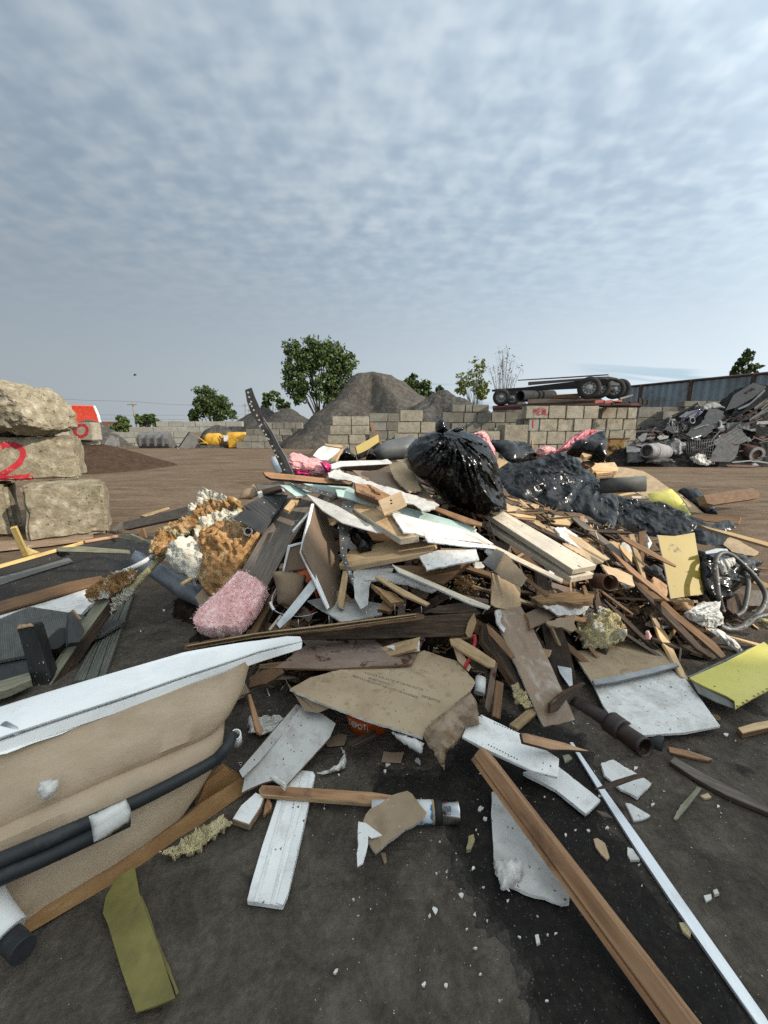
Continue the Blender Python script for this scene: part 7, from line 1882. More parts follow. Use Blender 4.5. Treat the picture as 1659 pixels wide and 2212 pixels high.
S('dark_batten', 'thick dark batten running under the long brown board to the ground', 'batten', 'dark_wood', 'C3', [-5, 600, 60, 640, 160, 770, 260, 905, 360, 1130, 480, 1385, 440, 1400, 280, 1130, 150, 960, -5, 765], .04, dep=[2.26, None, None, None, None, 1.88, 1.86, None, None, 2.14], edge='brown_wood', group=DG2)
S('dark_batten', 'thin split batten on top of the thick dark one', 'batten', 'brown_wood', 'C3', [30, 600, 90, 650, 180, 730, 305, 912, 265, 930, 150, 800, 60, 700], .012, dep=[2.2, None, None, 1.98, 1.97, None, None], group=DG2)
S('upright_batten', 'upright dark red batten in the dark gap', 'batten', 'stained_ply', 'C3', [95, 960, 140, 975, 95, 1340, 55, 1440, 20, 1380], .02, dep=[1.95, 1.95, None, 1.82, 1.84])
S('upright_batten', 'leaning brown batten right of the dark red one', 'batten', 'brown_wood', 'C3', [125, 1130, 200, 1160, 170, 1500, 95, 1470], .02, dep=[1.92, 1.92, 1.75, 1.76])
S('fallen_batten', 'yellow brown batten fallen on the ground in the dark gap', 'batten', 'tan_wood', 'C3', [245, 1540, 400, 1420, 500, 1370, 510, 1430, 330, 1585], .02, z=.04)
PIL('wool_scrap', 'dirty yellow wool scrap in the dark gap', 'insulation', 'foam_yellow', 'C3', [270, 1190, 330, 1150, 380, 1240, 470, 1380, 400, 1390, 290, 1290], .04, .4, dep=[1.85, None, 1.85, 1.75, None, 1.78], n=16, amp=.02, sc=14, jag=.008)
S('wood_stub', 'dark wet wood stub lying across the long brown board', 'offcut', 'dark_wood', 'C3', [640, 1352, 760, 1242, 945, 1148, 965, 1165, 870, 1255, 785, 1300, 705, 1422, 640, 1442], .03, dep=[1.83, None, 1.98, 1.97, None, None, None, 1.80], edge='rust')
S('metal_scrap', 'pointed galvanised metal scrap beside the brown paper plasterboard', 'metal scrap', 'galv', 'C3', [642, 820, 665, 880, 760, 955, 832, 1030, 842, 1180, 812, 1192, 720, 1062], .003, dep=[2.35, None, None, 2.2, 2.08, 2.08, None])
PIL('yellow_foam', 'yellow and white foam lump above the brown paper plasterboard', 'foam', 'foam_yellow', 'C3', [880, 620, 960, 480, 1080, 450, 1200, 490, 1290, 575, 1300, 620, 1338, 690, 1322, 770, 1230, 802, 1100, 835, 950, 838, 900, 745], .12, .4, dep=[2.5, None, 2.6, None, None, None, None, 2.4, None, 2.35, 2.35, None], n=30, amp=.04, sc=8, ridge=.02, jag=.014, m2='foam_white', m2t=.08)
S('dark_board', 'flat dark brown board left of the yellow foam', 'board', 'brown_panel', 'C3', [395, 510, 560, 440, 730, 480, 720, 510, 590, 590, 450, 650, 430, 560], .02, dep=[2.3, None, 2.4, None, None, 2.2, None], edge='orange_wood')
S('layered_board', 'splintered layered board crumbling above the flat dark brown board', 'board', 'splinter', 'C3', [450, 360, 560, 330, 700, 320, 900, 300, 1075, 310, 1040, 345, 1000, 400, 860, 420, 700, 400, 560, 420], .03, dep=[2.4, None, None, None, 2.5, None, None, None, 2.35, None], jag=.012)
S('layered_board', 'ragged white flaking board above the yellow foam', 'board', 'gypsum', 'C3', [560, 430, 720, 400, 900, 430, 1000, 440, 960, 490, 860, 520, 720, 530, 600, 470], .015, dep=[2.32, None, 2.4, None, None, None, 2.3, None], jag=.014)
S('layered_board', 'torn brown board with white flakes beside the yellow foam', 'board', 'cardboard', 'C3', [590, 600, 720, 550, 860, 530, 870, 660, 840, 680, 700, 640], .012, dep=[2.2, None, 2.3, 2.2, None, None], jag=.012)
S('wood_peg', 'thick rounded peg below the white lumber', 'peg', 'brown_wood', 'C3', [930, 250, 960, 245, 1020, 400, 985, 430, 965, 400], .025, dep=[2.5, 2.5, 2.42, 2.4, None])
TUBE('rusty_can', 'open rusty can lying right of the white lumber end', 'can', 'rust', 'C3', [1195, 225, 1060, 205], .055, dep=[2.45, 2.62], k=1, sides=18, hollow=.06)
S('lit_shingle', 'sunlit grey shingle right of the rusty can', 'board', 'plywood', 'C3', [1110, 50, 1240, 90, 1400, 160, 1420, 260, 1300, 220, 1170, 140], .012, dep=[2.6, None, 2.6, 2.5, None, 2.5], jag=.008)
PIL('pink_wool_scrap', 'tiny pink wool scrap behind the brown paper plasterboard', 'insulation', 'pink_wool', 'C3', [1520, 680, 1545, 670, 1580, 720, 1560, 765, 1525, 745], .02, .4, dep=[2.4] * 5, n=12, amp=.01, jag=.006)
TUBE('red_rope', 'short red rope hanging behind the stamped plasterboard', 'rope', 'red_rope', 'C2', [1440, 330, 1442, 385, 1420, 440, 1405, 490, 1375, 548], .010, dep=[2.12, 2.08, 2.02, 1.98, 1.94], k=5, sides=8)
S('tan_stick', 'tan stick lying over the corner of the stamped plasterboard', 'stick', 'tan_wood', 'C2', [1278, 355, 1342, 350, 1450, 415, 1578, 500, 1572, 540, 1530, 536, 1380, 450, 1288, 392], .02, dep=[2.08, 2.1, None, 1.92, 1.9, None, None, 2.06], edge='fresh_wood')
S('brown_scrap', 'brown plywood scrap under the tan stick', 'plywood', 'plywood', 'C2', [1285, 360, 1340, 420, 1420, 540, 1400, 570, 1330, 500], .01, dep=[2.1, 2.05, 1.95, 1.93, 2.0])
TUBE('paint_can', 'small dirty white can standing in the dark gap', 'can', 'white_plastic', 'C2', [1482, 612, 1472, 715], .030, dep=[1.93, 1.86], k=1, sides=16)
wt_ = empty('orange_timber', atY('P', 1300, 1950, .95), 'long orange brown jamb timber running to the bottom right corner', 'timber')
def beam3(name, A_, B_, w_, h_, roll, m, parent=None, label=None, cat=None, groove=None):
 X = (B_ - A_)
 L_ = X.length
 X.normalize()
 Y = Vector((0, 0, 1)).cross(X).normalized()
 Z = X.cross(Y)
 Rm = Matrix((X, Y, Z)).transposed().to_4x4() @ Matrix.Rotation(roll, 4, 'X')
 Rm.translation = (A_ + B_) / 2
 bm = bmesh.new()
 sec = [(-w_ / 2, -h_ / 2), (w_ / 2, -h_ / 2), (w_ / 2, h_ / 2), (-w_ / 2, h_ / 2)]
 if groove:
  sec = [(-w_ / 2, -h_ / 2), (w_ / 2, -h_ / 2), (w_ / 2, h_ / 2), (-w_ / 2, h_ / 2), (-w_ / 2, -h_ / 2 + groove + .006), (-w_ / 2 + .008, -h_ / 2 + groove + .004), (-w_ / 2 + .008, -h_ / 2 + groove), (-w_ / 2, -h_ / 2 + groove - .002)]
 n_ = 24
 rg = []
 for i in range(n_ + 1):
  x = -L_ / 2 + L_ * i / n_
  rg.append([bm.verts.new((x, a + .0012 * MN.noise(Vector((x * 3, a * 9, 1))), b + .0012 * MN.noise(Vector((x * 3, b * 9, 5))))) for a, b in sec])
 for i in range(n_):
  for j in range(len(sec)):
   bm.faces.new((rg[i][j], rg[i + 1][j], rg[i + 1][(j + 1) % len(sec)], rg[i][(j + 1) % len(sec)]))
 bm.faces.new(rg[0])
 bm.faces.new(list(reversed(rg[-1])))
 bmesh.ops.recalc_face_normals(bm, faces=bm.faces[:])
 o = frm(bm, name, m, Rm, parent)
 if label:
  tag(o, label, cat)
 return o
fa, fb_ = atY('P', 1036, 1630, 1.42), atY('P', 1455, 2190, .72)
fa.z += .0
dirv_ = (fb_ - fa).normalized()
beam3('timber_body', fa, fb_ + dirv_ * .55, .060, .068, R(-38), 'orange_wood', wt_, groove=.016)
S('aluminium_strip', 'long thin aluminium strip lying beside the orange brown timber', 'strip', 'alu', 'C7', [505, 180, 525, 178, 722, 470, 930, 760, 1132, 1050, 1400, 1430, 1640, 1770, 1720, 1900, 1668, 1900, 1585, 1800, 1340, 1450, 1090, 1092, 880, 780, 690, 482], .012, z=.022)
S('pegboard', 'white shelf board with two rows of peg holes', 'shelf board', 'white_paint', 'P', [998, 1590, 1010, 1562, 1040, 1543, 1125, 1585, 1208, 1638, 1207, 1660, 1205, 1678, 1150, 1664, 1050, 1618], .016, dep=[1.55, None, 1.66, None, 1.45, None, 1.345, None, 1.46])
pg = bpy.data.objects['pegboard']
hole(pg, [onslab(pg, 'C7', 70 + 15.5 * k, 70 + 6 * k) for k in range(11)] + [onslab(pg, 'C7', 35 + 16.5 * k, 196 + 8.4 * k) for k in range(11)], .0032, name='peg_hole')
S('white_board', 'lower white board slipped under the pegged shelf board', 'board', 'white_paint', 'P', [1130, 1668, 1205, 1655, 1250, 1690, 1297, 1728, 1265, 1757, 1200, 1705], .016, z=.035, jag=.002)
S('tan_stick', 'tan stick with a dark end lying on the pegged shelf board', 'stick', 'orange_wood', 'C7', [222, 125, 250, 128, 480, 185, 530, 203, 660, 240, 500, 224, 400, 226, 236, 182], .016, dep=[1.44, None, None, 1.5, 1.5, None, None, 1.41], edge='dark_wood')
S('cream_board', 'cream coated plasterboard with a crumbling corner beside the orange timber', 'plasterboard', 'board_grey', 'C7', [52, 470, 105, 460, 250, 700, 400, 920, 505, 1078, 500, 1110, 460, 1116, 360, 1080, 250, 1050, 150, 1005, 75, 930, 60, 750], .014, z=.03, edge='gypsum', jag=.004)
PIL('plaster_crumble', 'lumpy plaster crumbling off the cream board corner', 'plaster', 'gypsum', 'C7', [66, 870, 130, 880, 200, 868, 240, 930, 230, 985, 160, 1050, 100, 1030, 78, 960], .03, .3, z=.035, n=20, amp=.02, sc=30, jag=.008)
PIL('plaster_crumble', 'dirty plaster lump at the upper corner of the cream board', 'plaster', 'gypsum', 'C7', [55, 490, 110, 470, 140, 540, 130, 590, 75, 600, 52, 560], .02, .3, z=.03, n=16, amp=.012, sc=30, jag=.006)
S('white_fragment', 'jagged white board fragment behind the aluminium strip', 'fragment', 'board_white', 'C7', [690, 300, 760, 282, 860, 340, 982, 420, 960, 450, 900, 500, 800, 450, 710, 370], .012, z=.02, jag=.006)
S('white_fragment', 'clean triangular white fragment right of the aluminium strip', 'fragment', 'board_white', 'C7', [828, 530, 860, 535, 978, 605, 930, 628, 878, 636], .012, z=.015)
S('dark_stick', 'dark thin stick lying over the aluminium strip', 'stick', 'dark_wood', 'C7', [655, 458, 780, 405, 900, 368, 992, 358, 985, 376, 880, 402, 760, 446], .012, dep=[1.30, None, None, 1.42, 1.41, None, None])
S('grey_batten', 'long grey brown batten lying flat at the right border', 'batten', 'grey_wood', 'C7', [1085, 290, 1112, 262, 1300, 370, 1480, 460, 1720, 590, 1720, 615, 1420, 492, 1250, 400], .02, z=.025, edge='dark_wood')
S('red_stick', 'thin reddish stick behind the grey brown batten', 'stick', 'orange_wood', 'C7', [1080, 205, 1200, 228, 1338, 275, 1310, 287, 1200, 265, 1085, 235], .012, z=.015)
S('split_wedge', 'sharp split wood wedge at the right border', 'offcut', 'fresh_wood', 'C7', [1480, 95, 1580, 68, 1720, 42, 1720, 85, 1512, 132], .03, z=.035, edge='brown_wood')
S('green_stick', 'short greenish stick in front of the grey brown batten', 'stick', 'treated_wood', 'C7', [1108, 622, 1150, 550, 1248, 436, 1275, 446, 1200, 545, 1132, 628], .012, z=.015)
for f, m_, lb in [([645, 742, 668, 738, 712, 768, 738, 850, 722, 862, 690, 832, 658, 790], 'plywood', 'tan shard left of the aluminium strip'),
                  ([842, 790, 872, 800, 914, 862, 860, 866, 842, 830], 'gypsum', 'cream shard right of the aluminium strip'),
                  ([1142, 1228, 1180, 1228, 1212, 1285, 1208, 1316, 1165, 1278], 'foam_yellow', 'yellowish shard beside the lower aluminium strip'),
                  ([1285, 1072, 1328, 1062, 1332, 1090, 1300, 1106], 'crumb', 'white shard beside the black stain'),
                  ([1340, 1040, 1362, 1032, 1376, 1058, 1350, 1066], 'crumb', 'smaller white shard above the white shard'),
                  ([305, 1300, 325, 1295, 335, 1345, 315, 1354], 'crumb', 'long white shard on the damp strip'),
                  ([465, 258, 500, 250, 522, 272, 480, 300], 'treated_wood', 'greenish chip between the white boards'),
                  ([660, 575, 720, 590, 760, 620, 700, 612], 'grey_wood', 'grey chip left of the triangular white fragment'),
                  ([1265, 490, 1310, 475, 1330, 500, 1290, 508], 'plywood', 'tan chip beside the greenish stick')]:
 S('loose_shard', lb, 'shard', m_, 'C7', f, .01, z=.012, jag=.002)
ip = empty('iron_soil_pipe', atZ('C7', 760, 60, 0), 'broken cast iron soil pipe lying beside the white plasterboard', 'pipe')
TUBE('pipe_barrel', None, None, 'cast_iron', 'P', [1240, 1522, 1290, 1546, 1332, 1572], .047, dep=[1.98, 1.87, 1.77], k=4, sides=22, parent=ip)
TUBE('coupling', None, None, 'cast_iron', 'P', [1316, 1560, 1326, 1567, 1348, 1582], [.058, .064, .062, .060], dep=[1.80, 1.775, 1.72], k=3, sides=22, parent=ip)
TUBE('pipe_elbow', None, None, 'cast_iron', 'P', [1338, 1578, 1360, 1592, 1395, 1616], .047, dep=[1.74, 1.69, 1.60], k=4, sides=22, hollow=.14, parent=ip)
TUBE('hub_ring', None, None, 'rubber', 'P', [1392, 1598, 1412, 1604, 1432, 1612], [.036, .046, .050, .046], dep=[1.70, 1.68, 1.655], k=3, sides=20, parent=ip)
TUBE('branch_pipe', None, None, 'cast_iron', 'P', [1360, 1570, 1400, 1600], .034, dep=[1.76, 1.69], k=1, sides=18, parent=ip)
mo = S('white_moulding', 'white painted cornice moulding pointing to the camera', 'moulding', 'white_paint', 'C6', [108, 972, 130, 890, 200, 650, 300, 340, 380, 235, 440, 198, 502, 205, 514, 225, 470, 425, 410, 690, 352, 930, 320, 1003], .022, z=.03)
for f in ([150, 978, 172, 980, 380, 250, 362, 245], [248, 992, 262, 993, 450, 212, 438, 208], [282, 985, 322, 1000, 354, 928, 512, 228, 486, 214]):
 S('raised_bead', None, None, 'white_paint', 'C6', f, .006, z=.034, parent=mo)
S('grey_board', 'dull grey panel board lying from the heap to the white moulding', 'board', 'board_grey', 'P', [652, 1526, 695, 1541, 725, 1563, 713, 1592, 660, 1650, 613, 1703, 597, 1682, 560, 1694, 522, 1712, 530, 1665, 590, 1600], .012, dep=[1.74, None, 1.68, None, None, 1.36, None, None, 1.36, None, None], edge='brown_panel', jag=.002)
bpy.data.objects['grey_board.001'].name = 'panel_sheet'
S('dark_edge_board', 'thin board edge lying under the dull grey panel board', 'board', 'board_grey', 'P', [640, 1520, 660, 1528, 560, 1645, 524, 1682, 515, 1665], .012, dep=[1.76, 1.76, None, 1.38, 1.38], edge='dark_wood')
PIL('peeling_paper', 'curl of white paper peeling off the dull grey panel board', 'paper', 'white_film', 'C6', [238, 250, 272, 225, 310, 262, 352, 290, 335, 322, 305, 288], .015, .3, dep=[1.37, 1.4, None, 1.36, 1.34, None], n=12, amp=.003, jag=.002)
S('wood_stick', 'long tan stick lying over the white moulding', 'stick', 'orange_wood', 'C6', [178, 312, 200, 284, 520, 308, 850, 330, 1002, 350, 990, 368, 840, 396, 560, 372, 198, 346], .02, z=.055, edge='tan_wood')
S('white_block', 'short white board end left of the white moulding', 'board', 'white_paint', 'C6', [20, 490, 70, 410, 160, 330, 216, 350, 190, 420, 122, 525], .03, z=.04, edge='brown_board')
S('wood_offcut', 'small orange offcut between the white board end and the moulding', 'offcut', 'orange_wood', 'C6', [215, 400, 235, 345, 258, 400, 255, 420, 205, 465], .02, z=.03)
S('rusty_lath', 'thin brown lath standing beside the bathtub ring', 'lath', 'orange_wood', 'C2', [-40, 720, -20, 715, 60, 960, 45, 985, 10, 950], .015, dep=[1.65, 1.66, 1.52, 1.5, None])
S('brown_lath', 'brown lath lying behind the dull grey panel board', 'lath', 'brown_wood', 'C2', [85, 1060, 200, 940, 225, 930, 215, 985, 110, 1075], .02, z=.05)
PIL('crumpled_sheet', 'dirty crumpled white sheet behind the brown lath', 'sheet', 'white_film', 'C2', [-40, 880, 60, 885, 150, 870, 235, 890, 200, 950, 60, 985, -40, 970], .03, .3, z=.03, n=20, amp=.02, sc=14, ridge=.015, jag=.01)
PIL('yellow_foam', 'yellow foam strip squeezed out under the bathtub', 'foam', 'foam_yellow', 'C5', [942, 232, 1000, 205, 1060, 192, 1100, 140, 1180, 95, 1250, 58, 1330, 8, 1382, 58, 1352, 82, 1302, 102, 1240, 170, 1192, 212, 1092, 246, 1010, 245], .035, .3, z=.035, n=34, amp=.02, sc=18, ridge=.01, jag=.008)
ol = S('olive_strip', 'bent olive yellow plastic strip lying under the bathtub', 'strip', 'olive_paint', 'C5', [690, 390, 745, 355, 800, 322, 830, 490, 900, 680, 960, 850, 1042, 1106, 930, 1150, 808, 1186, 765, 1060, 720, 930, 640, 660, 610, 595, 628, 500], .006, z=.03, warp=.006)
S('punched_lip', None, None, 'olive_paint', 'C5', [828, 488, 846, 500, 915, 690, 985, 870, 1062, 1065, 1045, 1080, 975, 890, 900, 690], .004, z=.012, parent=ol, jag=.002)
cn = empty('spray_can', atZ('C6', 1100, 510, 0), 'blue and chrome spray can lying behind the torn plasterboard lump', 'can')
ya, yb = atZ('C6', 850, 448, .042), atZ('C6', 1366, 448, .042)
ya.y = yb.y = (ya.y + yb.y) / 2
def along(t):
 return ya.lerp(yb, t)
for nm, t0, t1, m_, r_ in (('can_body', 0, .50, 'label_blue', .041), ('white_label', .50, .69, 'label_blue', .0413), ('gold_band', .69, .715, 'tan_wood', .0414), ('black_label', .715, .80, 'dark_print', .0412), ('chrome_end', .80, 1.0, 'chrome', .041)):
 bm = bmesh.new()
 p0, p1 = along(t0) - cn.location, along(t1) - cn.location
 sweep(bm, [p0, p0.lerp(p1, .5), p1] if nm != 'chrome_end' else [p0, p0.lerp(p1, .9), p0.lerp(p1, .93), p1], r_ if nm != 'chrome_end' else [r_, r_, r_ + .0015, r_ + .0015], 28)
 frm(bm, nm, m_, Matrix.Translation(cn.location), cn)
for (tx, ang, t0, t1, hh) in (('DANGER', 62, .812, .90, .011), ('EXTREME', 48, .812, .90, .010), ('flammable', 36, .815, .89, .006)):
 cu = bpy.data.curves.new('t', 'FONT')
 cu.body = tx
 tmp = bpy.data.objects.new('t', cu)
 COL.objects.link(tmp)
 bpy.context.view_layer.update()
 me = bpy.data.meshes.new_from_object(tmp.evaluated_get(bpy.context.evaluated_depsgraph_get()))
 bpy.data.objects.remove(tmp)
 w_ = max(v.co.x for v in me.vertices)
 for v in me.vertices:
  p = along(t0 + (t1 - t0) * v.co.x / w_) - cn.location
  a = R(ang) + v.co.y / .7 * hh / .0416
  v.co = p + Vector((0, -math.cos(a), math.sin(a))) * .0418
 me.materials.clear()
 link('warning_text', me, 'dark_print', Matrix.Translation(cn.location), cn)
S('torn_plasterboard', 'torn brown paper plasterboard lump leaning on the spray can', 'plasterboard', 'kraft', 'C6', [800, 500, 840, 430, 1000, 338, 1062, 322, 1090, 340, 1112, 372, 1176, 450, 1120, 512, 990, 592, 872, 692, 842, 640, 818, 592], .02, dep=[1.20, None, None, 1.28, None, None, 1.22, None, None, 1.10, None, None], edge='gypsum', jag=.004)
S('white_paper', 'ragged white paper hanging off the torn plasterboard lump', 'paper', 'board_white', 'C6', [770, 505, 850, 520, 885, 560, 925, 560, 912, 588, 850, 605, 828, 590, 815, 690, 795, 750, 765, 772, 762, 690, 768, 600], .004, dep=[1.19, None, None, 1.17, None, None, None, 1.08, None, 1.04, None, None], jag=.005)
S('paper_offcut', 'small brown paper square under the stamped plasterboard', 'paper', 'cardboard', 'C6', [920, 88, 980, 95, 1042, 90, 1022, 155, 908, 150], .004, z=.02)
S('brown_chip', 'small brown chip beside the torn plasterboard lump', 'chip', 'cardboard', 'C6', [902, 690, 932, 685, 940, 740, 925, 752], .008, z=.012)
PIL('clear_film', 'torn strip of clear plastic film on the ground by the orange bucket', 'film', 'white_film', 'C6', [520, 215, 600, 195, 650, 165, 678, 120, 665, 60, 690, 85, 706, 150, 690, 188, 640, 208, 560, 225], .012, .3, z=.02, n=18, amp=.006, ridge=.01, jag=.004)
S('dark_stick', 'dark wet stick lying in front of the orange bucket', 'stick', 'dark_wood', 'C2', [603, 1036, 640, 1020, 792, 945, 796, 985, 642, 1062], .02, dep=[1.58, None, 1.65, 1.62, 1.55])
S('tan_paper', 'tan paper scrap in front of the orange bucket', 'paper', 'cardboard', 'C2', [460, 1010, 560, 975, 612, 985, 590, 1050, 480, 1060], .004, z=.02)
S('dusty_flake', 'yellow foam piece lying on the damp strip', 'foam', 'foam_yellow', 'C6', [1412, 660, 1425, 590, 1455, 580, 1462, 615, 1440, 665, 1415, 672], .02, z=.02, jag=.004)
CG = 'loose white plaster crumbs on the dark ground'
rnd = random.Random(21)
CR = [('C6', 640, 1390, 26), ('C6', 1230, 1028, 30), ('C6', 1385, 940, 20), ('C6', 1293, 1478, 20), ('C6', 1160, 1468, 18), ('C6', 1453, 780, 14), ('C6', 740, 965, 9), ('C6', 1236, 810, 8), ('C6', 1466, 1252, 12), ('C6', 1495, 1408, 9),
      ('C6', 1254, 622, 7), ('C6', 1470, 552, 9), ('C6', 1500, 425, 22), ('C6', 1523, 487, 16), ('C6', 945, 163, 20), ('C6', 1125, 145, 30), ('C6', 930, 205, 14), ('C6', 655, 225, 10), ('C6', 1415, 1140, 8), ('C6', 1537, 1090, 8), ('C6', 70, 162, 14), ('C6', 1608, 1565, 8),
      ('C7', 725, 675, 12), ('C7', 615, 692, 13), ('C7', 540, 690, 9), ('C7', 482, 718, 13), ('C7', 990, 540, 12), ('C7', 890, 330, 16), ('C7', 1130, 590, 14), ('C7', 425, 1290, 12), ('C7', 380, 1298, 9), ('C7', 320, 1190, 10), ('C7', 215, 1310, 10), ('C7', 372, 1680, 12), ('C7', 100, 1680, 8), ('C7', 1415, 135, 14), ('C7', 1370, 550, 10), ('C7', 910, 890, 8), ('C7', 680, 490, 10), ('C7', 775, 615, 12),
      ('B1', 570, 792, 10), ('B1', 1335, 1040, 14), ('B1', 1148, 1212, 8), ('B1', 1495, 1025, 14), ('C1', 1570, 1005, 12), ('C2', 420, 705, 14)]
for v_, x, y, r_ in CR:
 f = []
 el, ro = rnd.uniform(.45, .9), rnd.uniform(0, 3)
 for k in range(7):
  a = 6.283 * k / 7 + rnd.uniform(-.35, .35)
  q = r_ * rnd.uniform(.5, 1.25)
  ux, uy = math.cos(a) * q, math.sin(a) * q * el
  f += [x + ux * math.cos(ro) - uy * math.sin(ro), y + (ux * math.sin(ro) + uy * math.cos(ro)) * .8]
 S('plaster_crumb', 'small white plaster crumb lying loose on the dark ground', 'crumb', rnd.choice(['crumb', 'crumb', 'gypsum']), v_, f, .007, z=.009 if v_ != 'C2' else .215, group=CG, jag=.0015, step=.006)
bpy.data.objects.remove([o for o in bpy.data.objects if o.name.startswith('plaster_crumb')][-1])
bm = bmesh.new()
for k in range(1900):
 if rnd.random() < .85:
  x, y = rnd.uniform(-.2, 2.6), rnd.uniform(.7, 3.0)
  if rnd.random() < .5:
   x, y = rnd.gauss(.55, .45), rnd.gauss(1.45, .35)
 else:
  x, y = rnd.uniform(-2.6, 1.5), rnd.uniform(.6, 4.2)
 r_ = .0022 * rnd.uniform(.3, 1) ** 1.5 + .0008 + (.004 if rnd.random() < .06 else 0)
 p = Vector((x, y, r_ * .4))
 vs = [bm.verts.new(p + Vector((rnd.uniform(-1, 1), rnd.uniform(-1, 1), rnd.uniform(-.5, .9))) * r_) for _ in range(6)]
 try:
  bmesh.ops.convex_hull(bm, input=vs)
 except Exception:
  pass
tag(frm(bm, 'plaster_grit', 'crumb'), 'fine white plaster grit strewn over the ground', 'grit', kind='stuff')
TOPS = [(720, 720), (760, 680), (830, 645), (1000, 600), (1100, 545), (1210, 492), (1370, 485), (1440, 405), (1530, 352), (1659, 335), (1900, 330)]
TW = [(atY('A4', x, y, 20.6).x, atY('A4', x, y, 20.6).z) for x, y in TOPS]
def HS(x, y):
 top = interp(x + (20.6 - y) * .35, TW) if x > TW[0][0] - 3 else 0
 t = (y - 17.2) / 3.4
 if t <= 0 or x < 10.4:
  return 0
 if t > 1:
  t = max(0, 2.2 - t) if t > 1.2 else 1
 return max(0, top * (1 - (1 - min(1, t)) ** 1.5)) * min(1, (x - 10.4) / 1.2)
bm = bmesh.new()
G = []
for j in range(71):
 row = []
 for i in range(121):
  x, y = 10 + 17 * i / 120, 17 + 8 * j / 70
  h = HS(x, y)
  n_ = MN.fractal(Vector((x * 1.6, y * 1.6, 2)), .8, 2.2, 5) * .22 + MN.noise(Vector((x * 6, y * 6, 9))) * .1
  row.append(bm.verts.new((x, y, h + n_ * min(1, h) - .12)))
 G.append(row)
for j in range(70):
 for i in range(120):
  q = (G[j][i], G[j][i + 1], G[j + 1][i + 1], G[j + 1][i])
  if max(v.co.z for v in q) > -.05:
   bm.faces.new(q)
for v in [v for v in bm.verts if not v.link_faces]:
 bm.verts.remove(v)
tag(frm(bm, 'scrap_heap_rubble', 'scrap_dark'), 'dark tangled mass of scrap metal under the fence', 'scrap', kind='stuff')
HCUR[:] = [HS, 12, .12, 34]
MS = 'scrap metal on the far heap'
def SC_(label, cat, m, f, th=.03, lift=.15, v='D2', jag=0, name='scrap_sheet', **k):
 return S(name, label, cat, m, v, f, th, lift=lift, jag=jag, group=MS, step=.12, **k)
SC_('big ribbed black sheet at the top right of the scrap heap', 'metal sheet', 'deck_dark_ribbed', [1285, 150, 1500, 18, 1640, 60, 1480, 190, 1300, 292, 1195, 322], .05, .2)
SC_('long black panel leaning below the ribbed black sheet', 'metal sheet', 'scrap_dark', [1300, 300, 1500, 190, 1700, 60, 1720, 130, 1500, 280, 1250, 400], .05, .15)
SC_('torn roofing membrane draped down the middle of the scrap heap', 'membrane', 'dark_sheet', [1000, 302, 1100, 300, 1182, 332, 1140, 432, 1100, 502, 960, 602, 830, 622, 758, 585, 820, 520, 900, 482, 960, 422], .04, .25, jag=.06, name='roofing_membrane')
SC_('white torn sheet at the top of the scrap heap beside the bicycle', 'metal sheet', 'scrap_light', [690, 392, 760, 342, 900, 308, 955, 332, 870, 402, 760, 402], .02, .2, jag=.03)
PIL('crumpled_sheet', 'bright crumpled sheet on the crest of the scrap heap', 'metal sheet', 'scrap_light', 'D2', [920, 305, 960, 275, 1010, 262, 1120, 262, 1198, 296, 1120, 292, 1040, 300, 960, 322], .12, .3, lift=.25, n=20, amp=.08, sc=2, ridge=.08, rsc=1.2, jag=.05, group=MS)
SC_('rusted corrugated sheet folded over in front of the wire cage', 'metal sheet', 'corrugated', [1055, 658, 1320, 500, 1375, 540, 1462, 640, 1340, 692, 1240, 682, 1082, 702], .03, .5)
SC_('short corrugated sheet behind the folded one', 'metal sheet', 'corrugated', [1205, 455, 1300, 450, 1462, 448, 1464, 540, 1320, 500, 1212, 545], .03, .35)
SC_('flat grey sheet standing under the corrugated sheet', 'metal sheet', 'scrap_mid', [1105, 692, 1240, 682, 1352, 680, 1330, 780, 1300, 842, 1240, 882, 1005, 876], .03, .5)
SC_('white box side at the left foot of the scrap heap', 'metal sheet', 'scrap_light', [112, 682, 160, 690, 290, 742, 292, 768, 120, 776], .03, .2)
SC_('long white panel lying behind the grey barrel', 'metal sheet', 'scrap_light', [130, 682, 200, 668, 362, 660, 560, 658, 545, 722, 420, 700, 290, 715, 200, 700], .03, .15)
SC_('pale sheet corner beside the rusty box', 'metal sheet', 'scrap_light', [35, 525, 152, 555, 92, 618, 35, 602], .03, .2)
SC_('yellow brown board lying on the left end of the scrap heap', 'board', 'tan_wood', [72, 522, 252, 490, 264, 516, 120, 545], .05, .2, name='scrap_board')
PIL('crumpled_sheet', 'crumpled foil like sheet between the barrel and the wire cage', 'metal sheet', 'scrap_mid', 'D2', [530, 722, 600, 640, 680, 648, 772, 700, 722, 792, 640, 800, 600, 792, 545, 855], .25, .3, lift=.3, n=26, amp=.12, sc=2, ridge=.15, rsc=1.5, jag=.08, group=MS, smooth=False, m2='scrap_light', m2t=.1)
PIL('crumpled_sheet', 'flattened grey car panel at the left foot of the scrap heap', 'car panel', 'scrap_mid', 'D2', [118, 800, 220, 785, 302, 812, 322, 872, 220, 890, 120, 892], .15, .3, lift=.3, n=18, amp=.06, sc=2, ridge=.06, rsc=1.2, jag=.03, group=MS)
PIL('crumpled_sheet', 'long rust grey car panel lying below the barrel', 'car panel', 'scrap_mid', 'D2', [325, 842, 440, 835, 540, 850, 660, 880, 560, 890, 330, 895], .12, .3, lift=.3, n=20, amp=.05, sc=2, ridge=.05, rsc=1.2, jag=.03, group=MS)
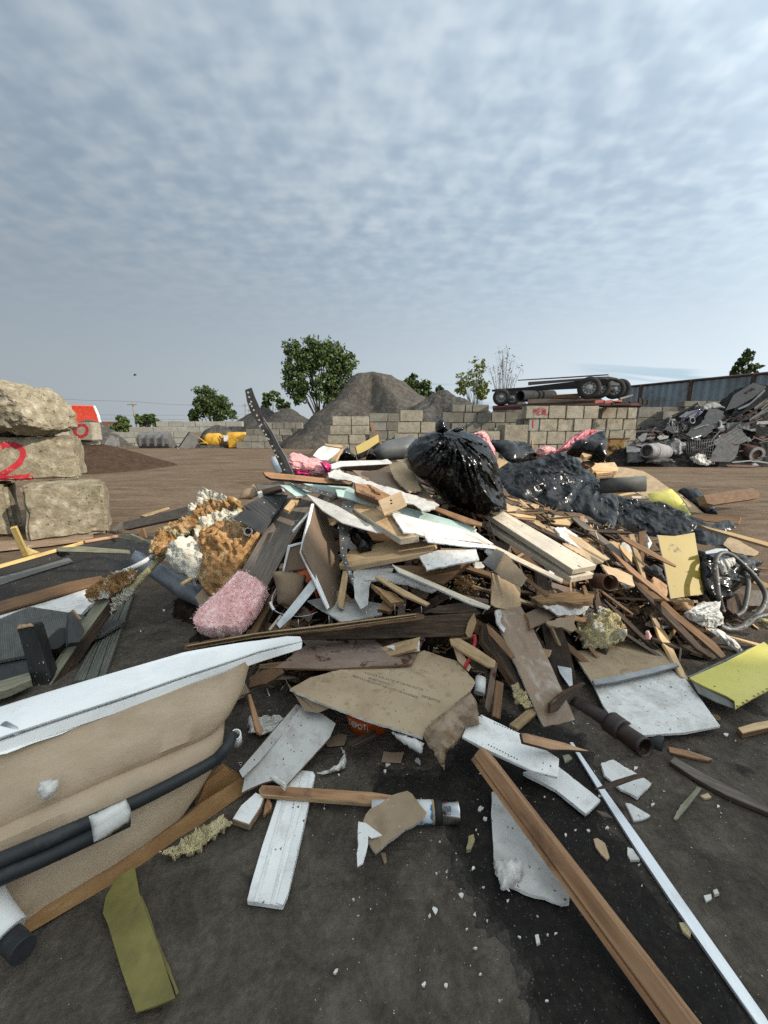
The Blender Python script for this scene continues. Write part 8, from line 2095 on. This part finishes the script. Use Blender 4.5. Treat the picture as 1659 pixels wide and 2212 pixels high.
PIL('crumpled_sheet', 'white crumpled plastic at the foot of the scrap heap', 'film', 'white_film', 'D2', [805, 835, 900, 808, 960, 822, 1002, 880, 1080, 905, 980, 925, 860, 895], .18, .3, lift=.4, n=24, amp=.1, sc=2.5, ridge=.12, rsc=1.6, jag=.06, group=MS, smooth=False)
PIL('crumpled_sheet', 'shiny silver scrap lying under the roofing membrane', 'metal sheet', 'chrome', 'D2', [825, 622, 880, 605, 935, 588, 935, 605, 880, 625, 840, 632], .04, .3, lift=.4, n=12, amp=.02, sc=2, jag=.02, group=MS)
rnd = random.Random(5)
for k, (f, m_, lb) in enumerate([([270, 505, 480, 440, 900, 240, 908, 250, 490, 455, 280, 520], 'scrap_mid', 'longest of the steel bars sloping up behind the bicycle'),
                                 ([180, 545, 360, 530, 520, 545, 520, 562, 360, 552, 190, 560], 'scrap_mid', 'flat grey bar lying level under the bicycle'),
                                 ([620, 400, 760, 310, 890, 235, 896, 244, 700, 370, 630, 412], 'scrap_dark', 'black steel bar sloping up beside the bicycle'),
                                 ([1330, 300, 1470, 235, 1620, 90, 1630, 104, 1480, 262, 1340, 312], 'scrap_light', 'bright bent bar below the ribbed black sheet'),
                                 ([1150, 430, 1380, 425, 1525, 415, 1525, 425, 1380, 436, 1150, 442], 'scrap_dark', 'level black bar above the short corrugated sheet'),
                                 ([1440, 310, 1540, 345, 1640, 365, 1640, 378, 1530, 356, 1440, 322], 'scrap_mid', 'grey bar sticking out at the right border of the scrap heap'),
                                 ([1200, 430, 1300, 395, 1365, 350, 1372, 356, 1310, 404, 1205, 440], 'scrap_mid', 'short grey bar beside the roofing membrane'),
                                 ([1340, 410, 1375, 345, 1388, 350, 1355, 415], 'scrap_light', 'short pale upright bar beside the roofing membrane'),
                                 ([1540, 440, 1720, 430, 1720, 468, 1535, 472], 'scrap_light', 'pale flat strip at the right border of the scrap heap'),
                                 ([1500, 600, 1600, 640, 1720, 600, 1720, 612, 1600, 655, 1495, 612], 'rust', 'bent rusty bar above the rusty water tank'),
                                 ([1460, 520, 1560, 480, 1660, 500, 1650, 560, 1540, 570], 'scrap_dark', 'dark crumpled plate above the bent rusty bar'),
                                 ([1260, 880, 1480, 860, 1490, 872, 1280, 892], 'scrap_light', 'pale strip lying on the ground before the flat grey sheet'),
                                 ([1480, 868, 1560, 870, 1700, 890, 1700, 905, 1560, 885, 1480, 880], 'scrap_light', 'white strip lying on the ground before the rusty water tank'),
                                 ([1485, 905, 1520, 890, 1558, 915, 1520, 938], 'scrap_light', 'small pale sheet lying flat before the scrap heap'),
                                 ([1200, 910, 1480, 915, 1600, 925, 1480, 940, 1220, 930], 'rust', 'flattened rusty sheet at the foot of the scrap heap'),
                                 ([240, 620, 300, 570, 345, 565, 320, 640, 280, 660], 'scrap_light', 'pale folded sheet above the grey barrel'),
                                 ([120, 640, 200, 610, 250, 640, 220, 670, 130, 668], 'scrap_light', 'white buckled sheet left of the grey barrel'),
                                 ([450, 610, 500, 585, 580, 600, 570, 620, 480, 640], 'scrap_light', 'small pale plate above the grey barrel'),
                                 ([1120, 590, 1140, 592, 1150, 620, 1130, 622], 'scrap_light', 'tiny pale tab on the wire cage'),
                                 ([560, 480, 640, 500, 700, 560, 620, 570, 540, 530], 'dark_sheet', 'dark plate lying under the bicycle wheel')]):
 SC_(lb, 'metal sheet' if k > 7 else 'steel bar', m_, f, .03, .22 + .01 * k, name='scrap_bar' if k < 8 else 'scrap_plate')
TUBE('white_hose', 'white curved hose hanging in the scrap heap', 'hose', 'scrap_light', 'D2', [1118, 440, 1140, 445, 1146, 480, 1138, 510, 1105, 515], .05, lift=.4, k=5, sides=8, group=MS)
wt2 = empty('water_tank', atY('D2', 1450, 800, 17.6), 'orange rusted water tank lying on its side at the right', 'tank', MS)
TUBE('tank_shell', None, None, 'rust', 'D2', [1345, 765, 1530, 800], .36, dep=[18.3, 17.4], k=1, sides=24, parent=wt2)
TUBE('tank_end', None, None, 'scrap_light', 'D2', [1526, 799, 1545, 803], .33, dep=[17.42, 17.33], k=1, sides=24, hollow=.35, parent=wt2)
bl = empty('grey_barrel', atY('D2', 410, 800, 17.4), 'pale grey ringed plastic barrel lying on its side', 'barrel', MS)
TUBE('barrel_body', None, None, 'scrap_light', 'D2', [390, 765, 440, 768, 545, 775], [.37, .38, .31], dep=[17.3, 17.5, 17.9], k=4, sides=26, parent=bl)
TUBE('barrel_neck', None, None, 'scrap_light', 'D2', [335, 762, 352, 763, 372, 764, 392, 765], [.28, .31, .31, .36], dep=[17.1, 17.15, 17.22, 17.3], k=3, sides=26, hollow=.14, parent=bl)
bc = empty('scrap_bicycle', atH('D2', 720, 500, .6), 'white and purple bicycle with one wheel tangled in the scrap heap', 'bicycle', MS)
def ringtube(c, r, rr, ax, m, parent, name, sx=1.0):
 u = ax.orthogonal().normalized()
 w_ = ax.cross(u)
 bm = bmesh.new()
 pts = [c + (u * math.cos(6.2832 * k / 28) + w_ * math.sin(6.2832 * k / 28) * sx) * r for k in range(29)]
 sweep(bm, [p - c for p in pts], rr, 6)
 return frm(bm, name, m, Matrix.Translation(c), parent)
YB = 17.9
for x, y, nm, m_ in ((645, 488, 'wheel', 'scrap_light'), (745, 465, 'wheel', 'tyre')):
 c = atY('D2', x, y, YB)
 ax = Vector((.55, -.8, .25)).normalized()
 whl = ringtube(c, .30, .022, ax, m_, bc, nm)
 bm = bmesh.new()
 for k in range(9):
  u = ax.orthogonal().normalized()
  d = u * math.cos(.698 * k) + ax.cross(u) * math.sin(.698 * k)
  sweep(bm, [d * .02, d * .29], .005, 4)
 frm(bm, 'spokes', 'scrap_light', Matrix.Translation(c), whl)
ringtube(atY('D2', 835, 430, YB - .1), .13, .028, Vector((.2, -1, .2)).normalized(), 'scrap_light', bc, 'chainring')
mt_ = MATS['magenta'].copy()
MATS['purple_paint'] = mt_
mt_.name = 'purple_paint'
for nd in mt_.node_tree.nodes:
 if nd.type == 'VALTORGB':
  for e in nd.color_ramp.elements:
   e.color = (.05, .035, .10, 1)
bm = bmesh.new()
c0 = bc.matrix_world.translation.copy()
for f in ([645, 488, 720, 430, 780, 385, 930, 300], [835, 430, 930, 300], [745, 465, 835, 430], [780, 385, 835, 430], [880, 400, 925, 330]):
 sweep(bm, spline([atY('D2', x, y, YB) - c0 for x, y in pairs(f)], 2), .028, 8)
frm(bm, 'frame', 'purple_paint', Matrix.Translation(c0), bc)
bm = bmesh.new()
for f in ([560, 465, 580, 480, 575, 500], [645, 488, 600, 420, 640, 435], [600, 420, 585, 400, 610, 390], [575, 480, 590, 425, 600, 420], [895, 225, 905, 260, 930, 275]):
 sweep(bm, spline([atY('D2', x, y, YB - .05) - c0 for x, y in pairs(f)], 3), .03, 8)
frm(bm, 'handlebar', 'scrap_light', Matrix.Translation(c0), bc)
wc = empty('wire_cage', atH('D2', 900, 760, .3), 'dark wire mesh cage crushed under the roofing membrane', 'cage', MS)
bm = bmesh.new()
c0 = wc.matrix_world.translation.copy()
P00, P10, P01, P11 = [atY('D2', x, y, d) for x, y, d in ((760, 660, 18.2), (1075, 630, 17.9), (775, 800, 17.3), (1040, 840, 17.1))]
for k in range(13):
 t = k / 12
 sweep(bm, [P00.lerp(P10, t) - c0, P01.lerp(P11, t) - c0], .013, 4)
for k in range(7):
 t = k / 6
 sweep(bm, [P00.lerp(P01, t) - c0, P10.lerp(P11, t) - c0], .013, 4)
for f in ([800, 720, 1060, 650], [890, 780, 1060, 690]):
 sweep(bm, [atY('D2', x, y, 17.2) - c0 for x, y in pairs(f)], .022, 5)
frm(bm, 'wire_mesh', 'scrap_mid', Matrix.Translation(c0), wc)
BN = 'dark strips bundled in the scrap heap'
for k in range(26):
 x = rnd.uniform(1190, 1600)
 y = 480 - (x - 1190) * .62 + rnd.uniform(-40, 150)
 L_ = rnd.uniform(120, 330)
 sl2 = rnd.uniform(-.85, -.35)
 f = [x, y, x + L_, y + L_ * sl2, x + L_ + 8, y + L_ * sl2 + rnd.uniform(8, 20), x + 6, y + rnd.uniform(10, 22)]
 S('scrap_strip', 'dark narrow metal strip in the bundle at the upper right of the scrap heap', 'metal strip', rnd.choice(['scrap_dark', 'scrap_dark', 'deck_dark_ribbed', 'scrap_mid', 'rust']), 'D2', f, .03, lift=rnd.uniform(.1, .5), group=BN)
RN = 'thin rods tangled in the scrap heap'
for k in range(44):
 x, y = rnd.uniform(150, 1600), rnd.uniform(520, 850)
 if x < 700:
  y = rnd.uniform(540, 700)
 a = rnd.uniform(-1.1, .5)
 L_ = rnd.uniform(50, 200)
 TUBE('scrap_rod', 'thin bent rod tangled in the lower scrap heap', 'rod', rnd.choice(['scrap_mid', 'scrap_dark', 'scrap_light', 'rust', 'scrap_mid']), 'D2', [x, y, x + L_ * .5 * math.cos(a), y + L_ * .5 * math.sin(a) + rnd.uniform(-12, 12), x + L_ * math.cos(a), y + L_ * math.sin(a)], rnd.choice([.012, .018, .025, .035]), lift=rnd.uniform(.1, .4), k=3, sides=5, group=RN)
PN = 'small crumpled plates in the scrap heap'
for k in range(46):
 x, y = rnd.uniform(130, 1640), rnd.uniform(560, 860)
 if x < 800:
  y = rnd.uniform(570, 690)
 elif x > 1150:
  y = rnd.uniform(380, 660)
 f = []
 a0 = rnd.uniform(0, 6)
 for q in range(5):
  a = a0 + 6.283 * q / 5
  r_ = rnd.uniform(12, 48)
  f += [x + math.cos(a) * r_ * 1.4, y + math.sin(a) * r_ * .6]
 S('scrap_plate', 'small crumpled metal plate in the scrap heap', 'metal plate', rnd.choice(['scrap_mid', 'scrap_dark', 'scrap_dark', 'scrap_light', 'rust', 'scrap_mid']), 'D2', f, .02, lift=rnd.uniform(.1, .35), jag=.03, step=.12, group=PN)
HCUR[:] = [H, .8, .04, 14]
rb = empty('rusty_bin', (atY('A4', 665, 790, 19.2).x, 19.2, 0), 'square rusty steel bin standing between the block wall and the scrap heap', 'bin')
c0 = rb.matrix_world.translation.copy()
a, b = atY('A4', 597, 712, 19.2) - c0, atY('A4', 735, 868, 19.2) - c0
bm = bmesh.new()
boxbm(bm, a.x, b.x, 0, .05, 0.02, a.z)
boxbm(bm, a.x, b.x, .95, 1.0, 0.02, a.z)
boxbm(bm, a.x, a.x + .05, .052, .948, 0.02, a.z)
boxbm(bm, b.x - .05, b.x, .052, .948, 0.02, a.z)
boxbm(bm, a.x + .052, b.x - .052, .052, .948, 0.02, .08)
frm(bm, 'bin_wall', 'rust_box', Matrix.Translation(c0), rb)
bm = bmesh.new()
for q in ((a.x - .02, b.x + .02, -.03, .06), (a.x - .02, b.x + .02, .94, 1.03)):
 boxbm(bm, q[0], q[1], q[2], q[3], a.z + .003, a.z + .06)
boxbm(bm, a.x - .02, a.x + .06, .063, .937, a.z + .003, a.z + .06)
boxbm(bm, b.x - .06, b.x + .02, .063, .937, a.z + .003, a.z + .06)
frm(bm, 'bin_rim', 'rust', Matrix.Translation(c0), rb)
bm = bmesh.new()
c0 = atY('A1', 881, 295, 22)
sweep(bm, [Vector((-.09, 0, -.03)), Vector((-.04, 0, -.01)), Vector((.03, 0, .02)), Vector((.075, 0, .035)), Vector((.10, 0, .04))], [.004, .022, .03, .018, .003], 8)
for sg in (1, -1):
 v = [bm.verts.new(p) for p in ((.05, sg * .02, .02), (.02, sg * .09, .075), (-.05, sg * .17, .05), (-.03, sg * .08, .05), (-.035, sg * .015, .01))]
 f = bm.faces.new(v)
 r = bmesh.ops.extrude_face_region(bm, geom=[f])
 bmesh.ops.translate(bm, verts=[q for q in r['geom'] if isinstance(q, bmesh.types.BMVert)], vec=(0, 0, .006))
tag(frm(bm, 'bird', 'black_paint', Matrix.Translation(c0) @ Matrix.Rotation(R(35), 4, 'Z')), 'tiny dark bird flying alone in the open sky', 'bird')
rnd = random.Random(77)
def loose(x, y, L_, w_, t_, yaw, tilt, roll, m, name, label, cat, grp, jag=0, up=.0):
 h = H(x, y)
 e = .06
 nx, ny = (H(x + e, y) - H(x - e, y)) / (2 * e), (H(x, y + e) - H(x, y - e)) / (2 * e)
 nrm = Vector((-nx, -ny, 1)).normalized()
 q = Vector((0, 0, 1)).rotation_difference(nrm).to_matrix().to_4x4()
 mw = Matrix.Translation(Vector((x, y, h + up))) @ q @ Matrix.Rotation(yaw, 4, 'Z') @ Matrix.Rotation(tilt, 4, 'Y') @ Matrix.Rotation(roll, 4, 'X')
 bm = bmesh.new()
 n_ = 5
 rg = []
 s = rnd.random() * 90
 for i in range(n_ + 1):
  xx = -L_ / 2 + L_ * i / n_
  k = 1 + .25 * MN.noise(Vector((xx * 9, s, 0)))
  off = .18 * w_ * MN.noise(Vector((xx * 5, s, 7)))
  if i in (0, n_):
   k *= rnd.uniform(.25, 1)
  rg.append([bm.verts.new((xx + rnd.uniform(-.3, .3) * w_ * (i in (0, n_)), a * w_ * k + off, b * t_)) for a, b in ((-.5, -.5), (.5, -.5), (.5, .5), (-.5, .5))])
 for i in range(n_):
  for j in range(4):
   bm.faces.new((rg[i][j], rg[i + 1][j], rg[i + 1][(j + 1) % 4], rg[i][(j + 1) % 4]))
 bm.faces.new(rg[0])
 bm.faces.new(list(reversed(rg[-1])))
 bmesh.ops.recalc_face_normals(bm, faces=bm.faces[:])
 tag(frm(bm, name, m, mw), label, cat, grp)
WOODS = ['splinter', 'tan_wood', 'brown_wood', 'grey_wood', 'fresh_wood', 'splinter', 'brown_wood', 'dark_wood', 'dark_wood', 'dark_wood', 'grey_wood']
k = 0
while k < 125:
 if k < 85:
  x, y = rnd.uniform(.75, 3.1), rnd.uniform(2.15, 4.1)
 else:
  x, y = rnd.uniform(-.8, 1.0), rnd.uniform(1.85, 3.6)
 h = H(x, y)
 if h < .04:
  continue
 right = x > .75
 L_ = rnd.choice([.12, .18, .25, .34, .45, .6]) * rnd.uniform(.8, 1.2)
 loose(x, y, L_, rnd.uniform(.012, .045), rnd.uniform(.006, .02), rnd.gauss(-.7, .9), rnd.gauss(0, .22), rnd.gauss(0, .5), rnd.choice(WOODS), 'wood_splinter',
          'loose splintered wood sliver on the right of the heap' if right else 'loose splintered wood sliver in the middle of the heap', 'splinter', 'wood slivers lying on the heap', up=rnd.uniform(-.05, .02))
 k += 1
k = 0
while k < 52:
 if k < 28:
  x, y = rnd.uniform(.75, 3.0), rnd.uniform(2.1, 4.2)
 else:
  x, y = rnd.uniform(-.9, .9), rnd.uniform(1.8, 3.8)
 if H(x, y) < .03:
  continue
 s = rnd.uniform(.03, .12)
 loose(x, y, s * rnd.uniform(1, 1.8), s, .011, rnd.uniform(0, 6), rnd.gauss(0, .3), rnd.gauss(0, .3), rnd.choice(['gypsum', 'kraft', 'board_grey', 'plywood', 'cardboard', 'gypsum', 'brown_panel']), 'board_scrap',
          'small torn board scrap on the right of the heap' if x > .75 else 'small torn board scrap in the middle of the heap', 'scrap', 'board scraps lying on the heap', up=rnd.uniform(0, .03))
 k += 1
MB_ = 'boards wedged deep in the heap'
k = 0
while k < 80:
 x, y = rnd.uniform(-.9, 2.9), rnd.uniform(1.95, 3.9)
 if H(x, y) < .12:
  continue
 loose(x, y, rnd.uniform(.35, .95), rnd.uniform(.04, .15), .018, rnd.gauss(-.6, .6), rnd.gauss(0, .2), rnd.gauss(0, .35), rnd.choice(['brown_wood', 'dark_wood', 'brown_panel', 'grey_wood', 'kraft', 'tan_wood', 'stained_ply', 'brown_wood', 'dark_wood', 'grey_wood', 'dark_wood']), 'wedged_board',
          'board wedged deep among the others on the right of the heap' if x > .75 else 'board wedged deep among the others in the middle of the heap', 'board', MB_, up=rnd.uniform(-.08, -.02))
 k += 1
bm = bmesh.new()
for k in range(3200):
 x, y = rnd.uniform(-1.2, 3.3), rnd.uniform(1.75, 4.4)
 h = H(x, y)
 if h < .015:
  continue
 p = Vector((x, y, h - .10 + rnd.uniform(-.01, .03)))
 L_ = rnd.uniform(.008, .05)
 d = Vector((rnd.gauss(0, 1), rnd.gauss(0, 1), rnd.gauss(0, .4))).normalized() * L_
 e = d.orthogonal().normalized() * rnd.uniform(.002, .009)
 g = d.cross(e).normalized() * rnd.uniform(.001, .004)
 v = [bm.verts.new(p + q) for q in (-d - e - g, d - e * .4 - g, d + e * .4 - g, -d + e - g, -d - e + g, d - e * .4 + g, d + e * .4 + g, -d + e + g)]
 mi = rnd.choice([0, 0, 1, 1, 2, 3])
 for q in ((3, 2, 1, 0), (4, 5, 6, 7), (0, 1, 5, 4), (1, 2, 6, 5), (2, 3, 7, 6), (3, 0, 4, 7)):
  bm.faces.new([v[i] for i in q]).material_index = mi
tag(frm(bm, 'heap_litter', ['splinter', 'brown_wood', 'gypsum', 'kraft']), 'fine wood fibre and plaster crumbs covering the heap', 'litter', kind='stuff')
k = 0
while k < 34:
 x, y = rnd.uniform(-3.6, 5.5), rnd.uniform(2.6, 9)
 if H(x, y) > .02 or (x < -1.5 and y < 4.6):
  continue
 s = rnd.uniform(.03, .10)
 loose(x, y, s * rnd.uniform(1, 2.5), s * .6, .015, rnd.uniform(0, 6), 0, 0, rnd.choice(['tan_wood', 'gypsum', 'brown_wood', 'grey_wood', 'dirt', 'dirt']), 'ground_chip', 'small chip lying loose on the open dirt yard', 'chip', 'chips lying on the open dirt', up=.006)
 k += 1
